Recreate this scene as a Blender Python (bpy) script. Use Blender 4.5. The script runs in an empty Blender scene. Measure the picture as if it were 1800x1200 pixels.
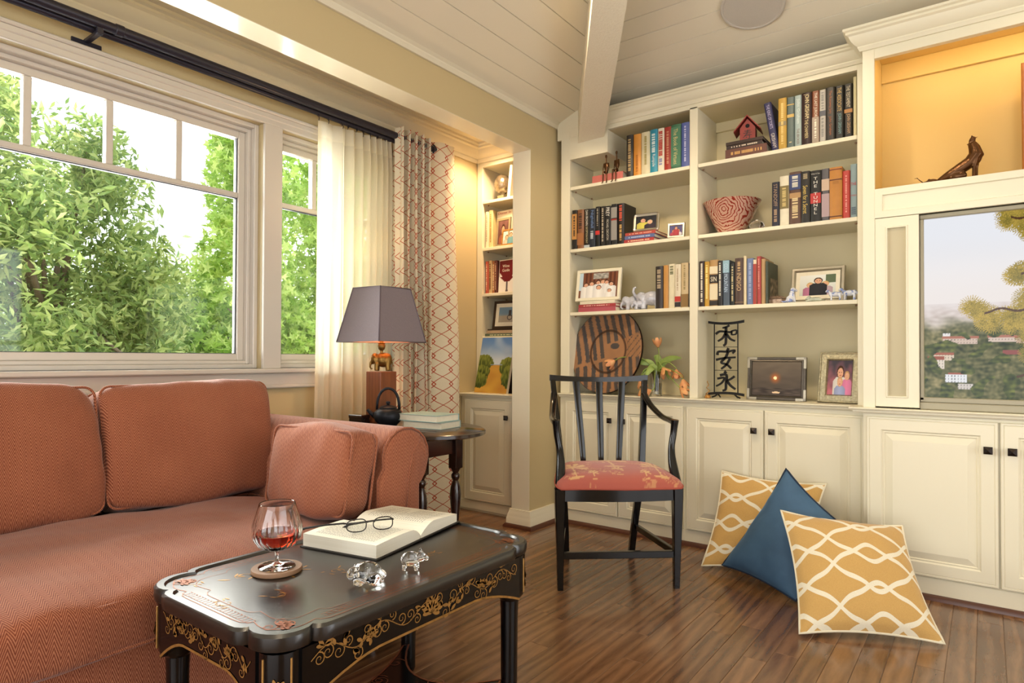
import bpy, bmesh, math, random
from mathutils import Vector, Matrix, noise
random.seed(7)
PI = math.pi
sc = bpy.context.scene
COL = sc.collection

# ---------------------------------------------------------------- camera
YAW = math.radians(36.73)
cd = bpy.data.cameras.new('camera'); cam = bpy.data.objects.new('camera', cd); COL.objects.link(cam)
cd.sensor_fit = 'HORIZONTAL'; cd.sensor_width = 36.0; cd.lens = 1119.0 / 1800 * 36
cd.shift_y = 14.93 / 1800.0
cd.clip_start = 0.05; cd.clip_end = 300
fwd = Vector((-math.sin(YAW) * math.cos(math.radians(.7)), math.cos(YAW) * math.cos(math.radians(.7)), math.sin(math.radians(.7))))
rgt = Vector((math.cos(YAW), math.sin(YAW), 0)); upv = rgt.cross(fwd)
_r = math.radians(.245)
rgt, upv = rgt * math.cos(_r) + upv * math.sin(_r), upv * math.cos(_r) - rgt * math.sin(_r)
mw = Matrix((rgt, upv, -fwd)).transposed().to_4x4(); mw.translation = (0, 0, 1.05)
cam.matrix_world = mw
sc.camera = cam

# ---------------------------------------------------------------- sky, sun, exposure
sc.view_settings.view_transform = 'Standard'; sc.view_settings.look = 'None'
sc.view_settings.gamma = 1.0; sc.view_settings.use_curve_mapping = False
sc.view_settings.exposure = 0.37
w = bpy.data.worlds.new('sky'); sc.world = w; w.use_nodes = True
nt = w.node_tree; bg = nt.nodes['Background']
bg.inputs['Color'].default_value = (0.93, 0.96, 1.0, 1); bg.inputs['Strength'].default_value = 2.1
sd = bpy.data.lights.new('sun', 'SUN'); sd.energy = 7.0; sd.angle = math.radians(1.5); sd.color = (1, .93, .8)
sun = bpy.data.objects.new('sun', sd); COL.objects.link(sun)
sun.rotation_euler = Vector((.30, -.72, -.62)).to_track_quat('-Z', 'Y').to_euler()
def area(name, loc, direction, sx, sy, power, col, portal=False):
    d = bpy.data.lights.new(name, 'AREA'); d.shape = 'RECTANGLE'; d.size = sx; d.size_y = sy; d.energy = power; d.color = col
    if portal: d.cycles.is_portal = True
    o = bpy.data.objects.new(name, d); COL.objects.link(o); o.location = loc
    o.rotation_euler = Vector(direction).to_track_quat('-Z', 'Y').to_euler(); return o
# daylight through the picture window, plus two fill lights added behind the camera
area('window_daylight', (-3.30, 1.0, 1.62), (1, 0, -.12), 2.4, 1.15, 112, (1, .97, .92))
area('back_fill_light', (0.2, -2.95, 1.25), (0, 1, 0), 4.2, 2.1, 54, (1, .97, .92))
area('side_fill_light', (2.95, 0.9, 1.25), (-1, 0, 0), 3.2, 2.1, 20, (1, .97, .92))
sc.cycles.use_denoising = True
sc.cycles.use_adaptive_sampling = True; sc.cycles.adaptive_threshold = .04
sc.cycles.max_bounces = 8; sc.cycles.diffuse_bounces = 3; sc.cycles.glossy_bounces = 4
sc.cycles.transmission_bounces = 8; sc.cycles.transparent_max_bounces = 10
sc.cycles.sample_clamp_indirect = 6.0
sc.cycles.caustics_reflective = False; sc.cycles.caustics_refractive = False

# ---------------------------------------------------------------- materials
def lin(c):
    if isinstance(c, str): c = tuple(int(c[i:i + 2], 16) for i in (0, 2, 4))
    return tuple((x / 255 / 12.92) if x / 255 <= .04045 else ((x / 255 + .055) / 1.055) ** 2.4 for x in c) + (1,)
MATS = {}
class NB:
    """small node-graph helper"""
    def __init__(s, name):
        s.m = bpy.data.materials.new(name); s.m.use_nodes = True; s.t = s.m.node_tree; s.n = s.t.nodes
        s.b = s.n['Principled BSDF']; s.out = s.n['Material Output']
    def node(s, kind, **kw):
        nd = s.n.new(kind)
        for k, v in kw.items():
            if k.startswith('i_'): s.set(nd.inputs[int(k[2:]) if k[2:].isdigit() else k[2:]], v)
            else: setattr(nd, k, v)
        return nd
    def set(s, inp, v):
        if hasattr(v, 'is_linked') or isinstance(v, bpy.types.NodeSocket): s.t.links.new(v, inp)
        else: inp.default_value = v
    def math(s, op, a, b=0.0, c=None):
        nd = s.n.new('ShaderNodeMath'); nd.operation = op; s.set(nd.inputs[0], a); s.set(nd.inputs[1], b)
        if c is not None: s.set(nd.inputs[2], c)
        return nd.outputs[0]
    def mix(s, f, a, b):
        nd = s.n.new('ShaderNodeMix'); nd.data_type = 'RGBA'; s.set(nd.inputs[0], f); s.set(nd.inputs[6], a); s.set(nd.inputs[7], b); return nd.outputs[2]
    def coord(s, kind='Object'): return s.node('ShaderNodeTexCoord').outputs[kind]
    def sep(s, v):
        nd = s.node('ShaderNodeSeparateXYZ'); s.set(nd.inputs[0], v); return nd.outputs
    def mapping(s, v, scale=(1, 1, 1), loc=(0, 0, 0), rot=(0, 0, 0)):
        nd = s.node('ShaderNodeMapping'); s.set(nd.inputs[0], v); nd.inputs['Scale'].default_value = scale
        s.set(nd.inputs['Location'], loc); nd.inputs['Rotation'].default_value = rot; return nd.outputs[0]
    def noise(s, v, scale, detail=3, rough=.5, dist=0.0):
        nd = s.node('ShaderNodeTexNoise'); s.set(nd.inputs['Vector'], v); nd.inputs['Scale'].default_value = scale
        nd.inputs['Detail'].default_value = detail; nd.inputs['Roughness'].default_value = rough; nd.inputs['Distortion'].default_value = dist
        return nd.outputs['Fac']
    def bump(s, h, strength=.3, dist=.01):
        nd = s.node('ShaderNodeBump'); s.set(nd.inputs['Height'], h); nd.inputs['Strength'].default_value = strength
        nd.inputs['Distance'].default_value = dist; s.t.links.new(nd.outputs[0], s.b.inputs['Normal']); return nd
    def fin(s, color=None, rough=None, metal=None, **kw):
        if color is not None: s.set(s.b.inputs['Base Color'], color)
        if rough is not None: s.set(s.b.inputs['Roughness'], rough)
        if metal is not None: s.b.inputs['Metallic'].default_value = metal
        for k, v in kw.items(): s.set(s.b.inputs[k.replace('_', ' ')], v)
        return s.m

def plain(name, c, rough=.5, metal=0, vary=.06, vscale=6.0, bump=0, bscale=200, spec=None, coat=0, sheen=0):
    """one paint, cloth or metal with slight procedural variation"""
    if name in MATS: return MATS[name]
    b = NB(name); co = b.coord(); c = lin(c)
    n = b.noise(co, vscale, 4)
    dark = tuple(max(0, x * (1 - vary * 2)) for x in c[:3]) + (1,); lite = tuple(min(1, x * (1 + vary)) for x in c[:3]) + (1,)
    b.fin(b.mix(n, dark, lite), rough, metal)
    if bump: b.bump(b.noise(co, bscale, 2), bump, .004)
    if spec is not None: b.b.inputs['Specular IOR Level'].default_value = spec
    if coat: b.b.inputs['Coat Weight'].default_value = coat; b.b.inputs['Coat Roughness'].default_value = .06
    if sheen: b.b.inputs['Sheen Weight'].default_value = sheen
    MATS[name] = b.m; return b.m

M = {}
M['wall'] = plain('wall_paint', 'CBB88C', .55, vary=.02, vscale=2, bump=.05, bscale=300)
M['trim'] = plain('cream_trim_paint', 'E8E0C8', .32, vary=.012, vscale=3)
M['cab'] = plain('cream_cabinet_paint', 'E6DEC4', .35, vary=.012, vscale=3)
M['cabback'] = plain('cabinet_back_paint', 'DED0A6', .45, vary=.012, vscale=3)
M['ceil'] = plain('ceiling_board_paint', 'EEE6D0', .42, vary=.02, vscale=3)
M['winwhite'] = plain('window_paint', 'D8D0C4', .35, vary=.015, vscale=4)
M['black'] = plain('black_lacquer', '080708', .20, vary=.2, vscale=10, coat=.25, spec=.35)
M['iron'] = plain('dark_iron', '22242A', .45, metal=.6, vary=.2, vscale=30, bump=.15, bscale=350)
M['bronzeblack'] = plain('dark_bronze_knob', '2A221E', .35, metal=.7, vary=.1)
M['rod'] = plain('dark_rod_metal', '35333F', .32, metal=.4, vary=.05)
M['bronze'] = plain('brown_bronze', '5A3A1E', .28, metal=.75, vary=.25, vscale=25)
M['brass'] = plain('aged_brass', '8A6A34', .35, metal=.85, vary=.35, vscale=60, bump=.3, bscale=200)
M['silver'] = plain('soft_silver', 'B9B2A0', .3, metal=.85, vary=.12, vscale=40)
M['page'] = plain('book_paper', 'EFE6CE', .8, vary=.05, vscale=60)
M['gold'] = plain('gilt_paint', 'B98A4A', .42, metal=.55, vary=.3, vscale=60)
M['copper'] = plain('copper_gilt', '9A5A38', .42, metal=.55, vary=.3, vscale=60)
M['darkwood'] = plain('dark_walnut', '241612', .2, vary=.25, vscale=14, coat=.3)
M['shoe'] = plain('dark_shoe_moulding', '5A3322', .35, vary=.15, vscale=20)
M['tanwood'] = plain('tan_leather', '8E6C50', .6, vary=.1, vscale=40)

def wood(name, c1, c2, scale=18, axis=1, rough=.3, perobj=True, coat=0.2):
    b = NB(name); co = b.coord()
    rnd = b.node('ShaderNodeObjectInfo').outputs['Random']
    off = b.node('ShaderNodeCombineXYZ'); b.set(off.inputs[0], b.math('MULTIPLY', rnd, 37.0)); b.set(off.inputs[2], b.math('MULTIPLY', rnd, 11.0))
    sc3 = [1, 1, 1]; sc3[axis] = .15
    v = b.mapping(co, tuple(sc3), off.outputs[0])
    g1 = b.noise(v, scale, 6, .62, 1.4); g2 = b.noise(v, scale * 7, 3, .6)
    wv = b.node('ShaderNodeTexWave', wave_type='BANDS', bands_direction='X', i_Scale=scale * .55, i_Distortion=9.0, i_Detail=3.0)
    wv.inputs['Detail Scale'].default_value = 1.2; b.set(wv.inputs['Vector'], v)
    f = b.math('ADD', b.math('MULTIPLY', g1, .55), b.math('ADD', b.math('MULTIPLY', g2, .25), b.math('MULTIPLY', wv.outputs['Fac'], .22)))
    f = b.math('ADD', f, b.math('MULTIPLY', b.math('SUBTRACT', rnd, .5), .16 if perobj else 0))
    ramp = b.node('ShaderNodeValToRGB'); b.set(ramp.inputs[0], f)
    ramp.color_ramp.elements[0].position = .22; ramp.color_ramp.elements[0].color = lin(c1)
    ramp.color_ramp.elements[1].position = .86; ramp.color_ramp.elements[1].color = lin(c2)
    b.fin(ramp.outputs[0], rough); b.b.inputs['Coat Weight'].default_value = coat; b.b.inputs['Coat Roughness'].default_value = .16
    b.bump(f, .06, .003); return b.m
M['floor'] = wood('oak_floor', '4C2F1E', 'A0744E', 12, 1, .25, True, .4)
M['plinthwood'] = wood('mahogany_block', '6A3A20', '93552E', 22, 2, .4, False, .1)
M['framewood'] = wood('warm_frame_wood', '7A4318', 'B5702E', 22, 2, .35, False, .2)
M['sidewood'] = wood('dark_table_wood', '1C100D', '3A211A', 20, 0, .16, False, .5)

def herring(name, ua, va):
    """woven chevron cloth; ua / va: weights of object x,y,z for the across and along directions"""
    b = NB(name); x = b.sep(b.coord())
    def comb(wt):
        acc = None
        for i in range(3):
            if wt[i]:
                t = b.math('MULTIPLY', x[i], float(wt[i])); acc = t if acc is None else b.math('ADD', acc, t)
        return acc
    u, v = comb(ua), comb(va)
    tri = b.math('PINGPONG', u, .0140)
    s = b.math('SINE', b.math('MULTIPLY', b.math('ADD', v, b.math('MULTIPLY', tri, 3.0)), 2 * PI / .0135))
    n = b.noise(b.coord(), 5, 3); n2 = b.noise(b.coord(), 420, 2)
    f = b.math('ADD', b.math('MULTIPLY', s, .30), b.math('ADD', b.math('MULTIPLY', n, .25), b.math('MULTIPLY', n2, .5)))
    ramp = b.node('ShaderNodeValToRGB'); b.set(ramp.inputs[0], f)
    ramp.color_ramp.elements[0].position = .15; ramp.color_ramp.elements[0].color = lin('743722')
    ramp.color_ramp.elements[1].position = .72; ramp.color_ramp.elements[1].color = lin('B87858')
    b.fin(ramp.outputs[0], .85); b.b.inputs['Sheen Weight'].default_value = .22; b.b.inputs['Specular IOR Level'].default_value = .2
    b.bump(b.math('ADD', s, n2), .18, .002); return b.m
M['sofa_y'] = herring('rust_chevron_cloth', (0, 1, 0), (-1, 0, 1))
M['sofa_x'] = herring('rust_chevron_cloth_arm', (1, 1, 0), (0, -.6, 1))

def trellis_nodes(b, u, v, D, P, amp, lw, soft=.4):
    """interlaced ogee trellis: strands at k*D +- t(v)"""
    t = b.math('PINGPONG', v, P); t = b.math('SUBTRACT', b.math('MULTIPLY', t, 2.0 / P), 1.0)
    ts = b.math('SINE', b.math('MULTIPLY', t, PI / 2)); t = b.math('ADD', b.math('MULTIPLY', t, 1 - soft), b.math('MULTIPLY', ts, soft))
    t = b.math('MULTIPLY', t, amp)
    d = []
    for sgn in (1, -1):
        q = b.math('ADD', u, b.math('MULTIPLY', t, float(sgn)))
        q = b.math('PINGPONG', q, D / 2)
        d.append(q)
    dm = b.math('MINIMUM', d[0], d[1])
    return b.math('LESS_THAN', dm, lw)
def drape_mat():
    b = NB('trellis_drape_linen'); x = b.sep(b.coord('UV'))
    mk = trellis_nodes(b, x[0], x[1], .094, .090, .0575, .0036, .45)
    n = b.noise(b.coord(), 350, 2)
    base = b.mix(n, lin('D9CDB0'), lin('EFE6CC'))
    colr = b.mix(mk, base, lin('B5492C'))
    b.fin(colr, .85); b.b.inputs['Sheen Weight'].default_value = .2; b.b.inputs['Specular IOR Level'].default_value = .15
    b.bump(n, .15, .001)
    tr = b.node('ShaderNodeBsdfTranslucent'); b.set(tr.inputs[0], colr)
    mx = b.node('ShaderNodeMixShader', i_0=.14); b.t.links.new(b.b.outputs[0], mx.inputs[1]); b.t.links.new(tr.outputs[0], mx.inputs[2])
    b.t.links.new(mx.outputs[0], b.out.inputs['Surface']); return b.m
M['drape'] = drape_mat()
def sheer_mat(name, tp):
    b = NB(name); n = b.noise(b.mapping(b.coord(), (1, 1, 8)), 90, 2)
    c = b.mix(n, lin('F2E9CF'), lin('FBF6E6')); b.fin(c, .9); b.b.inputs['Specular IOR Level'].default_value = .1
    tr = b.node('ShaderNodeBsdfTranslucent'); b.set(tr.inputs[0], c)
    m1 = b.node('ShaderNodeMixShader', i_0=.62); b.t.links.new(b.b.outputs[0], m1.inputs[1]); b.t.links.new(tr.outputs[0], m1.inputs[2])
    tp_ = b.node('ShaderNodeBsdfTransparent')
    m2 = b.node('ShaderNodeMixShader', i_0=tp); b.t.links.new(m1.outputs[0], m2.inputs[1]); b.t.links.new(tp_.outputs[0], m2.inputs[2])
    b.t.links.new(m2.outputs[0], b.out.inputs['Surface']); return b.m
M['sheer'] = sheer_mat('sheer_voile', .16); M['sheertop'] = sheer_mat('sheer_heading', .04)
def glass_mat(name, tint='FFFFFF', rough=0.0, ior=1.5):
    b = NB(name); b.fin(lin(tint), rough); b.b.inputs['Transmission Weight'].default_value = 1; b.b.inputs['IOR'].default_value = ior
    b.bump(b.noise(b.coord(), 25, 2), .04, .002)
    return b.m
M['crystal'] = glass_mat('clear_crystal'); M['brandy'] = glass_mat('amber_brandy', 'C8381A', 0, 1.34)
def pane_mat():
    b = NB('window_glass'); n = b.noise(b.coord(), 1.5, 2)
    gl = b.node('ShaderNodeBsdfGlossy'); gl.inputs['Roughness'].default_value = .02; gl.inputs['Color'].default_value = (.9, .95, 1, 1)
    tp = b.node('ShaderNodeBsdfTransparent'); b.set(tp.inputs[0], b.mix(n, (.96, .98, .96, 1), (.99, 1, .99, 1)))
    fr = b.node('ShaderNodeFresnel', i_IOR=1.35)
    mx = b.node('ShaderNodeMixShader'); b.t.links.new(fr.outputs[0], mx.inputs[0]); b.t.links.new(tp.outputs[0], mx.inputs[1]); b.t.links.new(gl.outputs[0], mx.inputs[2])
    b.t.links.new(mx.outputs[0], b.out.inputs['Surface']); return b.m
M['pane'] = pane_mat()
def attr_mat(name, emit=0, rough=.35):
    b = NB(name); a = b.node('ShaderNodeAttribute', attribute_name='Col')
    if emit:
        b.fin((0, 0, 0, 1), rough); b.set(b.b.inputs['Emission Color'], a.outputs[0]); b.b.inputs['Emission Strength'].default_value = emit
    else: b.fin(a.outputs[0], rough)
    b.b.inputs['Specular IOR Level'].default_value = .2
    return b.m
M['print'] = attr_mat('photo_print'); M['screen'] = attr_mat('television_picture', .72, .12)
def leaf_mat(name, c1, c2, c3):
    b = NB(name); r = b.node('ShaderNodeNewGeometry').outputs['Random Per Island']
    n = b.noise(b.coord(), .9, 3); f = b.math('ADD', b.math('MULTIPLY', r, .6), b.math('MULTIPLY', n, .45))
    ramp = b.node('ShaderNodeValToRGB'); b.set(ramp.inputs[0], f); e = ramp.color_ramp.elements
    e[0].position = .2; e[0].color = lin(c1); e[1].position = .85; e[1].color = lin(c3); k = e.new(.52); k.color = lin(c2)
    b.fin(ramp.outputs[0], .45)
    tr = b.node('ShaderNodeBsdfTranslucent'); b.set(tr.inputs[0], ramp.outputs[0])
    mx = b.node('ShaderNodeMixShader', i_0=.5); b.t.links.new(b.b.outputs[0], mx.inputs[1]); b.t.links.new(tr.outputs[0], mx.inputs[2])
    b.t.links.new(mx.outputs[0], b.out.inputs['Surface']); return b.m
M['leaf_dark'] = leaf_mat('evergreen_leaf', '5E7E44', '93AC62', 'CCD892')
M['leaf_maple'] = leaf_mat('maple_leaf', '86B048', 'B4D468', 'E2F0A0')
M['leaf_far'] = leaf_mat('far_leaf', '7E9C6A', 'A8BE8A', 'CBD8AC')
M['bark'] = plain('tree_bark', '7A6A58', .85, vary=.3, vscale=12, bump=.5, bscale=40)

# ---------------------------------------------------------------- mesh helpers
class MB:
    def __init__(s): s.v = []; s.f = []; s.uv = None
    def add(s, vs, fs):
        o = len(s.v); s.v += [tuple(q) for q in vs]; s.f += [tuple(i + o for i in f) for f in fs]; return s
    def box(s, x0, x1, y0, y1, z0, z1, b=0.0):
        if x0 > x1: x0, x1 = x1, x0
        if y0 > y1: y0, y1 = y1, y0
        if z0 > z1: z0, z1 = z1, z0
        b = min(b, (x1 - x0) * .45, (y1 - y0) * .45, (z1 - z0) * .45)
        if b <= 0:
            vs = [(x, y, z) for z in (z0, z1) for y in (y0, y1) for x in (x0, x1)]
            return s.add(vs, [(0, 2, 3, 1), (4, 5, 7, 6), (0, 1, 5, 4), (2, 6, 7, 3), (0, 4, 6, 2), (1, 3, 7, 5)])
        X, Y, Z = (x0, x1), (y0, y1), (z0, z1); vs = []; ix = {}
        for i in (0, 1):
            for j in (0, 1):
                for k in (0, 1):
                    si, sj, sk = (b if i == 0 else -b), (b if j == 0 else -b), (b if k == 0 else -b)
                    for a in range(3):
                        p = [X[i] + si, Y[j] + sj, Z[k] + sk]; p[a] = (X[i], Y[j], Z[k])[a]
                        ix[(i, j, k, a)] = len(vs); vs.append(tuple(p))
        fs = []
        for a in range(3):
            for t in (0, 1):
                c = []
                for (p, q) in ((0, 0), (1, 0), (1, 1), (0, 1)):
                    key = [0, 0, 0]; key[a] = t; key[(a + 1) % 3] = p; key[(a + 2) % 3] = q; c.append(ix[tuple(key) + (a,)])
                fs.append(tuple(c) if t else tuple(reversed(c)))
        for a in range(3):
            b1, c1 = (a + 1) % 3, (a + 2) % 3
            for p in (0, 1):
                for q in (0, 1):
                    def I(t, ax):
                        key = [0, 0, 0]; key[a] = t; key[b1] = p; key[c1] = q; return ix[tuple(key) + (ax,)]
                    c = [I(0, b1), I(1, b1), I(1, c1), I(0, c1)]
                    fs.append(tuple(c) if (p == q) == True else tuple(reversed(c)))
        for i in (0, 1):
            for j in (0, 1):
                for k in (0, 1):
                    c = [ix[(i, j, k, 0)], ix[(i, j, k, 1)], ix[(i, j, k, 2)]]
                    fs.append(tuple(c) if (i + j + k) % 2 == 1 else tuple(reversed(c)))
        return s.add(vs, fs)
    def tube(s, pts, r, n=8, closed=False, cap=True, flat=None):
        pts = [Vector(p) for p in pts]; m = len(pts)
        rs = r if isinstance(r, (list, tuple)) else [r] * m
        prev = None; rings = []
        for i, p in enumerate(pts):
            if closed: t = (pts[(i + 1) % m] - pts[i - 1])
            else: t = pts[min(i + 1, m - 1)] - pts[max(i - 1, 0)]
            t = t.normalized() if t.length > 1e-9 else Vector((0, 0, 1))
            if prev is None:
                u = Vector((0, 0, 1)).cross(t)
                if u.length < .05: u = Vector((1, 0, 0)).cross(t)
            else: u = prev - t * prev.dot(t)
            u.normalize(); prev = u; w_ = t.cross(u)
            fy = flat if flat else 1.0
            rings.append([p + (u * math.cos(2 * PI * k / n) + w_ * math.sin(2 * PI * k / n) * fy) * rs[i] for k in range(n)])
        vs = [q for rg in rings for q in rg]; fs = []
        for i in range(m if closed else m - 1):
            a, b_ = i * n, ((i + 1) % m) * n
            for k in range(n): fs.append((a + k, a + (k + 1) % n, b_ + (k + 1) % n, b_ + k))
        if cap and not closed: fs.append(tuple(range(n))[::-1]); fs.append(tuple((m - 1) * n + k for k in range(n)))
        return s.add(vs, fs)
    def lathe(s, prof, n=20, c=(0, 0, 0), closed=False):
        vs = []; fs = []; m = len(prof)
        for (r, z) in prof:
            for k in range(n):
                a = 2 * PI * k / n; vs.append((c[0] + max(r, 1e-5) * math.cos(a), c[1] + max(r, 1e-5) * math.sin(a), c[2] + z))
        for i in range(m if closed else m - 1):
            for k in range(n):
                a, b_ = i * n, ((i + 1) % m) * n
                fs.append((a + k, a + (k + 1) % n, b_ + (k + 1) % n, b_ + k))
        if not closed:
            if prof[0][0] > 1e-4: fs.append(tuple(range(n))[::-1])
            if prof[-1][0] > 1e-4: fs.append(tuple((m - 1) * n + k for k in range(n)))
        return s.add(vs, fs)
    def prism(s, poly, a0, a1, plane='z'):
        def P(p, a): return {'z': (p[0], p[1], a), 'y': (p[0], a, p[1]), 'x': (a, p[0], p[1])}[plane]
        n = len(poly); vs = [P(p, a0) for p in poly] + [P(p, a1) for p in poly]
        fs = [tuple(range(n))[::-1], tuple(range(n, 2 * n))] + [(i, (i + 1) % n, n + (i + 1) % n, n + i) for i in range(n)]
        return s.add(vs, fs)
    def extrude(s, prof, pts, das, db, cap=True):
        """sweep profile [(a,b)] along pts; a goes along das[i], b along db"""
        n = len(prof); vs = []; db = Vector(db)
        for p, da in zip(pts, das):
            for (a, b_) in prof: vs.append(Vector(p) + Vector(da) * a + db * b_)
        fs = []
        for i in range(len(pts) - 1):
            for k in range(n): fs.append((i * n + k, i * n + (k + 1) % n, (i + 1) * n + (k + 1) % n, (i + 1) * n + k))
        if cap: fs.append(tuple(range(n))[::-1]); fs.append(tuple((len(pts) - 1) * n + k for k in range(n)))
        return s.add(vs, fs)
    def rings(s, o, ux, uz, un, W, H, rg, back=None):
        """nested rectangles on a face: rg = [(inset, height)], last one capped; back = depth of the back face"""
        o, ux, uz, un = Vector(o), Vector(ux), Vector(uz), Vector(un); vs = []; fs = []
        L = ([(rg[0][0], back)] if back is not None else []) + list(rg)
        for (ins, ht) in L:
            for (a, b_) in ((ins, ins), (W - ins, ins), (W - ins, H - ins), (ins, H - ins)): vs.append(o + ux * a + uz * b_ + un * ht)
        for i in range(len(L) - 1):
            for k in range(4): fs.append((i * 4 + k, i * 4 + (k + 1) % 4, (i + 1) * 4 + (k + 1) % 4, (i + 1) * 4 + k))
        m = (len(L) - 1) * 4; fs.append((m, m + 1, m + 2, m + 3))
        if back is not None: fs.append((3, 2, 1, 0))
        return s.add(vs, fs)
    def grid(s, fn, nu, nv, cu=False, cv=False, uvfn=None):
        vs = []; fs = []
        for j in range(nv):
            for i in range(nu): vs.append(fn(i / (nu if cu else nu - 1), j / (nv if cv else nv - 1)))
        for j in range(nv if cv else nv - 1):
            for i in range(nu if cu else nu - 1):
                fs.append((j * nu + i, j * nu + (i + 1) % nu, ((j + 1) % nv) * nu + (i + 1) % nu, ((j + 1) % nv) * nu + i))
        o = len(s.v); s.add(vs, fs)
        if uvfn:
            if s.uv is None: s.uv = {}
            for j in range(nv):
                for i in range(nu): s.uv[o + j * nu + i] = uvfn(i / (nu if cu else nu - 1), j / (nv if cv else nv - 1))
        return s
    def ell(s, c, r, n=12, m=8, rot=None):
        R = rot if rot is not None else Matrix.Identity(3); c = Vector(c); vs = [c + R @ Vector((0, 0, -r[2]))]; fs = []
        for j in range(1, m):
            ph = -PI / 2 + PI * j / m
            for i in range(n):
                a = 2 * PI * i / n; vs.append(c + R @ Vector((r[0] * math.cos(ph) * math.cos(a), r[1] * math.cos(ph) * math.sin(a), r[2] * math.sin(ph))))
        vs.append(c + R @ Vector((0, 0, r[2]))); L = len(vs) - 1
        for i in range(n): fs.append((0, 1 + (i + 1) % n, 1 + i)); fs.append((L, L - n + i, L - n + (i + 1) % n))
        for j in range(m - 2):
            for i in range(n):
                a = 1 + j * n; fs.append((a + i, a + (i + 1) % n, a + n + (i + 1) % n, a + n + i))
        return s.add(vs, fs)
    def cushion(s, size, k=5.0, n=14, puff=(0, 0, 0), wob=0.0, seed=0.0):
        """soft rounded block centred on the origin"""
        idx = {}; vs = []; fs = []
        hx, hy, hz = size[0] / 2, size[1] / 2, size[2] / 2
        def V(p):
            key = tuple(round(q, 5) for q in p)
            if key in idx: return idx[key]
            x, y, z = p; d = (abs(x) ** k + abs(y) ** k + abs(z) ** k) ** (1 / k); q = [x / d, y / d, z / d]
            ex = 1 - .5 * (q[1] ** 2 + q[2] ** 2); ey = 1 - .5 * (q[0] ** 2 + q[2] ** 2); ez = 1 - .5 * (q[0] ** 2 + q[1] ** 2)
            P = Vector((q[0] * (hx + puff[0] * ex), q[1] * (hy + puff[1] * ey), q[2] * (hz + puff[2] * ez)))
            if wob:
                nn = noise.noise_vector(P * 5.5 + Vector((seed, seed * 2, 0))); n2 = noise.noise_vector(P * 14 + Vector((seed, 0, seed)))
                P += nn * wob + n2 * wob * .35
            idx[key] = len(vs); vs.append(P); return idx[key]
        for a in range(3):
            for sg in (-1, 1):
                for i in range(n):
                    for j in range(n):
                        c = []
                        for (p, q) in ((0, 0), (1, 0), (1, 1), (0, 1)):
                            P = [0, 0, 0]; P[a] = sg; P[(a + 1) % 3] = -1 + 2 * (i + p) / n; P[(a + 2) % 3] = -1 + 2 * (j + q) / n; c.append(V(P))
                        fs.append(tuple(c) if sg > 0 else tuple(reversed(c)))
        return s.add(vs, fs)
    def xf(s, Mx): s.v = [tuple(Mx @ Vector(p)) for p in s.v]; return s
    def build(s, name, mat, parent=None, smooth=False, col=None, loc=None):
        me = bpy.data.meshes.new(name); me.from_pydata(s.v, [], s.f)
        if s.uv is not None:
            L = me.uv_layers.new(name='UVMap')
            for lp in me.loops: L.data[lp.index].uv = s.uv.get(lp.vertex_index, (0, 0))
        if col is not None:
            ca = me.color_attributes.new('Col', 'FLOAT_COLOR', 'POINT'); ca.data.foreach_set('color', [x for c in col for x in c])
        me.materials.append(mat)
        me.update()
        if smooth:
            me.shade_smooth()
            if smooth is not True: me.set_sharp_from_angle(angle=math.radians(smooth))
        o = bpy.data.objects.new(name, me); COL.objects.link(o)
        if parent is not None: o.parent = parent
        if loc is not None: o.location = loc
        return o
def tag(o, label=None, cat=None, group=None, kind=None):
    if label: o['label'] = label
    if cat: o['category'] = cat
    if group: o['group'] = group
    if kind: o['kind'] = kind
    return o
def empty(name, loc=(0, 0, 0), rz=0.0, label=None, cat=None, group=None, kind=None):
    o = bpy.data.objects.new(name, None); COL.objects.link(o); o.location = loc; o.rotation_euler = (0, 0, rz); o.empty_display_size = .05
    return tag(o, label, cat, group, kind)
def struct(o): o['kind'] = 'structure'; return o
def box(name, mat, x0, x1, y0, y1, z0, z1, b=0.0, parent=None): return MB().box(x0, x1, y0, y1, z0, z1, b).build(name, mat, parent)
def copy_obj(o, parent, loc=None, rot=None):
    c = o.copy(); COL.objects.link(c); c.parent = parent
    if loc is not None: c.location = loc
    if rot is not None: c.rotation_euler = rot
    return c
def blob(name, mat, shapes, voxel, parent=None, smooth_it=4, loc=None, ring=14):
    """ellipsoids / tubes fused into one continuous skin"""
    b = MB()
    for sh in shapes:
        if sh[0] == 'e': b.ell(sh[1], sh[2], ring, 10, Matrix.Rotation(sh[3], 3, sh[4]) if len(sh) > 3 else None)
        else: b.tube(sh[1], sh[2], 10)
    o = b.build(name, mat, parent, True, loc=loc)
    md = o.modifiers.new('fuse', 'REMESH'); md.mode = 'VOXEL'; md.voxel_size = voxel; md.use_smooth_shade = True
    if smooth_it: ms = o.modifiers.new('relax', 'SMOOTH'); ms.factor = .5; ms.iterations = smooth_it
    return o
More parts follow.
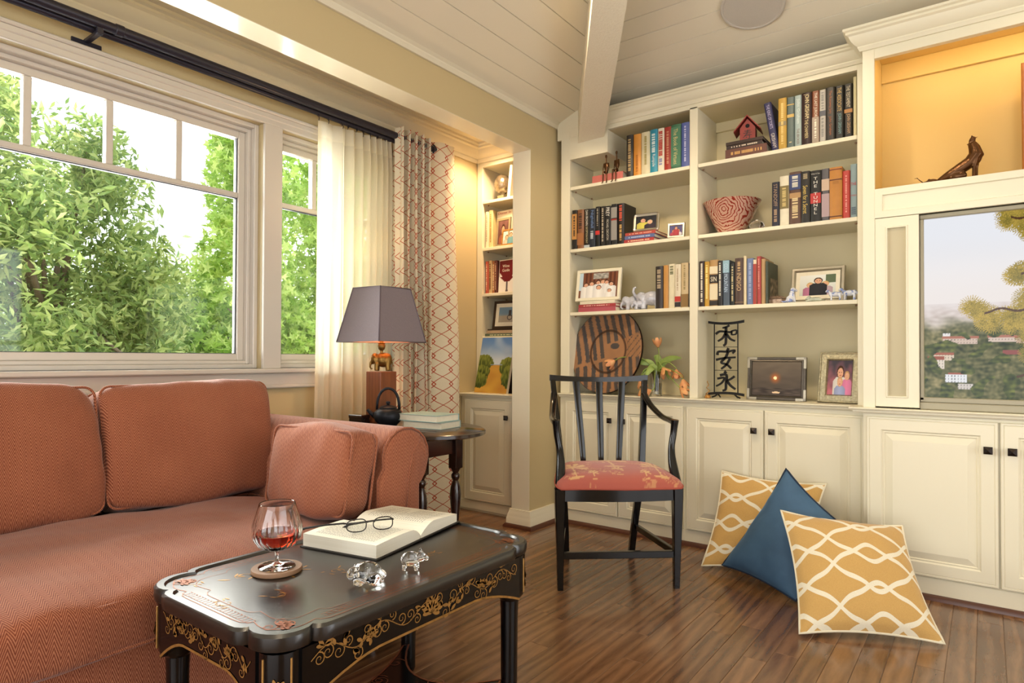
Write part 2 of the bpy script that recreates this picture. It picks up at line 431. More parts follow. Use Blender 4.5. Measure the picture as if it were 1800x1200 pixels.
def lettering(txt, mat, parent, origin, ux, uy, W, H, fit=True, name='lettering', align='CENTER', depth=.0004):
    """raised print: text laid in the rectangle W x H centred at origin; ux reading direction, uy up"""
    cu = bpy.data.curves.new(name, 'FONT'); cu.body = txt; cu.size = 1; cu.align_x = 'CENTER'; cu.align_y = 'CENTER'; cu.resolution_u = 2
    t = bpy.data.objects.new(name, cu); COL.objects.link(t)
    dg = bpy.context.evaluated_depsgraph_get(); me = bpy.data.meshes.new_from_object(t.evaluated_get(dg))
    bpy.data.objects.remove(t); bpy.data.curves.remove(cu)
    if not me.vertices: return None
    xs = [v.co.x for v in me.vertices]; ys = [v.co.y for v in me.vertices]
    cx, cy, w_, h_ = (min(xs) + max(xs)) / 2, (min(ys) + max(ys)) / 2, max(xs) - min(xs), max(ys) - min(ys)
    sx, sy = W / max(w_, 1e-4), H / max(h_, 1e-4)
    if not fit: sx = sy = min(sx, sy)
    else:
        sx = min(sx, sy * 1.6); sy = min(sy, sx * 1.6)
    ux, uy = Vector(ux).normalized(), Vector(uy).normalized(); un = ux.cross(uy)
    for v in me.vertices: v.co = Vector(origin) + ux * ((v.co.x - cx) * sx) + uy * ((v.co.y - cy) * sy) + un * depth
    me.materials.clear(); me.materials.append(mat)
    o = bpy.data.objects.new(name, me); COL.objects.link(o); o.parent = parent; return o
def picture(name, o, ux, uz, W, H, nx, ny, fn, parent, mat=None):
    """flat print: a fine grid whose points carry the picture's colours; fn(u,v) -> hex / rgb, v upward"""
    o, ux, uz = Vector(o), Vector(ux).normalized(), Vector(uz).normalized(); b = MB(); cols = []
    for j in range(ny):
        for i in range(nx):
            cols.append(lin(fn(i / (nx - 1), j / (ny - 1))))
    b.grid(lambda u, v: o + ux * (u * W) + uz * (v * H), nx, ny)
    return b.build(name, mat or M['print'], parent, col=cols)
# ================================================================ THE ROOM
XW = -2.95          # window wall plane
XB = -2.25          # beam / pier face
YC = 3.48           # bookcase face
YT = 3.35           # television section face
YBK = 3.80          # back of the shelves

# ---- floor: slab plus separate oak boards where they can be told apart
fl = struct(MB().box(-3.1, 3.0, -3.0, 3.95, -.06, -.003).build('floor', M['floor']))
random.seed(3)
pw = .083; i = 0; x = -2.94
while x < .80:
    y = -.2 - random.random() * .9
    while y < 3.46:
        L = random.uniform(.7, 1.5); y1 = min(y + L, 3.47)
        if y1 > .35 and not (x < -2.3 and y1 < 2.3):
            b = MB().box(-pw / 2 + .0006, pw / 2 - .0006, 0, y1 - y - .0012, -.004, 0, .0012)
            b.build('plank', M['floor'], fl, loc=(x + pw / 2, y, 0))
        y = y1
        if y1 - 3.46 > -.02: break
    x += pw

# ---- window wall with its two openings
W1 = (-.10, 1.826, .99, 2.235); W2 = (1.927, 2.70, .99, 2.235)     # y0,y1,z0,z1
b = MB()
b.box(-3.12, XW, -3.0, W1[0], 0, 2.62); b.box(-3.12, XW, W1[1], W2[0], 0, 2.62); b.box(-3.12, XW, W2[1], 3.95, 0, 2.62)
for q in (W1, W2): b.box(-3.12, XW, q[0], q[1], 0, q[2]); b.box(-3.12, XW, q[0], q[1], q[3], 2.62)
wl = struct(b.build('wall_left', M['wall']))
# alcove ceiling, header beam and pier
struct(box('ceiling_alcove', M['ceil'], -3.12, -2.383, -3.0, 3.95, 2.565, 2.62))
hb = struct(MB().box(-2.383, XB, -3.0, 3.95, 2.335, 2.70).box(-2.383, XB, 3.20, 3.95, 0, 2.335).build('wall_header', M['wall']))
struct(box('trim_11', plain('semi_gloss_soffit', 'E6DCC2', .16, vary=.02), -2.383, XB, -2.95, 3.20, 2.332, 2.3352))
struct(box('pier_jamb_panel', M['trim'], -2.3835, XB, 3.1975, 3.2005, .10, 2.333))  # paler panel laid over the jamb face of the pier
CROWN = [(0, 0), (.012, 0), (.018, .012), (.022, .018), (.022, .026), (.035, .034), (.052, .055), (.062, .078), (.075, .086), (.075, .098), (.088, .104), (.088, .118), (0, .118)]
def crown(name, pts, das, mat, scale=1.0, parent=None):
    o = MB().extrude([(a * scale, b_ * scale) for a, b_ in CROWN], pts, das, (0, 0, 1)).build(name, mat, parent, 25); return o
struct(crown('trim_1', [(XB, -3.0, 2.54), (XB, 3.5, 2.54)], [(1, 0, 0)] * 2, M['trim']))
struct(crown('trim_2', [(XW, -3.0, 2.447), (XW, 3.52, 2.447), (-2.383, 3.52, 2.447)], [(1, 0, 0), (1, -1, 0), (0, -1, 0)], M['trim']))
# pier base board with cap, and shoe strip
BASE = [(0, 0), (.026, 0), (.026, .055), (.022, .062), (.022, .075), (.014, .092), (.012, .110), (0, .112)]
pts = [(-2.383, 3.34, 0), (-2.383, 3.20, 0), (XB, 3.20, 0), (XB, 3.47, 0)]; das = [(-1, 0, 0), (-1, -1, 0), (1, -1, 0), (1, 0, 0)]
struct(MB().extrude(BASE, pts, das, (0, 0, 1)).build('baseboard_pier', M['trim'], None, 30))
struct(MB().extrude([(.026, 0), (.042, 0), (.040, .012), (.032, .022), (.026, .024)], pts, das, (0, 0, 1)).build('trim_3', M['shoe'], None, 30))

# ---- window casings
def casing(name, y0, y1, z0, z1):
    return MB().box(XW, XW + .022, y0, y1, z0, z1, .004)
b = MB()
b.box(XW, XW + .020, -.35, 3.0, 2.235, 2.292, .003).box(XW, XW + .036, -.35, 3.0, 2.288, 2.306, .005).box(XW, XW + .026, -.35, 3.0, 2.262, 2.290, .004)
struct(b.build('trim_4', M['winwhite']))
struct(box('trim_5', M['winwhite'], XW, XW + .020, W1[1], W2[0], .99, 2.236, .002))
struct(box('trim_6', M['winwhite'], XW, XW + .020, -.20, W1[0], .99, 2.236, .002))
struct(box('trim_7', M['winwhite'], XW, XW + .020, W2[1], 2.92, .99, 2.236, .002))
b = MB(); b.box(XW - .14, XW + .055, -.40, 3.02, .966, .990, .006).box(XW, XW + .022, -.35, 2.98, .905, .967, .004).box(XW, XW + .030, -.35, 2.98, .888, .908, .006)
struct(b.build('trim_8', M['winwhite']))
# ---- windows: frame, sash, transom bar, muntins and panes
def window(n, q, ng):
    y0, y1, z0, z1 = q; xg = -3.07
    b = MB()
    # stepped frame: outer frame then sash, each ring a set of four bars
    for (ins0, ins1, xa, xb) in ((0, .022, -3.12, -2.985), (.022, .040, -3.12, -3.020), (.040, .074, -3.095, -3.045)):
        a0, a1, c0, c1 = y0 + ins0, y1 - ins0, z0 + ins0, z1 - ins0; t = ins1 - ins0
        b.box(xa, xb, a0, a0 + t, c0, c1, .003).box(xa, xb, a1 - t, a1, c0, c1, .003).box(xa, xb, a0 + t, a1 - t, c0, c0 + t, .003).box(xa, xb, a0 + t, a1 - t, c1 - t, c1, .003)
    root = struct(b.build('window_%d' % n, M['winwhite']))
    g0, g1, h0, h1 = y0 + .074, y1 - .074, z0 + .074, z1 - .074
    zt = 1.870
    MB().box(-3.092, -3.046, g0, g1, zt - .013, zt + .013, .004).build('transom_bar', M['winwhite'], root)
    dark = plain('window_gasket', '4A5058', .5)
    MB().box(-3.076, -3.060, g0, g1, zt - .017, zt - .013).box(-3.076, -3.06, g1 - .006, g1, h0, h1).box(-3.076, -3.06, g0, g1, h0, h0 + .003).build('gasket', dark, root)
    step = (g1 - g0) / ng
    for k in range(1, ng): box('muntin', M['winwhite'], -3.088, -3.048, g0 + k * step - .014, g0 + k * step + .014, zt + .013, h1, .003, root)
    for k in range(ng): box('pane', M['pane'], xg - .002, xg + .002, g0 + k * step + (.011 if k else 0), g0 + (k + 1) * step - (.011 if k < ng - 1 else 0), zt + .013, h1, 0, root)
    box('pane', M['pane'], xg - .002, xg + .002, g0, g1, h0, zt - .013, 0, root)
window(1, W1, 6); window(2, W2, 3)

# ---- walls behind the bookcases and behind the camera (openings added to let in fill light), upper ceiling
struct(box('wall_back', M['wall'], -3.12, 3.12, 3.95, 4.07, 0, 3.0))
b = MB(); b.box(3.0, 3.12, -3.12, -.8, 0, 4.0).box(3.0, 3.12, 2.6, 3.95, 0, 4.0).box(3.0, 3.12, -.8, 2.6, 2.35, 4.0); struct(b.build('wall_right', M['wall']))
b = MB(); b.box(-3.12, -2.0, -3.12, -3.0, 0, 4.0).box(2.4, 3.12, -3.12, -3.0, 0, 4.0).box(-2.0, 2.4, -3.12, -3.0, 2.35, 4.0); struct(b.build('wall_front', M['wall']))
for n, (fx, lo, hi) in enumerate((('y', -2.0, 2.4), ('x', -.8, 2.6))):
    d = MB(); k = 4 if n == 0 else 3; st = (hi - lo) / k
    for j in range(k + 1):
        c = lo + j * st
        if fx == 'y': d.box(c - .03, c + .03, -3.09, -3.05, 0, 2.35, .004)
        else: d.box(3.05, 3.09, c - .03, c + .03, 0, 2.35, .004)
    for z in (.05, 1.2, 2.32):
        if fx == 'y': d.box(lo, hi, -3.085, -3.055, z - .025, z + .025)
        else: d.box(3.055, 3.085, lo, hi, z - .025, z + .025)
    struct(d.build('door_%d' % (n + 1), M['trim']))  # unseen door bars, added in the openings made for fill light
# board ceiling: slope over the window side (rises with x) and slope over the bookcase side (rises towards the room)
def zL(x): return 2.622 + .40 * (x + 2.1)
def zR(y): return 2.663 + .27 * (YC - y)
def hip_y(x): return YC - (zL(x) - 2.663) / .27      # y where both slopes meet
XR = 0.9
ZR_ = zL(XR)
ce = struct(MB().add([(-2.26, 3.95, zL(-2.26) + .03), (-2.26, -3.0, zL(-2.26) + .03), (XR, -3.0, ZR_ + .03), (XR, hip_y(XR), ZR_ + .03), (-2.26, hip_y(-2.26), zL(-2.26) + .03)], [(0, 4, 3, 2, 1)]).build('ceiling_window_slope', M['ceil']))
ce2 = struct(MB().add([(-2.26, hip_y(-2.26), zL(-2.26) + .03), (XR, hip_y(XR), ZR_ + .03), (3.1, hip_y(XR), ZR_ + .03), (3.1, 3.99, zR(3.99) + .03), (-2.26, 3.99, zR(3.99) + .03)], [(0, 1, 2, 3, 4)]).build('ceiling_bookcase_slope', M['ceil']))
struct(MB().add([(XR, -3.0, ZR_ + .02), (3.1, -3.0, ZR_ + .02), (3.1, hip_y(XR), ZR_ + .02), (XR, hip_y(XR), ZR_ + .02)], [(0, 1, 2, 3)]).build('ceiling_flat', M['ceil']))
cx = .1262; x0 = -2.1 - cx
G = .0022
while x0 < XR - .02:                       # boards of the window slope
    xa, xb = x0 + G, x0 + cx - G
    def yend(xq): return min(3.9, hip_y(xq))
    top = [(xa, -2.95), (xb, -2.95), (xb, yend(xb)), (xa, yend(xa))]
    vs = [(p[0], p[1], zL(p[0])) for p in top] + [(p[0], p[1], zL(p[0]) + .014) for p in top]
    MB().add(vs, [(0, 3, 2, 1), (4, 5, 6, 7), (0, 1, 5, 4), (1, 2, 6, 5), (2, 3, 7, 6), (3, 0, 4, 7)]).build('board', M['ceil'], ce)
    x0 += cx
y0 = 3.48 + .124 * 3 - .005
while y0 > hip_y(XR):
    ya, yb = y0 - G, y0 - .124 + G
    def xend(yq): return max(-2.2, -2.1 + (zR(yq) - 2.622) / .40)
    top = [(xend(ya), ya), (3.0, ya), (3.0, yb), (xend(yb), yb)]
    vs = [(p[0], p[1], zR(p[1])) for p in top] + [(p[0], p[1], zR(p[1]) + .014) for p in top]
    MB().add(vs, [(0, 1, 2, 3), (7, 6, 5, 4), (4, 5, 1, 0), (5, 6, 2, 1), (6, 7, 3, 2), (7, 4, 0, 3)]).build('board', M['ceil'], ce2)
    y0 -= .124
# hip beam
dv = Vector((.675, -1, .27)); Lh = 3.6
A, B_ = Vector((-2.08, 3.48, 2.415)), Vector((-1.893, 3.48, 2.420))
vs = []
for t in (0, Lh):
    for p in (A, B_):
        q = p + dv * t; vs.append(q); 
    for p in (B_, A):
        q = p + dv * t + Vector((0, 0, .27)); vs.append(q)
MBh = MB().add(vs, [(3, 2, 1, 0), (4, 5, 6, 7), (0, 1, 5, 4), (1, 2, 6, 5), (2, 3, 7, 6), (3, 0, 4, 7)])
b = NB('white_rough_beam'); g = b.noise(b.mapping(b.coord(), (9, 9, 1.2)), 14, 4, .6); b.fin(b.mix(g, lin('D8CDB4'), lin('EAE2CE')), .5); b.bump(g, .35, .006)
struct(MBh.build('trim_9', b.m))

# ---- exterior: ground, trees
gm = plain('garden_ground', 'A89C78', .9, vary=.3, vscale=1.2, bump=.3, bscale=9)
struct(MB().grid(lambda u, v: (-60 + u * 56.6, -30 + v * 70, -.5 + .35 * noise.noise(Vector((u * 9, v * 9, 0)))), 30, 30).build('ground_garden', gm, None, True))
LEAF = {}
def leaf_mesh(kind):
    if kind == 'maple':      # five-lobed leaf
        out = []
        for k in range(11):
            a = -PI * .5 + 2 * PI * (k + .5) / 11; r = 1.0 if k % 2 else .42
            if k in (0, 10): r = .35
            out.append((r * math.cos(a) * .5, r * math.sin(a) * .5, .06 * math.sin(k * 2.1)))
        return [(0, 0, 0)] + out, [(0, 1 + k, 1 + (k + 1) % 11) for k in range(11)]
    return [(0, -.5, 0), (.17, -.1, .05), (0, .5, -.06), (-.17, -.1, .05)], [(0, 1, 2), (0, 2, 3)]
def foliage(blobs, count, size, kind, seed, parts, mat, root):
    rr = random.Random(seed); lv, lf = leaf_mesh(kind); vs = []; fs = []; lm = bpy.data.meshes.new('leaf'); lm.from_pydata(lv, [], lf); lm.materials.append(mat)
    wts = [b_[1][0] * b_[1][1] + b_[1][2] for b_ in blobs]; vis = 0
    for n in range(count):
        c, r = rr.choices(blobs, wts)[0]
        while True:
            p = Vector((rr.uniform(-1, 1), rr.uniform(-1, 1), rr.uniform(-1, 1)))
            if .25 < p.length < 1: break
        p = p * (.45 + .55 * p.length) / 1.0
        q = Vector((c[0] + p.x * r[0], c[1] + p.y * r[1], c[2] + p.z * r[2]))
        dens = noise.noise(q * 1.5) + .5 * noise.noise(q * 3.7)
        if dens < -.18: continue
        s = size * rr.uniform(.6, 1.25)
        R = Matrix.Rotation(rr.uniform(0, 2 * PI), 3, 'Z') @ Matrix.Rotation(rr.gauss(PI * .35, .6), 3, 'X') @ Matrix.Rotation(rr.uniform(0, 2 * PI), 3, 'Z')
        if vis < parts and q.z > 1.0 and p.x > .3:
            o = bpy.data.objects.new('leaf', lm); COL.objects.link(o); o.parent = root; o.location = q; o.rotation_euler = R.to_euler(); o.scale = (s, s, s); vis += 1; continue
        k = len(vs); vs += [tuple(q + (R @ Vector(v)) * s) for v in lv]; fs += [tuple(i + k for i in f) for f in lf]
    b = MB(); b.add(vs, fs); f = b.build('foliage', mat, root); f['kind'] = 'stuff'; return f
def tree(name, label, base, blobs, count, size, kind, seed, mat, parts=0, trunk=.09, group='trees outside the window'):
    root = empty(name, (0, 0, 0), 0, label, 'tree', group); rr = random.Random(seed + 5)
    b = MB(); top = Vector(blobs[0][0]); bs = Vector(base)
    b.tube([bs, bs.lerp(top, .35) + Vector((rr.uniform(-.1, .1), rr.uniform(-.1, .1), 0)), bs.lerp(top, .7) + Vector((rr.uniform(-.1, .1), rr.uniform(-.15, .15), 0)), top], [trunk, trunk * .8, trunk * .55, trunk * .25], 8)
    b.build('trunk', M['bark'], root, True)
    for k, (c, r) in enumerate(blobs):
        for j in range(2):
            st = bs.lerp(top, rr.uniform(.35, .75)); en = Vector(c) + Vector((rr.uniform(-.5, .5) * r[0], rr.uniform(-.5, .5) * r[1], rr.uniform(0, .6) * r[2]))
            MB().tube([st, st.lerp(en, .5) + Vector((0, 0, rr.uniform(.05, .25))), en], [trunk * .4, trunk * .28, trunk * .1], 6).build('branch', M['bark'], root, True)
    foliage(blobs, count, size, kind, seed, parts, mat, root); return root
# ratio y/x of sight lines: left picture edge .257, window right edge .57
tree('broadleaf_tree', 'dark green broad-leaved tree filling the left of the picture window', (-7.2, 2.2, -.5),
     [((-7.2, 2.3, 2.0), (1.1, .9, 1.5)), ((-6.6, 1.7, 1.7), (.8, .7, 1.3)), ((-7.0, 2.9, 1.5), (.8, .5, .9)), ((-6.6, 2.35, .7), (.9, 1.1, .8)), ((-7.4, 2.55, 2.9), (.8, .45, .6)), ((-7.3, 1.7, 3.2), (.7, .4, .55))], 30000, .115, 'oval', 11, M['leaf_dark'], 150)
tree('garden_shrub', 'olive green shrub below the middle of the picture window', (-8.6, 4.3, -.5),
     [((-8.6, 4.30, 1.25), (.9, .7, 1.15)), ((-8.2, 3.6, 1.1), (.8, .8, 1.15)), ((-8.9, 4.8, 1.0), (.7, .7, .9))], 18000, .10, 'oval', 23, M['leaf_dark'], 60, .06)
tree('maple_tree', 'bright green maple outside the right end of the picture window', (-7.6, 4.9, -.5),
     [((-7.6, 4.55, 3.2), (.75, .5, 1.2)), ((-7.3, 4.3, 2.0), (.7, .55, 1.0)), ((-7.4, 4.15, 1.2), (.6, .5, .8)), ((-7.9, 4.75, 4.2), (.8, .55, .9))], 11000, .145, 'maple', 31, M['leaf_maple'], 110, .07)
tree('maple_tree', 'bright green maple seen through the narrow window by the sheer curtain', (-7.4, 6.0, -.5),
     [((-7.4, 5.6, 2.2), (.8, .8, 1.6)), ((-7.2, 5.2, 1.2), (.7, .6, .9)), ((-7.6, 5.9, 3.5), (.9, .6, .9))], 11000, .14, 'maple', 37, M['leaf_maple'], 40, .08)
tree('distant_tree', 'pale hazy tree far behind the shrubs', (-16, 6.6, -.5),
     [((-16, 5.8, 1.6), (1.8, 3.2, 2.0)), ((-16, 9.5, 2.0), (1.8, 2.8, 2.6)), ((-15.5, 3.2, 1.2), (1.5, 2.0, 2.2))], 9000, .30, 'oval', 41, M['leaf_far'], 0, .15)
# ================================================================ BUILT-INS
def knob(parent, x, y, z):
    """square pyramid knob on a short post, facing -y"""
    b = MB(); b.box(x - .006, x + .006, y - .016, y, z - .006, z + .006)
    s = .0155
    vs = [(x - s, y - .016, z - s), (x + s, y - .016, z - s), (x + s, y - .016, z + s), (x - s, y - .016, z + s),
          (x - s, y - .021, z - s), (x + s, y - .021, z - s), (x + s, y - .021, z + s), (x - s, y - .021, z + s), (x, y - .032, z)]
    b.add(vs, [(0, 1, 2, 3), (1, 0, 4, 5), (2, 1, 5, 6), (3, 2, 6, 7), (0, 3, 7, 4), (4, 8, 5), (5, 8, 6), (6, 8, 7), (7, 8, 4)])
    return b.build('knob', M['bronzeblack'], parent)
def panel_door(parent, x0, x1, z0, z1, y, kx=None, kz=None, st=.058):
    """raised-panel door facing -y"""
    b = MB(); W, H = x1 - x0, z1 - z0
    rg = [(0, .014), (.003, .018), (.010, .018), (.012, .016), (.014, .018), (st, .018), (st + .006, .012), (st + .012, .0135), (st + .016, .009), (st + .046, .0185), (st + .050, .0185)]
    b.rings((x0, y, z0), (1, 0, 0), (0, 0, 1), (0, -1, 0), W, H, rg, 0.0)
    d = b.build('door', M['cab'], parent)
    if kx is not None: knob(d, kx, y - .018, kz)
    return d
CTOP = [(0, -.024), (.020, -.024), (.024, -.018), (.024, -.012), (.036, -.010), (.040, -.004), (.038, .0), (0, .0)]
def base_cab(name, label, x0, x1, y, doors, ztop, zdoor, zb):
    r = empty(name, (0, 0, 0), 0, label, 'cabinet', 'built-in base cabinets')
    b = MB(); b.box(x0, x1, y, y + .40, .0, ztop, .0)
    b.build('body', M['cab'], r)
    MB().box(x0, x1, y - .006, y, .012, zb - .006, .002).build('plinth_board', M['cab'], r)
    for d in doors: panel_door(r, d[0], d[1], zb, zdoor, y, d[2], d[3])
    return r
def counter(name, label, x0, x1, yf, yb, z, left_return=False, right_return=False):
    prof = [(a, b_) for a, b_ in CTOP]
    b = MB(); y = yf + .038
    pts = []; das = []
    if left_return: pts.append((x0, yb, z)); das.append((-1, 0, 0))
    pts.append((x0, y, z)); das.append((-1, -1, 0) if left_return else (0, -1, 0))
    pts.append((x1, y, z)); das.append((0, -1, 0))
    b.extrude(prof, pts, das, (0, 0, 1)); b.box(x0, x1, y, yb, z - .024, z)
    o = b.build(name, M['cab'], None, 30); return tag(o, label, 'countertop', 'cream countertops')
ZC = .826
base_cab('base_cabinet', 'cream double-door base cabinet behind the black armchair', -2.205, -1.369, YC,
         [(-2.16, -1.791, -1.835, .672), (-1.785, -1.380, -1.745, .672)], ZC - .024, .778, .093)
base_cab('base_cabinet', 'cream double-door base cabinet behind the floor cushions', -1.369, -.462, YC,
         [(-1.360, -.941, -.985, .672), (-.934, -.475, -.895, .672)], ZC - .024, .778, .093)
base_cab('base_cabinet', 'deep cream base cabinet under the television', -.462, 1.62, YT,
         [(-.447, .036, .002, .672), (.043, .526, .082, .672), (.62, 1.10, 1.06, .672), (1.107, 1.60, 1.145, .672)], ZC - .024, .789, .100)
counter('countertop', 'long cream countertop below the open bookshelves', -2.205, -.480, 3.445, 3.82, ZC)
counter('countertop', 'cream countertop running under the television', -.478, 1.62, 3.310, 3.80, ZC + .002, True)
shoe = [(0, 0), (.016, 0), (.014, .012), (.006, .022), (0, .024)]
o = MB().extrude(shoe, [(-2.25, YC - .006, 0), (-.462, YC - .006, 0), (-.462, YT - .006, 0), (1.62, YT - .006, 0)], [(0, -1, 0), (-1, -1, 0), (-1, -1, 0), (0, -1, 0)], (0, 0, 1)).build('trim_10', M['shoe'], None, 30); struct(o)
# narrow cabinet in the alcove
base_cab('base_cabinet', 'narrow cream base cabinet under the landscape painting', -2.945, -2.39, 3.36, [(-2.905, -2.495, -2.532, .655)], .782, .765, .078)
counter('countertop', 'short cream countertop carrying the landscape painting', -2.945, -2.39, 3.325, 3.86, .806)

def bookcase_shelf(parent, x0, x1, yf, yb, z, t=.021):
    s = MB().box(x0, x1, yf, yb, z - t, z, .002).build('shelf', M['cab'], parent)
    for px in (x0 + .012, x1 - .012):
        for py in (yf + .05, yb - .06): MB().lathe([(.004, -t - .008), (.006, -t - .004), (.006, -t)], 8, (px, py, z)).build('shelf_pin', M['tanwood'], s)
    return s
r = empty('open_bookcase', (0, 0, 0), 0, 'wide cream built-in bookcase of two columns left of the television', 'bookcase')
b = MB(); b.box(-2.205, -.466, YBK, YBK + .02, ZC, 2.5); b.build('back_panel', M['cabback'], r)
box('stile', M['cab'], -2.205, -2.140, YC, YC + .022, ZC, 2.50, .001, r)
box('side_panel', M['cab'], -2.205, -2.150, YC + .022, YBK, ZC, 2.50, 0, r)
box('divider', M['cab'], -1.347, -1.300, YC, YBK, ZC, 2.47, .002, r)
box('stile', M['cab'], -.503, -.464, YC, YC + .022, ZC, 2.50, .001, r)
box('side_panel', M['cab'], -.503, -.466, YC + .022, YBK, ZC, 2.50, 0, r)
box('top_rail', M['cab'], -2.140, -.503, YC, YC + .024, 2.461, 2.52, .001, r)
box('top_panel', M['cabback'], -2.140, -.503, YC + .024, YBK, 2.462, 2.49, 0, r)
box('boxed_corner', M['cab'], -2.140, -1.869, YC, YBK, 2.320, 2.461, .001, r)
box('cornice_strip', M['cabback'], -1.869, -1.347, YBK - .02, YBK, 2.405, 2.462, .002, r)
box('cornice_strip', M['cabback'], -1.300, -.503, YBK - .02, YBK, 2.405, 2.462, .002, r)
for (xa, xb) in ((-2.139, -1.348), (-1.299, -.504)):
    for z in (1.341, 1.745, 2.145): bookcase_shelf(r, xa, xb, YC + .004, YBK, z)
box('filler_panel', M['cab'], -2.235, -1.869, YC + .001, YC + .02, 2.459, 2.66, 0, r)
crown('crown_moulding', [(-1.905, YC, 2.487), (-.464, YC, 2.487)], [(0, -1, 0)] * 2, M['cab'], .74, r)
# narrow bookcase in the alcove
r = empty('open_bookcase', (0, 0, 0), 0, 'narrow cream bookcase in the alcove beside the drape', 'bookcase')
YN = 3.52
box('back_panel', M['cabback'], -2.945, -2.39, 3.85, 3.87, .806, 2.45, 0, r)
box('stile', M['cab'], -2.945, -2.896, YN, YN + .02, .806, 2.45, .001, r); box('side_panel', M['cab'], -2.945, -2.902, YN + .02, 3.85, .806, 2.45, 0, r)
box('stile', M['cab'], -2.45, -2.39, YN, YN + .02, .806, 2.45, .001, r); box('side_panel', M['cab'], -2.444, -2.39, YN + .02, 3.85, .806, 2.45, 0, r)
box('top_rail', M['cab'], -2.896, -2.45, YN, YN + .33, 2.414, 2.455, .001, r)
for z in (2.172, 1.835, 1.508, 1.20): bookcase_shelf(r, -2.895, -2.451, YN + .003, 3.85, z)

# television section
r = empty('media_cabinet', (0, 0, 0), 0, 'cream media wall unit with lit niche above the television', 'cabinet')
b = MB(); b.box(-.462, -.446, YT + .02, 3.80, ZC, 2.50).box(1.60, 1.62, YT + .02, 3.80, ZC, 2.50); b.build('side_panel', M['cab'], r)
box('stile', M['cab'], -.462, -.413, YT, YT + .02, ZC, 2.50, .001, r); box('stile', M['cab'], 1.571, 1.62, YT, YT + .02, ZC, 2.50, .001, r)
box('top_rail', M['cab'], -.413, 1.571, YT, YT + .03, 2.442, 2.52, .001, r)
crown('crown_moulding', [(-.462, YC + .02, 2.487), (-.462, YT, 2.487), (1.62, YT, 2.487)], [(-1, 0, 0), (-1, -1, 0), (0, -1, 0)], M['cab'], .82, r)
M['niche'] = plain('niche_paint', 'D9BA74', .4, vary=.015)
box('niche_back', M['niche'], -.446, 1.60, 3.72, 3.74, 1.80, 2.56, 0, r); box('niche_floor', M['niche'], -.446, 1.60, YT + .025, 3.72, 1.815, 1.835, 0, r)
box('niche_top', M['niche'], -.446, 1.60, YT + .03, 3.72, 2.545, 2.56, 0, r); box('niche_side', M['niche'], -.446, -.425, YT + .02, 3.72, 1.835, 2.545, 0, r); box('niche_side', M['niche'], 1.585, 1.60, YT + .02, 3.72, 1.835, 2.545, 0, r)
box('cornice_strip', M['niche'], -.425, 1.585, 3.700, 3.720, 2.45, 2.545, .002, r)
# rail with recessed panels
b = MB()
for k in range(3):
    xa = -.413 + k * .661; b.rings((xa, YT + .020, 1.700), (1, 0, 0), (0, 0, 1), (0, -1, 0), .661, .135, [(0, .020), (.030, .020), (.033, .012)], 0)
b.build('panel_rail', M['cab'], r)
def grille_door(xa, xb):
    b = MB(); b.rings((xa, YT + .020, .834), (1, 0, 0), (0, 0, 1), (0, -1, 0), xb - xa, 1.698 - .834, [(0, .016), (.002, .019), (.042, .019), (.045, .023), (.049, .023), (.052, .010)], 0)
    d = b.build('speaker_door', M['cab'], r)
    cb = NB('speaker_cloth'); n = cb.node('ShaderNodeTexChecker', i_Scale=900.0); cb.set(n.inputs[0], cb.coord()); cb.fin(cb.mix(n.outputs[1], lin('B3A88A'), lin('CBC0A2')), .9)
    MB().box(xa + .051, xb - .051, YT + .008, YT + .010, .886, 1.646).build('speaker_cloth', cb.m, d)
grille_door(-.413, -.241); grille_door(1.399, 1.571)
# television: bezel frame, screen with a hillside view and pine, stand foot
tv = empty('television', (0, 0, 0), 0, 'flat television showing a hazy hillside and pine branch', 'television')
gm_ = plain('grey_bezel', 'A09880', .4, metal=.1, vary=.03)
x0, x1, z0, z1 = -.2405, 1.398, .838, 1.697
yb_ = YT + .022
b = MB()
b.box(x0, x1, yb_, yb_ + .04, z1 - .020, z1, .003).box(x0, x0 + .016, yb_, yb_ + .04, z0 + .03, z1 - .020, .003).box(x1 - .016, x1, yb_, yb_ + .04, z0 + .03, z1 - .020, .003).box(x0, x1, yb_, yb_ + .04, z0 + .022, z0 + .045, .003)
b.build('bezel', gm_, tv); box('foot', gm_, x0, x1, yb_ - .01, yb_ + .10, ZC + .0025, z0 + .022, .003, tv)
box('casing', plain('television_back', '26241F', .5), x0 + .004, x1 - .004, yb_ + .022, yb_ + .07, z0 + .03, z1 - .004, 0, tv)
def sstep(a, b_, x): t = max(0, min(1, (x - a) / (b_ - a))); return t * t * (3 - 2 * t)
def mixc(a, b_, t): return tuple(a[i] + (b_[i] - a[i]) * t for i in range(3))
NEED = []      # pine needle clusters on the screen: (u, v, radius) with u from the left edge in screen heights
rr = random.Random(4)
for (cx_, cz_, n_, sp) in ((.39, .97, 8, .03), (.49, .97, 9, .04), (.46, .90, 9, .04), (.53, .82, 9, .04), (.56, .92, 8, .04), (.44, .67, 8, .03), (.52, .66, 9, .04), (.25, .48, 8, .025), (.30, .44, 9, .03), (.41, .41, 9, .035), (.50, .51, 10, .04), (.52, .39, 12, .05), (.53, .24, 10, .05), (.60, .45, 12, .06), (.62, .7, 9, .06), (.64, .25, 10, .07), (.7, .5, 20, .12), (.75, .9, 16, .12)):
    for q in range(n_): NEED.append((cx_ + rr.gauss(0, sp), cz_ + rr.gauss(0, sp * .7), rr.uniform(.028, .062), rr.random()))
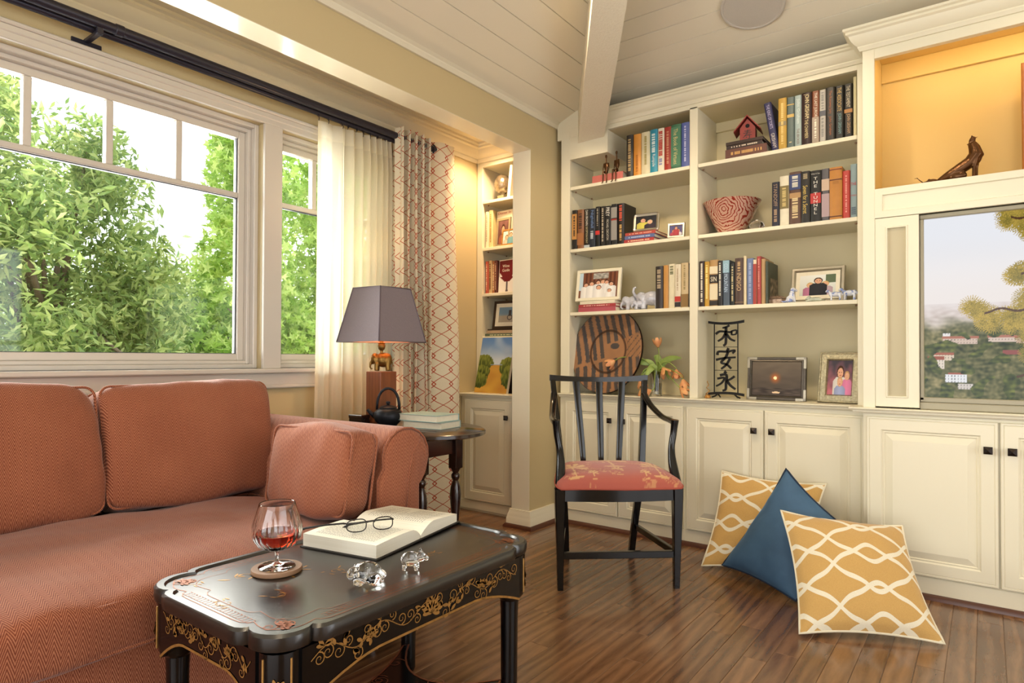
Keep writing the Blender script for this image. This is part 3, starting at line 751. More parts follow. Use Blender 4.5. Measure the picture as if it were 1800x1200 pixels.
BOXES = [(.09, .335, .035, .022, (236, 232, 228)), (.09, .295, .16, .03, (214, 190, 172)), (.04, .205, .10, .035, (226, 205, 180)), (.02, .16, .075, .055, (232, 218, 200)), (.10, .085, .10, .045, (236, 236, 238)), (.16, .05, .07, .03, (216, 206, 196)), (.30, .305, .12, .028, (218, 196, 180)), (.42, .30, .09, .026, (214, 180, 164)), (.02, .265, .03, .025, (222, 200, 178))]
ROOF = [(.085, .325, .17, .013, (176, 110, 88)), (.035, .235, .105, .013, (170, 98, 76)), (.015, .21, .08, .02, (160, 84, 64)), (.115, .128, .07, .012, (168, 92, 76)), (.295, .33, .13, .012, (178, 116, 96)), (.415, .325, .1, .012, (176, 104, 84)), (.36, .24, .08, .022, (150, 80, 76))]
BUCK = {}
for nd in NEED:
    for i_ in range(int((nd[0] - nd[2]) * 20), int((nd[0] + nd[2]) * 20) + 1):
        for j_ in range(int((nd[1] - nd[2]) * 20), int((nd[1] + nd[2]) * 20) + 1): BUCK.setdefault((i_, j_), []).append(nd)
def scene_fn(u, v):
    a = u * (1.602 / .766)          # distance from the left edge in screen heights
    if v > .52: c = mixc((240, 232, 228), (240, 242, 248), sstep(.52, .95, v))
    else:
        n1 = noise.noise(Vector((a * 26, v * 60, 1))); n2 = noise.noise(Vector((a * 9, v * 12, 4)))
        far = mixc((205, 190, 182), (228, 216, 210), .5 + .8 * n1)
        n3 = noise.noise(Vector((a * 60, v * 60, 3))); near = mixc((58, 66, 32), (146, 136, 92), .45 + .6 * n2 + .5 * n1 + .5 * n3)
        c = mixc(near, far, sstep(.36, .46, v + .05 * n2))
        c = mixc(c, (236, 228, 226), .8 * sstep(.46, .53, v + .02 * n2))
        if v < .36:
            for (bx, bz, bw, bh, bc) in BOXES + ROOF:
                if bx < a < bx + bw and bz < v < bz + bh:
                    c = bc
                    if bc[0] > 200 and (a * 70) % 1 < .3 and (v * 60) % 1 < .45: c = tuple(q * .62 for q in bc)
            tr = noise.noise(Vector((a * 14, v * 16, 9)))
            if tr > .14: c = mixc((44, 58, 26), (110, 116, 54), .45 + n1 + .4 * n3)
    # pine
    for (nx_, nz_, r_, q) in BUCK.get((int(a * 20), int(v * 20)), ()):
        dx, dz = a - nx_, v - nz_; d = math.hypot(dx, dz)
        if d < r_:
            ang = math.atan2(dz, dx); ray = .5 + .5 * math.sin(ang * 29 + q * 6)
            if d < r_ * (.25 + .75 * ray): c = mixc((92, 88, 34), (196, 166, 74), min(1, .25 + .75 * ray * (.4 + q)))
    for (ax, az, bx_, bz_) in ((.28, .47, .62, .49), (.44, .67, .66, .71), (.40, .97, .70, .93), (.42, .13, .66, .2)):
        t = max(0, min(1, (a - ax) / (bx_ - ax))); zz = az + (bz_ - az) * t + .01 * math.sin(a * 40)
        if ax < a < bx_ and abs(v - zz) < .006: c = (84, 56, 38)
    return c
picture('screen', (x0 + .016, yb_ + .018, z0 + .045), (1, 0, 0), (0, 0, 1), x1 - x0 - .032, z1 - z0 - .065, 600, 300, scene_fn, tv, M['screen'])

# ceiling speaker, flush grille on the bookcase slope
nrm = Vector((0, -.27, -1)).normalized(); c0 = Vector((-.902, 3.138, 2.752))
tq = nrm.to_track_quat('Z', 'X').to_matrix().to_4x4(); tq.translation = c0 + nrm * .001
cs = MB().lathe([(.148, 0), (.148, .006), (.143, .009), (.136, .0085), (.134, .006), (.06, .0075), (.001, .008)], 40).xf(tq).build('ceiling_speaker', plain('speaker_grille', 'CFC8BC', .6, vary=.04, vscale=200, bump=.5, bscale=900), None, 30)
tag(cs, 'round pale grey ceiling speaker grille above the bookcase', 'speaker')

# recessed downlights (warm) in the board ceiling and in the alcove ceiling
em = NB('downlight_lens'); em.fin(lin('FFE2B0'), .4); em.b.inputs['Emission Color'].default_value = lin('FFD69A'); em.b.inputs['Emission Strength'].default_value = 6.0
def downlight(loc, n, aim, power, label, cone=75, blend=.6, colr=(1, .80, .55)):
    t = Vector(n).normalized().to_track_quat('Z', 'X').to_matrix().to_4x4(); t.translation = Vector(loc) + Vector(n).normalized() * .002
    rt_ = empty('downlight', loc, 0, label, 'lamp', 'recessed ceiling downlights')
    inv = Matrix.Translation(-Vector(loc))
    MB().lathe([(.066, 0), (.066, .005), (.060, .007), (.050, .003), (.046, 0)], 28).xf(inv @ t).build('trim_ring', M['trim'], rt_, 40)
    MB().lathe([(.046, .0), (.001, .001)], 24).xf(inv @ t).build('lens', em.m, rt_)
    d = bpy.data.lights.new('downlight_bulb', 'SPOT'); d.energy = power; d.spot_size = math.radians(cone); d.spot_blend = blend; d.color = colr; d.shadow_soft_size = .05
    o = bpy.data.objects.new('downlight_bulb', d); COL.objects.link(o); o.parent = rt_; o.location = Vector(n).normalized() * .03
    o.rotation_euler = Vector(aim).to_track_quat('-Z', 'Y').to_euler()
for (x, y, ax, pw_, lb) in ((-1.55, 2.35, -.12, 44, 'recessed downlight aimed at the left bookshelves'), (-.75, 2.3, -.1, 34, 'recessed downlight aimed at the middle bookshelves'), (.3, 2.2, .1, 10, 'recessed downlight in front of the television')):
    downlight((x, y, min(zL(x), zR(y))), (0, -.27, -1) if zR(y) < zL(x) else (.4, 0, -1), (ax, .62, -.78), pw_, lb)
downlight((-2.62, 3.33, 2.563), (0, 0, -1), (-.30, .06, -1), 44, 'recessed downlight in the alcove ceiling by the narrow bookcase', 120, .8, (1, .69, .40))
downlight((-.9, .3, zL(-.9)), (.4, 0, -1), (-.25, .1, -1), 26, 'unseen downlight added for warm fill near the sofa')  # extra lamp added to bring warm fill to the room centre
# warm strip lamp hidden under the front rail of the niche
ns = box('niche_strip_light', em.m, -.35, 1.5, YT + .034, YT + .05, 2.49, 2.50, 0); tag(ns, 'warm strip light tucked behind the top rail of the niche', 'lamp')
d = bpy.data.lights.new('niche_strip_bulb', 'AREA'); d.shape = 'RECTANGLE'; d.size = 1.85; d.size_y = .02; d.energy = 2.3; d.color = (1, .74, .36)
o = bpy.data.objects.new('niche_strip_bulb', d); COL.objects.link(o); o.parent = ns; o.location = (.575, YT + .06, 2.485); o.rotation_euler = Vector((0, .75, -.5)).to_track_quat('-Z', 'Y').to_euler()
# ================================================================ SOFA
sofa = empty('sofa', (0, 0, 0), 0, 'rust chevron-weave sofa with rolled arm below the picture window', 'sofa')
SY0, SY1 = -.80, 1.70
def T(x, y, z): return Matrix.Translation((x, y, z))
# base with skirt: slightly curved bottom
b = MB().box(-2.74, -1.715, SY0 + .02, SY1 - .01, .035, .345, .012); b.build('base', M['sofa_y'], sofa)
for yy in (SY0 + .12, SY1 - .14):
    for xx in (-2.66, -1.80): MB().lathe([(.022, 0), (.028, .036)], 12, (xx, yy, 0)).build('foot', M['darkwood'], sofa)
b = MB().cushion((.16, SY1 - SY0 - .30, .55), 6, 12, (0, 0, 0), .004).xf(T(-2.73, (SY0 + SY1) / 2, .555)); b.build('back_frame', M['sofa_y'], sofa, True)
def arm(y_in, y_out, sgn):
    """rolled arm: swept section in the y-z plane, running along x; sgn +1 scroll towards +y"""
    y0 = y_in; w_ = abs(y_out - y_in)
    sec = [(0, .035), (0, .30), (-.004, .52), (-.004, .62)]
    cyc, czc, R = w_ * .50 + .035, .690, .105
    for k in range(15):
        a = math.radians(195 - k * 20); sec.append((cyc + R * math.cos(a) * 1.08, czc + R * math.sin(a)))
    sec = [p for p in sec if not (p[0] < w_ - .01 and p[1] < .61 and sec.index(p) > 4)]
    sec += [(w_, .60), (w_, .30), (w_, .035)]
    def P(p, x, sh=0): 
        c = (w_ * .5, .42); return (x, y0 + sgn * (p[0] + (c[0] - p[0]) * sh), p[1] + (c[1] - p[1]) * sh)
    b = MB(); rows = [(-2.74, .04), (-2.72, 0), (-2.45, 0), (-2.2, 0), (-1.95, 0), (-1.74, 0), (-1.706, .012), (-1.694, .05), (-1.690, .12)]
    n = len(sec)
    for (x, sh) in rows: b.v += [P(p, x, sh) for p in sec]
    for i in range(len(rows) - 1):
        for k in range(n): b.f.append((i * n + k, (i + 1) * n + k, (i + 1) * n + (k + 1) % n, i * n + (k + 1) % n) if sgn > 0 else (i * n + k, i * n + (k + 1) % n, (i + 1) * n + (k + 1) % n, (i + 1) * n + k))
    b.f.append(tuple(range(n)) if sgn > 0 else tuple(range(n))[::-1]); L = (len(rows) - 1) * n
    b.f.append(tuple(L + k for k in range(n))[::-1] if sgn > 0 else tuple(L + k for k in range(n)))
    a_ = b.build('arm', M['sofa_x'], sofa, 50)
    MB().tube([P(p, -1.703, .005) for p in sec], .0042, 6).build('welt', M['sofa_x'], a_, True)
    MB().tube([(-1.690, y0 + sgn * (w_ * .62), .50), (-1.688, y0 + sgn * (w_ * .66), .60), (-1.690, y0 + sgn * (cyc + .02), .70), (-1.692, y0 + sgn * (cyc + .06), .745)], .0032, 6).build('seam', M['sofa_x'], a_, True)
arm(1.505, 1.70, 1); arm(-.605, -.80, -1)
# seat cushion (one bench cushion), back cushions with welts
def rect_loop(hx, hy, z, r=.06, n=6):
    pts = []
    for (cx_, cy_, a0) in ((hx - r, hy - r, 0), (-hx + r, hy - r, 90), (-hx + r, -hy + r, 180), (hx - r, -hy + r, 270)):
        for k in range(n + 1): a = math.radians(a0 + 90 * k / n); pts.append((cx_ + r * math.cos(a), cy_ + r * math.sin(a), z))
    return pts
sw = 1.50 + .60
b = MB().cushion((.80, sw, .135), 7, 56, (.012, 0, .040), .011, 3.0).xf(T(-2.075, .45, .412) @ Matrix.Rotation(math.radians(1.5), 4, 'Y'))
for i_, p_ in enumerate(b.v):          # soft gathers along the front edge
    k_ = max(0, min(1, (p_[0] + 1.98) / .28)) * max(0, min(1, (p_[2] - .36) / .08))
    if k_ > 0: b.v[i_] = (p_[0] + .010 * k_ * noise.noise(Vector((0, p_[1] * 9, 3))), p_[1], p_[2] + .016 * k_ * noise.noise(Vector((p_[0] * 4, p_[1] * 8, 1))) + .006 * k_ * noise.noise(Vector((p_[0] * 5 + p_[1] * 8, p_[1] * 20, 5))))
seat = b.build('seat_cushion', M['sofa_y'], sofa, True)
for zz in (.056, -.060):
    MB().tube([Vector(p) for p in rect_loop(.402, sw / 2 - .004, zz, .05)], .0052, 6, True).xf(T(-2.075, .45, .412) @ Matrix.Rotation(math.radians(1.5), 4, 'Y')).build('welt', M['sofa_y'], seat, True)
def back_cushion(yc, wd, seed, rz):
    Mx = T(-2.52, yc, .715) @ Matrix.Rotation(math.radians(rz), 4, 'Z') @ Matrix.Rotation(math.radians(-13), 4, 'Y')
    b = MB().cushion((.17, wd, .44), 9, 26, (.055, .004, .018), .014, seed).xf(Mx)
    c = b.build('back_cushion', M['sofa_y'], sofa, True)
    for sx in (.073, -.073):
        lp = [Mx @ Vector((sx, p[0], p[1])) for p in rect_loop(wd / 2 - .004, .216, 0, .035)]
        MB().tube(lp, .0048, 6, True).build('welt', M['sofa_y'], c, True)
back_cushion(1.245, .640, 1.3, -1.5); back_cushion(.575, .680, 6.1, 1.0); back_cushion(-.12, .68, 9.4, 0)
# loose cushion leaning on the arm
Mx = T(-1.90, 1.410, .652) @ Matrix.Rotation(math.radians(3), 4, 'Z') @ Matrix.Rotation(math.radians(-9), 4, 'X')
tc = MB().cushion((.42, .13, .285), 6, 22, (.0, .028, .018), .014, 4.4).xf(Mx).build('arm_cushion', M['sofa_x'], None, True)
tag(tc, 'small rust chevron cushion leaning against the rolled sofa arm', 'cushion')
for sy in (.055, -.055): MB().tube([Mx @ Vector((p[0], sy, p[1])) for p in rect_loop(.208, .140, 0, .03)], .0045, 6, True).build('welt', M['sofa_x'], tc, True)

# ================================================================ COFFEE TABLE
ct = empty('coffee_table', (-1.353, 1.139, 0), 0, 'black lacquer coffee table with gilt scrollwork in front of the sofa', 'coffee table')
TH, HX, HY = .51, .280, .452
def lobed(hx, hy, ins=0.0):
    """rectangle whose corners are scalloped lobes with small cusps"""
    q = []
    hx -= ins; hy -= ins
    R = .070 - ins * .35; cx_, cy_ = hx - .082 + ins * .3, hy - .082 + ins * .3
    corner = [(hx, hy - .150), (hx - .002, hy - .128), (hx - .010, hy - .114), (hx - .021, hy - .108)]
    for k in range(9):
        a = math.radians(-12 + 114 * k / 8); corner.append((cx_ + R * math.cos(a), cy_ + R * math.sin(a)))
    corner += [(hx - .108, hy - .021), (hx - .114, hy - .010), (hx - .128, hy - .002), (hx - .150, hy)]
    for (sx, sy) in ((1, 1), (-1, 1), (-1, -1), (1, -1)):
        c = [(p[0] * sx, p[1] * sy) for p in corner]
        q += c if sx * sy > 0 else c[::-1]
    return q
def loft(b, loops):
    n = len(loops[0][0]); o = len(b.v)
    for (lp, z) in loops: b.v += [(p[0], p[1], z) for p in lp]
    for i in range(len(loops) - 1):
        for k in range(n): b.f.append((o + i * n + k, o + i * n + (k + 1) % n, o + (i + 1) * n + (k + 1) % n, o + (i + 1) * n + k))
    b.f.append(tuple(o + k for k in range(n))[::-1]); L = o + (len(loops) - 1) * n; b.f.append(tuple(L + k for k in range(n)))
    return b
def lacquer_top():
    b = NB('lacquered_top'); co = b.coord(); n = b.noise(co, 9, 5, .6); sctr = b.noise(b.mapping(co, (40, 6, 6), rot=(0, 0, .6)), 9, 2)
    b.fin(b.mix(n, lin('0A0A0A'), lin('1A1714')), b.math('ADD', .275, b.math('MULTIPLY', b.noise(co, 6, 2, .5), .04)))
    b.b.inputs['Specular IOR Level'].default_value = 1.0; return b.m
lt = lacquer_top()
b = loft(MB(), [(lobed(HX, HY, .012), TH - .040), (lobed(HX, HY, .002), TH - .034), (lobed(HX, HY, 0), TH - .022), (lobed(HX, HY, 0), TH - .006), (lobed(HX, HY, .005), TH), (lobed(HX, HY, .017), TH), (lobed(HX, HY, .020), TH - .006)])
b.build('tabletop', lt, ct, 40)
# apron frames with arched lower edge
def arch(L, z0, z1, n=22, end=.055):
    top = [(-L, z1), (L, z1)]; bot = []
    for k in range(n + 1):
        t = -1 + 2 * k / n; e = max(0, (abs(t) - .45) / .55); bot.append((L * t, z0 + .055 - end * e ** 1.6))
    return bot + top[::-1]
ax, ay = HX - .028, HY - .030
for s in (-1, 1):
    MB().prism(arch(ay - .055, .345, TH - .04), s * ax - .008, s * ax + .008, 'x').build('apron', M['black'], ct)
    MB().prism(arch(ax - .055, .345, TH - .04), s * ay - .008, s * ay + .008, 'y').build('apron', M['black'], ct)
def ribbon(b, pts, o, ux, uz, un, w0, lift=.0012):
    """flat stroke on a face from 2-D points; w0 width or list"""
    P = [Vector((p[0], p[1])) for p in pts]; n = len(P); ws = w0 if isinstance(w0, list) else [w0] * n; vs = []
    for i in range(n):
        t = (P[min(i + 1, n - 1)] - P[max(i - 1, 0)]); t = t.normalized() if t.length > 1e-9 else Vector((1, 0)); nn = Vector((-t.y, t.x)) * ws[i] / 2
        for q in (P[i] + nn, P[i] - nn): vs.append(Vector(o) + Vector(ux) * q.x + Vector(uz) * q.y + Vector(un) * lift)
    b.add(vs, [(2 * i, 2 * i + 1, 2 * i + 3, 2 * i + 2) for i in range(n - 1)])
def spiral(c, r, a0, turns, sg, n=18): return [(c[0] + r * (1 - .85 * k / n) * math.cos(a0 + sg * turns * 2 * PI * k / n), c[1] + r * (1 - .85 * k / n) * math.sin(a0 + sg * turns * 2 * PI * k / n)) for k in range(n + 1)]
def petal(c, a, L, wd, n=6):
    out = [(c[0], c[1])]; W_ = [.0005]
    for k in range(1, n + 1):
        t = k / n; out.append((c[0] + L * t * math.cos(a), c[1] + L * t * math.sin(a))); W_.append(max(.0006, wd * math.sin(PI * min(1, t * .92)) ** .8))
    return out, W_
def flower(b, c, r, fr):
    for k in range(9): p, w_ = petal(c, PI * (k - 1) / 7, r * (1 if k % 2 else .8), r * .34); ribbon(b, p, *fr, w_, .0016)
    for k in range(5): p, w_ = petal((c[0], c[1] - r * .15), PI * (.1 + .8 * k / 4), r * .55, r * .2); ribbon(b, p, *fr, w_, .0022)
def scrollwork(fr, L, z, seed, big=True):
    """vine, spirals, leaves and blossoms along a face of half-length L"""
    rr = random.Random(seed); b = MB()
    vine = [(-L + 2 * L * k / 60, z + .016 * math.sin(k * .5 + seed)) for k in range(61)]; ribbon(b, vine, *fr, .0022)
    x = -L + .02
    while x < L - .01:
        zz = z + .016 * math.sin((x + L) / (2 * L) * 30 + seed); sg = rr.choice((-1, 1))
        ribbon(b, spiral((x, zz + sg * .016), rr.uniform(.011, .018), -sg * PI / 2, 1.4, sg), *fr, [.0030 - .0018 * k / 18 for k in range(19)])
        if rr.random() < .7:
            for k in range(3): p, w_ = petal((x + .012, zz - sg * .008), rr.uniform(0, 2 * PI), rr.uniform(.014, .022), .009); ribbon(b, p, *fr, w_, .0016)
        x += rr.uniform(.018, .030)
    if big: flower(b, (0, z - .012), .038, fr)
    flower(b, (-L * .55, z - .004), .020, fr); flower(b, (L * .55, z - .004), .020, fr)
    return b
for s in (-1, 1):
    fr = ((s * (ax + .008), 0, 0), (0, s, 0), (0, 0, 1), (s, 0, 0)); bb = scrollwork(fr, ay - .075, .442, 5 + s)
    ar = arch(ay - .055, .345, TH - .04)[:23]; ribbon(bb, [(p[0], p[1] + .004) for p in ar], *fr, .006); bb.build('gilt_scrollwork', M['gold'], ct)['kind'] = 'stuff'
    fr = ((0, s * (ay + .008), 0), (-s, 0, 0), (0, 0, 1), (0, s, 0)); bb = scrollwork(fr, ax - .070, .442, 9 + s, False)
    ar = arch(ax - .055, .345, TH - .04)[:23]; ribbon(bb, [(p[0], p[1] + .004) for p in ar], *fr, .006); bb.build('gilt_scrollwork', M['gold'], ct)['kind'] = 'stuff'
# legs: rounded corner columns that slim below the apron
for sx in (-1, 1):
    for sy in (-1, 1):
        cx_, cy_ = sx * (HX - .068), sy * (HY - .070); b = MB()
        b.lathe([(.020, 0), (.024, .01), (.024, .05), (.026, .30), (.028, .335), (.042, .352), (.046, .375), (.046, TH - .040)], 20, (cx_, cy_, 0))
        lg = b.build('leg', M['black'], ct, 35)
        g = MB(); a0 = math.atan2(sy, sx)
        for da in (-.62, .62):
            a = a0 + da; g.tube([(cx_ + .0465 * math.cos(a), cy_ + .0465 * math.sin(a), z) for z in (.362, .46)], .0022, 6)
        un = Vector((math.cos(a0), math.sin(a0), 0)); ux = Vector((-un.y, un.x, 0))
        flower(g, (0, .400), .024, (Vector((cx_, cy_, 0)) + un * .0455, ux, (0, 0, 1), un)); flower(g, (0, .375), .018, (Vector((cx_, cy_, 0)) + un * .0455, ux, (0, 0, 1), un))
        g.build('gilt_blossom', M['gold'], lg)['kind'] = 'stuff'
# inlaid border and motifs on the top
b = MB(); fr = ((0, 0, TH - .006), (1, 0, 0), (0, 1, 0), (0, 0, 1))
for ins, w_ in ((.032, .0022), (.070, .0016)):
    lp = lobed(HX, HY, ins); ribbon(b, lp + [lp[0]], *fr, w_, .0006)
rr = random.Random(8)
for k in range(46):            # fret marks between the border lines
    t = -HY + .16 + k * (2 * HY - .32) / 45
    for s in (-1, 1):
        x_ = s * (HX - .051); ribbon(b, [(x_ - .011, t), (x_ - .011, t + .011), (x_ + .007, t + .011), (x_ + .007, t + .003), (x_ - .004, t + .003)], *fr, .0018, .0006)
for k in range(22):
    t = -HX + .15 + k * (2 * HX - .30) / 21
    for s in (-1, 1):
        y_ = s * (HY - .051); ribbon(b, [(t, y_ - .011), (t + .009, y_ - .011), (t + .009, y_ + .007), (t + .002, y_ + .007)], *fr, .0018, .0006)
for (cx_, cy_) in ((HX - .075, HY - .075), (HX - .075, -HY + .075), (-HX + .075, HY - .075), (-HX + .075, -HY + .075)):
    for q in range(4): ribbon(b, spiral((cx_ + rr.uniform(-.02, .02), cy_ + rr.uniform(-.02, .02)), .018, rr.uniform(0, 6), 1.3, rr.choice((-1, 1))), *fr, .0026, .0006)
    flower(b, (cx_, cy_), .026, fr)
b.build('gilt_border', M['copper'], ct)['kind'] = 'stuff'
b = MB()
for (cx_, cy_, s_) in ((-.06, -.16, .03), (.02, -.10, .022), (-.13, -.27, .03), (.05, -.28, .022), (-.03, .02, .02), (.12, .15, .02), (-.18, -.36, .02), (0, -.38, .025)):
    for q in range(5): p, w_ = petal((cx_ + rr.uniform(-s_, s_), cy_ + rr.uniform(-s_, s_)), rr.uniform(0, 6.28), s_ * rr.uniform(.5, 1.1), s_ * .3); ribbon(b, p, *fr, [q_ * .6 for q_ in w_], .0006)
    ribbon(b, spiral((cx_, cy_), s_, rr.uniform(0, 6), .8, 1), *fr, .0016, .0006)
b.build('gilt_motif', M['gold'], ct)['kind'] = 'stuff'
# low concave shelf tying the legs together
out = []
for (x_, y_) in ((1, 1), (-1, 1), (-1, -1), (1, -1)): out.append((x_ * (HX - .068), y_ * (HY - .070)))
poly = []
for k in range(4):
    p, q = Vector(out[k]), Vector(out[(k + 1) % 4]); d = (q - p).normalized(); nn = Vector((d.y, -d.x))
    for j in range(13):
        t = .045 + .91 * j / 12; m_ = p.lerp(q, t); dip = (.135 if k % 2 else .165) * (1 - abs(2 * t - 1) ** 2.0); e = m_ - nn * (dip - .012); poly.append((e.x, e.y))
sh = MB().prism(poly, .075, .095).build('low_shelf', M['black'], ct)
b = MB(); ribbon(b, poly + [poly[0]], (0, 0, .095), (1, 0, 0), (0, 1, 0), (0, 0, 1), .006)
for k in range(6): ribbon(b, spiral((rr.uniform(-.1, .1), rr.uniform(-.25, .25)), .03, rr.uniform(0, 6), 1.2, 1), (0, 0, .095), (1, 0, 0), (0, 1, 0), (0, 0, 1), .003)
for (x_, y_) in ((-.13, .25), (.13, .25), (-.13, -.25), (.13, -.25)): ribbon(b, spiral((x_, y_), .03, 1, 1.2, 1), (0, 0, .095), (1, 0, 0), (0, 1, 0), (0, 0, 1), .003)
b.build('gilt_edge', M['copper'], sh)['kind'] = 'stuff'

# ---------------------------------------------------------------- on the coffee table
ZT = TH - .006 + .0006
co_ = MB().lathe([(.060, 0), (.062, .002), (.062, .009), (.061, .011), (.001, .011)], 40).build('coaster', M['tanwood'], None, 40, loc=(-1.452, .948, ZT)); tag(co_, 'round tan leather coaster under the brandy glass', 'coaster')
bg_ = empty('brandy_glass', (-1.452, .948, ZT + .0112), 0, 'cut crystal brandy glass holding a little amber brandy', 'glass')
def ridged(prof, n, amp, z0, z1, c=(0, 0, 0), m=24):
    b = MB(); vs = []; fs = []
    for (r, z) in prof:
        for k in range(n):
            a = 2 * PI * k / n; d = amp * (abs(math.sin(a * m / 2)) - .5) if z0 < z < z1 else 0; vs.append((c[0] + max(r + d, 1e-5) * math.cos(a), c[1] + max(r + d, 1e-5) * math.sin(a), z))
    for i in range(len(prof) - 1):
        for k in range(n): fs.append((i * n + k, i * n + (k + 1) % n, (i + 1) * n + (k + 1) % n, (i + 1) * n + k))
    return b.add(vs, fs)
outer = [(.005, .043), (.024, .045), (.044, .055), (.056, .072), (.0605, .090), (.0595, .108), (.054, .130), (.0475, .150), (.0445, .161)]
inner = [(.0425, .161), (.0455, .150), (.0515, .130), (.0565, .108), (.0575, .090), (.053, .075), (.042, .060), (.022, .051), (.0001, .049)]
bowl = ridged(outer + [(.0435, .1625)] + inner, 120, .0032, .052, .125, m=18)
bowl.build('bowl', M['crystal'], bg_, 40)
MB().lathe([(.0055, .012), (.0042, .020), (.0045, .034), (.0075, .044), (.0085, .0435)], 12).build('stem', M['crystal'], bg_, 40)
ft = ridged([(.0001, .0005), (.044, .0005), (.045, .002), (.043, .004), (.015, .008), (.006, .0125)], 72, .0008, .003, .01, m=20); ft.build('foot', M['crystal'], bg_, 40)
liq = [(.0001, .0495), (.0215, .0515), (.0415, .0605), (.0525, .0755), (.0555, .0840), (.0560, .0870), (.0001, .0870)]
MB().lathe(liq, 48).build('brandy', M['brandy'], bg_, 40)

# open book
ob = empty('open_book', (0, 0, 0), 0, 'thick open hardback book lying face up on the coffee table', 'book')
A0, A1 = Vector((-1.565, 1.094, 0)), Vector((-1.322, 1.160, 0))      # near edge of the left half (left end, right end at lower corner)
ux = Vector((-.045, .247, 0)).normalized(); uy = Vector((-.247, -.045, 0)).normalized()   # ux across the spread, uy towards the sofa (page height)
org = Vector((-1.318, 1.160, ZT)); PW, PH = .205, .262
def Q(a, b_, z): return org + ux * a + uy * b_ + Vector((0, 0, z))
def page_block(b, side):
    n = 12; sec = []
    for k in range(n + 1):
        t = k / n; a = t * PW
        if side < 0: zt = .036 + .003 * math.sin(PI * (1 - t)) - (.020 * max(0, (t - .80) / .20) ** 2); a0 = a
        else: zt = .030 * (1 - (1 - min(1, t * 2.6)) ** 2) * (1 - .55 * max(0, t - .35)) + .012; a0 = PW + .004 + a
        sec.append((a0, zt))
    vs = []
    for (a, z) in sec: vs += [Q(a, 0, z + .003), Q(a, PH, z + .003), Q(a, 0, .004), Q(a, PH, .004)]
    fs = []
    for k in range(n):
        i, j = 4 * k, 4 * k + 4; fs += [(i, j, j + 1, i + 1), (i + 2, i + 3, j + 3, j + 2), (i, i + 2, j + 2, j), (i + 1, j + 1, j + 3, i + 3)]
    fs += [(0, 1, 3, 2), (4 * n, 4 * n + 2, 4 * n + 3, 4 * n + 1)]
    b.add(vs, fs); return sec
pb = NB('open_page_paper'); px_ = pb.noise(pb.mapping(pb.coord(), (1, 1, 260)), 3, 2); pb.fin(pb.mix(px_, lin('D9D2BC'), lin('F4F0E4')), .75)
for side in (-1, 1):
    b = MB(); sec = page_block(b, side); pg = b.build('pages', pb.m, ob, 40)
    t = MB(); rr = random.Random(side + 3)
    lo, hi = (.022, PW - .045) if side < 0 else (PW + .050, 2 * PW - .018)
    def zat(a):
        for (p, q) in zip(sec, sec[1:]):
            if p[0] <= a <= q[0]: return p[1] + (q[1] - p[1]) * (a - p[0]) / (q[0] - p[0]) + .0034
        return sec[-1][1] + .0034
    for ln in range(25):
        bb = PH - .03 - ln * .0085; a = lo; end = hi if rr.random() > .15 else lo + (hi - lo) * rr.uniform(.3, .8)
        while a < end:
            L = rr.uniform(.004, .016); a2 = min(a + L, end)
            t.add([Q(a, bb, zat(a)), Q(a2, bb, zat(a2)), Q(a2, bb + .0022, zat(a2)), Q(a, bb + .0022, zat(a))], [(0, 1, 2, 3)]); a = a2 + .003
    t.build('printed_lines', plain('grey_print', '8A867E', .8), pg)['kind'] = 'stuff'
b = MB(); b.add([Q(-.006, -.006, .0), Q(2 * PW + .014, -.006, .006), Q(2 * PW + .014, PH + .006, .006), Q(-.006, PH + .006, .0), Q(-.006, -.006, .0035), Q(2 * PW + .014, -.006, .0095), Q(2 * PW + .014, PH + .006, .0095), Q(-.006, PH + .006, .0035)], [(3, 2, 1, 0), (4, 5, 6, 7), (0, 1, 5, 4), (1, 2, 6, 5), (2, 3, 7, 6), (3, 0, 4, 7)])
b.build('cover', plain('dark_book_cloth', '2A2520', .6), ob)

# reading glasses lying on the book
eg = empty('reading_glasses', (0, 0, 0), 0, 'dark framed reading glasses lying open on the open book', 'glasses')
gx = Vector((-.30, .16, 0)).normalized(); gt = Vector((-.42, -.25, 0)).normalized()
g0 = Vector((-1.425, 1.235, ZT + .0425))
gfm = plain('dark_spectacle_frame', '2B2724', .25, metal=.3)
gx = Vector((.50, .86, 0)).normalized(); gy = Vector((-.86, -.50, 0)).normalized(); gz = Vector((0, 0, 1))
def GP(a, b_, c): return g0 + (gx * a + gy * b_ + gz * c) * 1.12
for s in (-1, 1):
    lp = []
    for k in range(28):
        a = 2 * PI * k / 28; ca, sa = math.cos(a), math.sin(a); e = .75
        lp.append(GP(s * .034 + .025 * abs(ca) ** e * (1 if ca > 0 else -1), .004 * abs(ca), .019 + .016 * abs(sa) ** e * (1 if sa > 0 else -1)))
    MB().tube(lp, .0017, 6, True).build('rim', gfm, eg, True)
    lv = [GP(s * .034, .002, .019)] + lp; MB().add(lv, [(0, 1 + k, 1 + (k + 1) % 28) for k in range(28)]).build('lens', M['pane'], eg)
    hinge = GP(s * .060, .003, .026)
    MB().tube([hinge, GP(s * .064, .008, .027), GP(s * .066, .05, .022), GP(s * .066, .105, .012), GP(s * .064, .128, .004 if s < 0 else .008), GP(s * .060, .146, -.008)], [.0016, .0018, .0018, .0022, .0030, .0030], 6, flat=1.6).build('temple', gfm, eg, True)
MB().tube([GP(-.010, .001, .024), GP(-.004, -.001, .0275), GP(.004, -.001, .0275), GP(.010, .001, .024)], .0015, 6).build('bridge', gfm, eg, True)

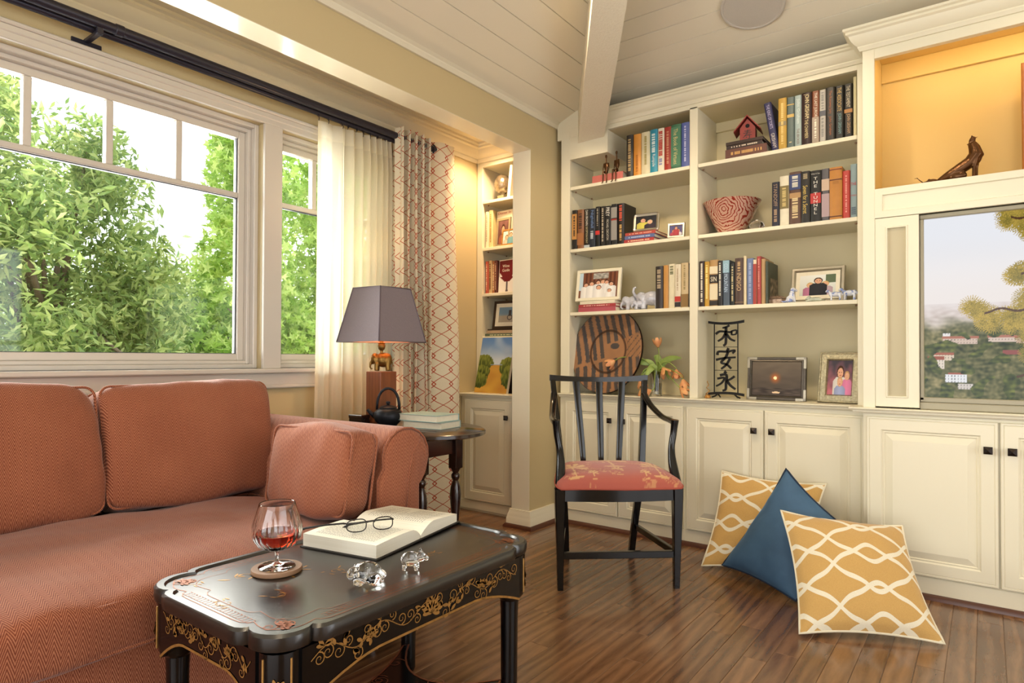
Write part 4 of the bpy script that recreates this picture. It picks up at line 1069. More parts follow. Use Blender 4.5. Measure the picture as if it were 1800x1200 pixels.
# crystal animals
c1 = blob('crystal_frog', M['crystal'], [('e', (0, 0, .026), (.036, .028, .026)), ('e', (-.030, -.010, .026), (.018, .017, .016)), ('e', (-.036, -.020, .037), (.006, .006, .006)), ('e', (-.028, .004, .040), (.006, .006, .006)), ('e', (.022, -.020, .014), (.022, .012, .014)), ('e', (.022, .020, .014), (.022, .012, .014)), ('e', (-.016, -.024, .008), (.014, .007, .008)), ('e', (-.016, .024, .008), (.014, .007, .008))], .0028, None, 3)
c1.location = (-1.202, 1.030, ZT); c1.rotation_euler = (0, 0, math.radians(40)); tag(c1, 'rounded clear crystal animal curled near the front edge of the coffee table', 'figurine')
c2 = blob('crystal_pig', M['crystal'], [('e', (0, 0, .030), (.026, .019, .019)), ('e', (.026, 0, .036), (.014, .013, .013)), ('e', (.040, 0, .032), (.007, .007, .007)), ('e', (.024, -.008, .050), (.005, .003, .006)), ('e', (.024, .008, .050), (.005, .003, .006)), ('t', [(.014, -.010, .022), (.016, -.011, 0.003)], [.006, .005]), ('t', [(.014, .010, .022), (.016, .011, .003)], [.006, .005]), ('t', [(-.014, -.010, .022), (-.016, -.011, .003)], [.006, .005]), ('t', [(-.014, .010, .022), (-.016, .011, .003)], [.006, .005])], .0024, None, 2)
c2.location = (-1.185, 1.158, ZT); c2.rotation_euler = (0, 0, math.radians(36)); tag(c2, 'small standing clear crystal animal beside the open book', 'figurine')

# ================================================================ SIDE TABLE and its things
st = empty('side_table', (0, 0, 0), 0, 'dark oval side table with turned legs between sofa arm and drape', 'side table')
SC = Vector((-2.355, 2.262, 0)); ZS = .70
def oval(a, b_, n=48): return [(SC.x + a * math.cos(2 * PI * k / n), SC.y + b_ * math.sin(2 * PI * k / n)) for k in range(n)]
loft(MB(), [(oval(.430, .325), ZS - .026), (oval(.442, .338), ZS - .020), (oval(.442, .338), ZS - .006), (oval(.432, .328), ZS)]).build('tabletop', M['sidewood'], st, 40)
LX, LY = .230, .120
for sx in (-1, 1):
    for sy in (-1, 1):
        c = (SC.x + sx * LX, SC.y + sy * LY, 0); b = MB(); b.box(c[0] - .026, c[0] + .026, c[1] - .026, c[1] + .026, .50, ZS - .026, .003)
        b.lathe([(.012, 0), (.020, .012), (.022, .04), (.017, .07), (.013, .085), (.024, .10), (.027, .125), (.024, .15), (.014, .165), (.020, .18), (.024, .20), (.018, .215), (.017, .24), (.026, .33), (.029, .37), (.024, .41), (.014, .44), (.022, .455), (.022, .468), (.014, .478), (.026, .50)], 16, c)
        b.build('leg', M['sidewood'], st, 40)
for s in (-1, 1):
    box('apron', M['sidewood'], SC.x - LX + .026, SC.x + LX - .026, SC.y + s * LY - .010, SC.y + s * LY + .010, .575, ZS - .026, .002, st)
    box('apron', M['sidewood'], SC.x + s * LX - .010, SC.x + s * LX + .010, SC.y - LY + .026, SC.y + LY - .026, .575, ZS - .026, .002, st)
# lamp: block plinth, bronze elephant, stem and fabric shade
LP = Vector((-2.562, 2.282, ZS))
lamp = empty('table_lamp', LP, math.radians(0), 'table lamp with grey square shade and brass elephant on a wooden block', 'lamp')
box('block', M['plinthwood'], -.056, .056, -.056, .056, 0, .275, .002, lamp)
el = [('e', (.012, 0, .056), (.050, .034, .036)), ('e', (.034, 0, .054), (.032, .032, .036)), ('e', (-.040, 0, .064), (.026, .024, .026)), ('e', (-.052, 0, .050), (.012, .012, .016)),
      ('t', [(-.060, 0, .050), (-.068, 0, .036), (-.070, 0, .022), (-.062, 0, .012), (-.054, 0, .014)], [.009, .008, .006, .005, .004]),
      ('e', (-.032, -.022, .058), (.015, .005, .018)), ('e', (-.032, .022, .058), (.015, .005, .018)),
      ('t', [(-.026, -.015, .04), (-.028, -.016, .003)], [.015, .013]), ('t', [(-.026, .015, .04), (-.028, .016, .003)], [.015, .013]),
      ('t', [(.040, -.015, .04), (.042, -.016, .003)], [.015, .013]), ('t', [(.040, .015, .04), (.042, .016, .003)], [.015, .013]), ('t', [(.062, 0, .052), (.070, 0, .036), (.069, 0, .022)], [.004, .003, .003])]
eo = blob('elephant', M['brass'], el, .0032, lamp, 2); eo.location = (0, 0, .275); eo.rotation_euler = (0, 0, math.radians(38)); eo.scale = (.86, .86, 1.08)
MB().lathe([(.014, .360), (.016, .366), (.008, .372), (.008, .385), (.016, .392), (.020, .410), (.017, .420), (.021, .424), (.012, .430), (.010, .436), (.010, .455)], 20).build('stem', M['brass'], lamp, 40)
MB().lathe([(.014, .455), (.016, .46), (.016, .50), (.010, .505)], 16).build('socket', M['brass'], lamp, 40)
bulb = NB('lit_bulb'); bulb.fin(lin('FFE6B8'), .3); bulb.b.inputs['Emission Color'].default_value = lin('FFCF8A'); bulb.b.inputs['Emission Strength'].default_value = 5
MB().ell((0, 0, .545), (.028, .028, .042), 14, 10).build('bulb', bulb.m, lamp, True)
shm = NB('grey_shade_linen'); n_ = shm.noise(shm.mapping(shm.coord(), (1, 1, 6)), 160, 2); shm.fin(shm.mix(n_, lin('6E6268'), lin('8E8186')), .8); shm.b.inputs['Sheen Weight'].default_value = .3
lin_ = plain('pink_shade_lining', 'D09A86', .7)
def frus(r0, r1, z0, z1, t): 
    b = MB(); vs = [(sx * r, sy * r, z) for (r, z) in ((r0, z0), (r1, z1)) for (sx, sy) in ((1, 1), (-1, 1), (-1, -1), (1, -1))]
    return b.add(vs, [(k, (k + 1) % 4, 4 + (k + 1) % 4, 4 + k) for k in range(4)])
R0, R1, Z0, Z1 = .163, .105, .430, .712
s_ = frus(R0, R1, Z0, Z1, 0).build('shade', shm.m, lamp)
frus(R0 - .003, R1 - .003, Z0 + .001, Z1 - .001, 0).build('shade_lining', lin_, s_)
b = MB()
for (r, z) in ((R0, Z0), (R1, Z1)):
    b.tube([(sx * r, sy * r, z) for (sx, sy) in ((1, 1), (-1, 1), (-1, -1), (1, -1))], .0042, 6, True)
for (sx, sy) in ((1, 1), (-1, 1), (-1, -1), (1, -1)): b.tube([(sx * R0, sy * R0, Z0), (sx * R1, sy * R1, Z1)], .0036, 6)
b.build('shade_trim', plain('grey_shade_tape', '6A5E66', .7), s_, True)
d = bpy.data.lights.new('lamp_bulb_light', 'POINT'); d.energy = 5.0; d.color = (1, .74, .42); d.shadow_soft_size = .03
o = bpy.data.objects.new('lamp_bulb_light', d); COL.objects.link(o); o.parent = lamp; o.location = (0, 0, .60)
# cast iron teapot
TP = Vector((-2.435, 2.215, ZS)); tp = empty('teapot', TP, 0, 'small black cast iron teapot with hooped handle in front of the lamp', 'teapot')
MB().lathe([(.030, 0), (.036, .004), (.052, .022), (.060, .042), (.056, .060), (.042, .072), (.034, .075)], 28).build('body', M['iron'], tp, 50)
MB().lathe([(.036, .074), (.037, .078), (.028, .084), (.010, .088), (.006, .092), (.010, .097), (.008, .103), (.001, .105)], 24).build('lid', M['iron'], tp, 50)
tp.scale = (1.22, 1.22, 1.22); u_ = Vector((.75, .66, 0))
hp = [u_ * (.046 * math.cos(PI * k / 14)) + Vector((0, 0, .070 + .088 * math.sin(PI * k / 14) ** .8)) for k in range(15)]
MB().tube(hp, .0058, 8).build('handle', M['iron'], tp, True)
MB().tube([(-.040, -.030, .040), (-.058, -.044, .056), (-.068, -.052, .070)], [.013, .009, .007], 10).build('spout', M['iron'], tp, True)
b = MB().box(-.045, .045, -.030, .030, 0, .050, .003); bx_ = b.build('wooden_box', M['darkwood'], None); bx_.location = (-2.60, 2.168, ZS); bx_.rotation_euler = (0, 0, .1); tag(bx_, 'small dark wooden box beside the iron teapot', 'box')
MB().box(-.047, .047, -.032, .032, .036, .054, .003).build('lid', M['sidewood'], bx_)
def flat_book(loc, rz, w_, d_, h_, cm, label, title=None, tcol=None, tl=None):
    """closed book lying flat; spine along local -y"""
    r = MB().box(-w_ / 2, w_ / 2, -d_ / 2, d_ / 2, 0, .003, .001).box(-w_ / 2, w_ / 2, -d_ / 2, d_ / 2, h_ - .003, h_, .001).box(-w_ / 2, w_ / 2, -d_ / 2, -d_ / 2 + .004, .001, h_ - .001, .001).build('book', cm)
    MB().box(-w_ / 2 + .004, w_ / 2 - .004, -d_ / 2 + .004, d_ / 2 - .004, .003, h_ - .003).build('pages', M['page'], r)
    if title == '#':
        b = MB(); rr = random.Random(int(w_ * 9999)); x = -w_ * .36
        while x < w_ * .36:
            L = rr.uniform(.004, .012); b.add([(x, -d_ / 2 - .0005, h_ * .34), (x + L, -d_ / 2 - .0005, h_ * .34), (x + L, -d_ / 2 - .0005, h_ * .66), (x, -d_ / 2 - .0005, h_ * .66)], [(0, 1, 2, 3)]); x += L + rr.choice((.0015, .0015, .008))
        b.build('spine_print', tcol, r)['kind'] = 'stuff'
    elif title: lettering(title, tcol, r, (tl or 0, -d_ / 2, h_ / 2), (1, 0, 0), (0, 0, 1), w_ * .62, h_ * .42, depth=.0006)
    r.location = loc; r.rotation_euler = (0, 0, rz); return tag(r, label, 'book')
flat_book((-2.235, 2.325, ZS + .0002), math.radians(180 + 8), .235, .170, .034, plain('pale_blue_cloth', 'A9BDB6', .6), 'pale green hardback, lower of the two books on the side table')
flat_book((-2.250, 2.320, ZS + .0344), math.radians(180 + 3), .250, .175, .034, plain('pale_aqua_cloth', '9DB9B4', .6), 'pale aqua hardback, upper of the two books on the side table')
# ================================================================ CURTAINS
XR1, XR2, ZR1 = -2.815, -2.862, 2.372
fr_ = MB().tube([(XR1, -.9, ZR1 - .006), (XR1, .8, ZR1 - .004), (XR1, 2.905, ZR1 - .004)], .0205, 14).build('curtain_rod', M['rod'], None, 40); tag(fr_, 'thick dark metal curtain rod carrying the patterned drape', 'curtain rod')
MB().lathe([(.0215, 0), (.023, .004), (.021, .014), (.0265, .02), (.0265, .034), (.022, .04), (.001, .042)], 20).xf(Matrix.Translation((XR1, 2.905, ZR1 - .004)) @ Matrix.Rotation(-PI / 2, 4, 'X')).build('finial', M['rod'], fr_, 40)
for yb in (1.03, 3.02 - .26, -.6):
    b = MB().box(XW, XW + .008, yb - .055, yb + .055, ZR1 - .062, ZR1 - .036, .002).box(XW, XR1 + .004, yb - .010, yb + .010, ZR1 - .046, ZR1 - .030, .002).box(XR1 - .008, XR1 + .008, yb - .012, yb + .012, ZR1 - .046, ZR1 - .016, .002)
    b.build('bracket', M['rod'], fr_)
MB().lathe([(.0215, -.016), (.0235, -.014), (.0235, .014), (.0215, .016)], 16).xf(Matrix.Translation((XR1, 1.10, ZR1 - .004)) @ Matrix.Rotation(-PI / 2, 4, 'X')).build('joint_sleeve', M['rod'], fr_, 40)
br_ = MB().tube([(XR2, -.9, ZR1 - .016), (XR2, 2.72, ZR1 - .016)], .0160, 12).build('curtain_rod', M['rod'], None, 40); tag(br_, 'thinner dark metal rod behind, carrying the sheer curtain', 'curtain rod')
# patterned drape: deep grommet folds, then a flat return panel
dr = empty('drape', (0, 0, 0), 0, 'cream linen drape printed with a rust trellis', 'curtain')
path = []
def fold(t):        # t 0..1 over the gathered part
    y = 2.60 + .285 * t; return Vector((XR1 + .062 * math.sin(t * 2 * PI * 5.0), y + .010 * math.sin(t * 4 * PI * 5.0), 0))
for k in range(121): path.append(fold(k / 120))
for k in range(1, 30):
    t = k / 29; path.append(Vector((XR1 + .048 * math.sin(PI * t * .8) + .012 * t, 2.885 + .195 * t ** .9, 0)))
last = path[-1]
for k in range(1, 8): t = k / 7; path.append(last + Vector((-.055 * t, .010 * t - .02 * t * t, 0)))
arc = [0]
for p, q in zip(path, path[1:]): arc.append(arc[-1] + (q - p).length)
N = len(path); ZTOP = 2.412
yc0 = sum(p.y for p in path) / N
def drape_pt(u, v):
    i = min(N - 1, int(round(u * (N - 1)))); p = path[i]; z = ZTOP - (ZTOP - .012) * v
    g = 1 + .14 * v; wob = .010 * math.sin(6 * v + i * .12) * v
    return (p.x + .020 * v * math.sin(i * .09 + 1) + wob * .6 - .006 * math.sin(v * 7), yc0 + (p.y - yc0) * g + .035 * v - .02 * v * v + wob, z + .004 * math.sin(i * .35) * (1 - v))
MB().grid(drape_pt, N, 60, uvfn=lambda u, v: (arc[min(N - 1, int(round(u * (N - 1))))], -(ZTOP - .012) * v)).build('cloth', M['drape'], dr, True)
for k, tt in enumerate((.05, .15, .25, .35, .45, .55, .65, .75, .85, .95)):
    p = fold(tt); R = Matrix.Translation((XR1, p.y, ZR1 - .004)) @ Matrix.Rotation(PI / 2, 4, 'X')
    b = MB(); b.tube([R @ Vector((.0255 * math.cos(2 * PI * q / 18), .0255 * math.sin(2 * PI * q / 18), 0)) for q in range(18)], .004, 6, True); b.build('grommet', M['rod'], dr, True)
b = MB(); b.tube([Vector((XR1 + .004 + .027 * math.cos(2 * PI * q / 24), 2.912, ZR1 - .004 + .027 * math.sin(2 * PI * q / 24))) for q in range(24)], .0045, 6, True); b.build('grommet', M['rod'], dr, True)
# sheer: pinch-pleat heading on hooks, soft columns below
shr = empty('sheer_curtain', (0, 0, 0), 0, 'white sheer curtain with pinch pleats over the narrow window', 'curtain')
NS = 200
def sheer_xy(u, v):
    y = 2.09 + .505 * u; amp = .012 + .020 * min(1, u * 1.7)
    ph = 2 * PI * (2.5 * u + 7.5 * u * u * .75)
    pinch = 1.0 if v > .07 else .5 + .5 * v / .07
    yy = y - .045 * (1 - u) * v * .3 + .006 * math.sin(ph * 2)
    return XR2 + .004 + amp * math.sin(ph) * pinch + .008 * math.sin(3 * ph + 5 * v) * v, yy
def sheer_pt(u, v, z0, z1):
    x, y = sheer_xy(u, (2.325 - (z0 + (z1 - z0) * v)) / 2.31); z = z0 + (z1 - z0) * v
    return (x, y, z + (.022 * (u - .2)) * (1 if z > 2.1 else 0) * ((z - 2.1) / .22 if z > 2.1 else 0))
MB().grid(lambda u, v: sheer_pt(u, v, 2.232, .012), NS, 40).build('cloth', M['sheer'], shr, True)
MB().grid(lambda u, v: sheer_pt(u, v, 2.318, 2.226), NS, 8).build('heading', M['sheertop'], shr, True)
MB().grid(lambda u, v: sheer_pt(u * .028, v, 2.318, .012), 6, 30).build('side_hem', M['sheertop'], shr, True)
for k in range(9):
    u = (.0, .13, .30, .40, .50, .60, .70, .80, .92)[k]; x, y = sheer_xy(u, 0)
    MB().tube([(XR2, y, ZR1 - .036), (XR2 + .012, y, ZR1 - .030), (XR2 + .012, y, ZR1 - .045), (XR2 + .002, y + .004, 2.345), (x - .004, y + .010, 2.328), (x, y + .004, 2.312)], .0020, 5).build('hook', M['rod'], shr, True)

# ================================================================ BLACK ARMCHAIR
ch = empty('armchair', (-1.338, 2.615, 0), math.radians(40.4), 'black lacquered open armchair with slatted back', 'chair')
def sq(pts, ws, ds, name, parent=ch, mat=M['black']):
    """rectangular-section bar through pts; ws across (local x), ds in depth"""
    b = MB(); vs = []
    for p, w_, d_ in zip(pts, ws, ds):
        c = .18
        for (sx, sy) in ((1, 1 - c), (1 - c, 1), (-1 + c, 1), (-1, 1 - c), (-1, -1 + c), (-1 + c, -1), (1 - c, -1), (1, -1 + c)): vs.append((p[0] + sx * w_ / 2, p[1] + sy * d_ / 2, p[2]))
    n = 8; fs = [tuple(range(n))[::-1], tuple((len(pts) - 1) * n + k for k in range(n))]
    for i in range(len(pts) - 1):
        for k in range(n): fs.append((i * n + k, i * n + (k + 1) % n, (i + 1) * n + (k + 1) % n, (i + 1) * n + k))
    return b.add(vs, fs).build(name, mat, parent, 40)
def cat(P, n=6):
    """smooth curve through points"""
    P = [Vector(p) for p in P]; out = []
    for i in range(len(P) - 1):
        a, b_, c, d_ = P[max(i - 1, 0)], P[i], P[i + 1], P[min(i + 2, len(P) - 1)]
        for k in range(n):
            t = k / n; out.append(.5 * ((2 * b_) + (c - a) * t + (2 * a - 5 * b_ + 4 * c - d_) * t * t + (3 * b_ - a - 3 * c + d_) * t ** 3))
    out.append(P[-1]); return out
for s in (-1, 1):
    sq([(s * .268, .018, 0), (s * .270, .018, .20), (s * .272, .018, .40), (s * .272, .018, .458)], [.026, .034, .044, .046], [.026, .034, .044, .046], 'leg')
    bk = cat([(s * .172, .475, 0), (s * .186, .435, .22), (s * .205, .405, .43), (s * .222, .430, .65), (s * .246, .485, .935)], 5)
    sq(bk, [.030 + .004 * math.sin(k * .2) for k in range(len(bk))], [.032] * len(bk), 'leg')
    # arm: sweeps from the back post, dips forward, then an S support down to the front leg
    ar = cat([(s * .240, .468, .862), (s * .254, .40, .810), (s * .274, .27, .762), (s * .282, .16, .752), (s * .281, .085, .748)], 6)
    MB().tube(ar, [.018 - .002 * math.sin(PI * k / (len(ar) - 1)) for k in range(len(ar))], 10, flat=.8).build('arm', M['black'], ch, 50)
    su = cat([(s * .281, .080, .762), (s * .276, .085, .700), (s * .264, .078, .630), (s * .262, .055, .560), (s * .270, .022, .480), (s * .272, .018, .440)], 6)
    MB().tube(su, [.019, .019, .018, .017, .0165, .016, .016, .016, .016, .016, .016, .016, .0165, .017, .0175, .018, .019, .020, .021, .022, .022, .022, .022, .022, .022, .022, .022, .022, .022, .022, .022][:len(su)], 10).build('arm_support', M['black'], ch, 50)
    MB().box(-.011, .011, 0, .40, -.015, .015, .003).xf(Matrix.Translation((s * .266, .03, .158)) @ Matrix.Rotation(s * math.radians(10.5), 4, 'Z') @ Matrix.Rotation(math.radians(1.5), 4, 'X')).build('stretcher', M['black'], ch)
    MB().box(-.012, .012, 0, .37, -.028, .024, .003).xf(Matrix.Translation((s * .268, .035, .430)) @ Matrix.Rotation(s * math.radians(9.5), 4, 'Z')).build('seat_rail', M['black'], ch)
fr2 = MB(); 
def bowed(x, y0): return y0 - .022 * (1 - (x / .26) ** 2)
fr2.grid(lambda u, v: ((-.255 + .51 * u), bowed(-.255 + .51 * u, .018) - (.014 if v < .5 else -.014) * (1 if .0 <= v else 1), (.402, .402, .456, .456)[int(round(v * 3)) % 4] if False else .402 + .054 * (abs(v * 4 - 2) <= 1)), 14, 2)
b = MB(); vs = []; fs = []
for k in range(15):
    x = -.256 + .512 * k / 14; y = bowed(x, .018)
    vs += [(x, y - .014, .402), (x, y + .014, .402), (x, y + .014, .455), (x, y - .014, .455)]
for k in range(14):
    for j in range(4): fs.append((4 * k + j, 4 * k + (j + 1) % 4, 4 * k + 4 + (j + 1) % 4, 4 * k + 4 + j))
fs += [(0, 3, 2, 1), (56, 57, 58, 59)]
b.add(vs, fs).build('seat_rail', M['black'], ch, 30)
box('seat_rail', M['black'], -.20, .20, .395, .417, .402, .455, .003, ch)
box('stretcher', M['black'], -.258, .258, .010, .032, .138, .170, .003, ch)
b = MB(); b.add([(x * .26, .012 + (.39) * t, z) for z in (.440, .452) for (x, t) in ((-1, 0), (1, 0), (.76, 1), (-.76, 1))], [(3, 2, 1, 0), (4, 5, 6, 7), (0, 1, 5, 4), (1, 2, 6, 5), (2, 3, 7, 6), (3, 0, 4, 7)]); b.build('seat', M['black'], ch)
# crest rail (slightly dipped), slats
b = MB(); vs = []; fs = []
for k in range(17):
    t = -1 + 2 * k / 16; x = .262 * t; dip = .012 * (1 - t * t); y = .490 - .010 * (1 - t * t)
    zt, zb = .962 - dip, .930 - dip * .4
    vs += [(x, y - .013, zb), (x, y + .013, zb), (x, y + .013, zt), (x, y - .013, zt)]
for k in range(16):
    for j in range(4): fs.append((4 * k + j, 4 * k + (j + 1) % 4, 4 * k + 4 + (j + 1) % 4, 4 * k + 4 + j))
fs += [(0, 3, 2, 1), (64, 65, 66, 67)]
b.add(vs, fs).build('crest_rail', M['black'], ch, 30)
for k in (-1, 0, 1):
    sp = cat([(k * .088, .412, .43), (k * .100, .430, .62), (k * .124, .480, .936)], 5)
    sq(sp, [.024 + .012 * j / (len(sp) - 1) for j in range(len(sp))], [.015] * len(sp), 'slat')
# seat cushion in a rose toile with pale palms
def toile():
    b = NB('rose_toile'); a = b.node('ShaderNodeAttribute', attribute_name='Col'); n = b.noise(b.coord(), 300, 2)
    b.fin(b.mix(b.math('MULTIPLY', n, .22), a.outputs[0], lin('7A3228')), .8); b.b.inputs['Sheen Weight'].default_value = .3; return b.m
def palm(x, y, cx_, cy_, s_):
    X, Y = (x - cx_) / s_, (y - cy_) / (s_ * 1.55)
    if abs(X) < .035 + .02 * math.sin(Y * 30) and -.55 < Y < .15: return 1
    r_, a = math.hypot(X, Y - .12), math.atan2(Y - .12, X)
    if r_ < .62 and a > -.45 and a < PI + .45:
        if r_ < .12: return .9
        if abs(math.sin(a * 4.5)) > .42 and r_ < .42 + .18 * abs(math.sin(a * 4.5)): return .95
    if math.hypot(X / 1.5, (Y + .58) * 4.5) < .22: return .9
    return 0
def toile_col(x, y):
    m_ = 0
    for (cx_, cy_, s_) in ((0.0, .24, .15), (-.20, .08, .11), (.19, .08, .11), (-.17, .30, .08), (.17, .31, .08), (0, .035, .05), (-.12, .0, .04), (.12, .0, .04)): m_ = max(m_, palm(x, y, cx_, cy_, s_))
    nn = noise.noise(Vector((x * 38, y * 46, 2)));
    if (noise.noise(Vector((x * 11, y * 13, 7))) > .12 and abs(nn) < .10): m_ = max(m_, .6)
    return mixc((176, 88, 72), (222, 186, 118), m_ * .9)
def cush_pt(u, v, top):
    # outline: wide at front, narrower at back
    t = v; hw = (.305 - .075 * t) * (1 - .11 * abs(2 * t - 1) ** 6); x = (-1 + 2 * u) * hw; y = -.045 + .455 * t - .02 * (1 - (2 * u - 1) ** 2) * (1 - t)
    e = max(0, (1 - abs(2 * u - 1) ** 5)) ** .5 * max(0, (1 - abs(2 * v - 1) ** 5)) ** .5
    zc = .468 + .004 * noise.noise(Vector((x * 7, y * 7, 1)))
    return (x, y, zc + (.062 if top else -.012) * e + (.014 * math.sin(PI * v) if top else 0))
b = MB(); cols = []; nu, nv = 110, 80
for top in (True, False):
    n0 = len(b.v); b.grid(lambda u, v: cush_pt(u, v, top), nu, nv)
    if not top:
        b.f = [f if min(f) < n0 else f[::-1] for f in b.f]
    cols += [lin(toile_col(p[0], p[1])) for p in b.v[n0:]]
cu_ = b.build('chair_cushion', toile(), None, True, col=cols)
edge = [cush_pt(k / 30, 0, True) for k in range(31)] + [cush_pt(1, k / 30, True) for k in range(1, 31)] + [cush_pt(1 - k / 30, 1, True) for k in range(1, 31)] + [cush_pt(0, 1 - k / 30, True) for k in range(1, 30)]
MB().tube(edge, .005, 6, True).build('piping', plain('rose_piping', 'A8503F', .8), cu_, True)
cu_.location = ch.location + Vector((0, 0, .0)); cu_.rotation_euler = (0, 0, math.radians(40.4)); tag(cu_, 'rose seat cushion printed with pale palm trees on the black armchair', 'cushion')

# ================================================================ FLOOR CUSHIONS
def ogee_mat():
    b = NB('mustard_ogee_linen'); x = b.sep(b.coord('UV'))
    # u across, v up; strands run sideways
    th = b.math('MULTIPLY', x[0], PI / .30); D = .27
    t = b.math('ADD', b.math('MULTIPLY', b.math('COSINE', th), .0835), b.math('MULTIPLY', b.math('COSINE', b.math('MULTIPLY', th, 3.0)), .004))
    t = b.math('ADD', t, b.math('MULTIPLY', b.math('COSINE', b.math('MULTIPLY', th, 5.0)), .0065))
    ds = []
    for base in (b.math('ADD', .057, t), b.math('SUBTRACT', .057, t)):
        for op in ('ADD', 'SUBTRACT'): ds.append(b.math('PINGPONG', b.math(op, x[1], base), D / 2))
    dm = b.math('MINIMUM', b.math('MINIMUM', ds[0], ds[1]), b.math('MINIMUM', ds[2], ds[3]))
    mk = b.math('LESS_THAN', dm, .0098)
    n = b.noise(b.coord(), 420, 2); c = b.mix(mk, b.mix(n, lin('B58A48'), lin('D2AA64')), b.mix(n, lin('D8CDB0'), lin('F0E8D2')))
    b.fin(c, .85); b.b.inputs['Sheen Weight'].default_value = .25; b.bump(n, .2, .0015); return b.m
om = ogee_mat()
bm_ = NB('blue_velvet'); n_ = bm_.noise(bm_.coord(), 7, 4); bm_.fin(bm_.mix(n_, lin('2C4A66'), lin('466A8A')), .7); bm_.b.inputs['Sheen Weight'].default_value = .9; bm_.b.inputs['Sheen Roughness'].default_value = .35
bm_.b.inputs['Sheen Tint'].default_value = lin('7FA3C0')
def pillow(name, label, c4, mat, pipe, bulge=.075, back=.05, size=.5, off=(0, 0), seed=0, pinch=.030):
    BL, BR, TR, TL = [Vector(c) for c in c4]; nrm = ((BR - BL).cross(TL - BL)).normalized(); n = 34
    ctr = (BL + BR + TR + TL) / 4
    def pt(u, v, sd):
        a, b_ = 2 * u - 1, 2 * v - 1
        a2 = a * (1 - pinch * 2.0 * (1 - b_ * b_) * abs(a) ** 3); b2 = b_ * (1 - pinch * 2.0 * (1 - a * a) * abs(b_) ** 3)
        uu, vv = (a2 + 1) / 2, (b2 + 1) / 2
        p = (BL * (1 - uu) + BR * uu) * (1 - vv) + (TL * (1 - uu) + TR * uu) * vv
        e = max(0, 1 - a ** 2) ** .55 * max(0, 1 - b_ ** 2) ** .55
        w_ = .006 * noise.noise(Vector((u * 5 + seed, v * 5, 0))) + .003 * noise.noise(Vector((u * 13, v * 13 + seed, 3)))
        return p + nrm * ((bulge * e + w_ * (e > 0)) if sd else -back * e)
    b = MB()
    uvf = lambda u, v: (u * size + off[0], v * size + off[1])
    b.grid(lambda u, v: pt(u, v, True), n, n, uvfn=uvf); n0 = len(b.v); b.grid(lambda u, v: pt(u, v, False), n, n, uvfn=uvf)
    b.f = [f if min(f) < n0 else f[::-1] for f in b.f]
    o = b.build(name, mat, None, True); tag(o, label, 'cushion', 'scatter cushions on the floor')
    ed = [pt(k / 24, 0, True) for k in range(24)] + [pt(1, k / 24, True) for k in range(24)] + [pt(1 - k / 24, 1, True) for k in range(24)] + [pt(0, 1 - k / 24, True) for k in range(24)]
    MB().tube(ed, .0048, 6, True).build('piping', pipe, o, True); return o
wp = plain('cream_piping', 'E6DCC0', .8); bp = plain('navy_piping', '16283E', .8)
pillow('floor_cushion', 'mustard trellis cushion in front, leaning on the blue one', [(-.572, 2.590, .014), (-.128, 2.818, .014), (-.285, 3.09, .360), (-.735, 2.985, .378)], om, wp, off=(0, -.02), seed=2, bulge=.095, pinch=.045)
pillow('floor_cushion', 'plain blue velvet cushion propped between two mustard ones', [(-1.035, 3.100, .048), (-.66, 2.925, .014), (-.43, 3.10, .27), (-.768, 3.215, .528)], bm_.m, bp, .08, .03, seed=5, pinch=.04)
pillow('floor_cushion', 'mustard trellis cushion at the back against the cabinet doors', [(-1.150, 3.135, .014), (-.68, 3.26, .014), (-.632, 3.415, .440), (-1.135, 3.395, .452)], om, wp, .06, .03, off=(.20, .05), seed=8, pinch=.045)
# ================================================================ BOOKS ON THE SHELVES
INK = {}
def ink(c):
    if c not in INK: INK[c] = plain('print_' + c, c, .5, vary=.03)
    return INK[c]
def cloth(c):
    return plain('book_cloth_' + c, c, .42, vary=.10, vscale=25)
ORD = ['first', 'second', 'third', 'fourth', 'fifth', 'sixth', 'seventh', 'eighth', 'ninth', 'tenth', 'eleventh', 'twelfth']
def marks(b, x0, x1, z0, z1, y, seed, cols=1):
    """small illegible print: runs of tiny strokes down a spine"""
    rr = random.Random(seed); z = z1
    w_ = (x1 - x0)
    while z > z0 + .004:
        L = rr.uniform(.004, .010); z2 = max(z - L, z0)
        b.add([(x0 + w_ * .1, y, z2), (x1 - w_ * .1, y, z2), (x1 - w_ * .1, y, z), (x0 + w_ * .1, y, z)], [(0, 1, 2, 3)]); z = z2 - rr.choice((.0015, .0015, .006))
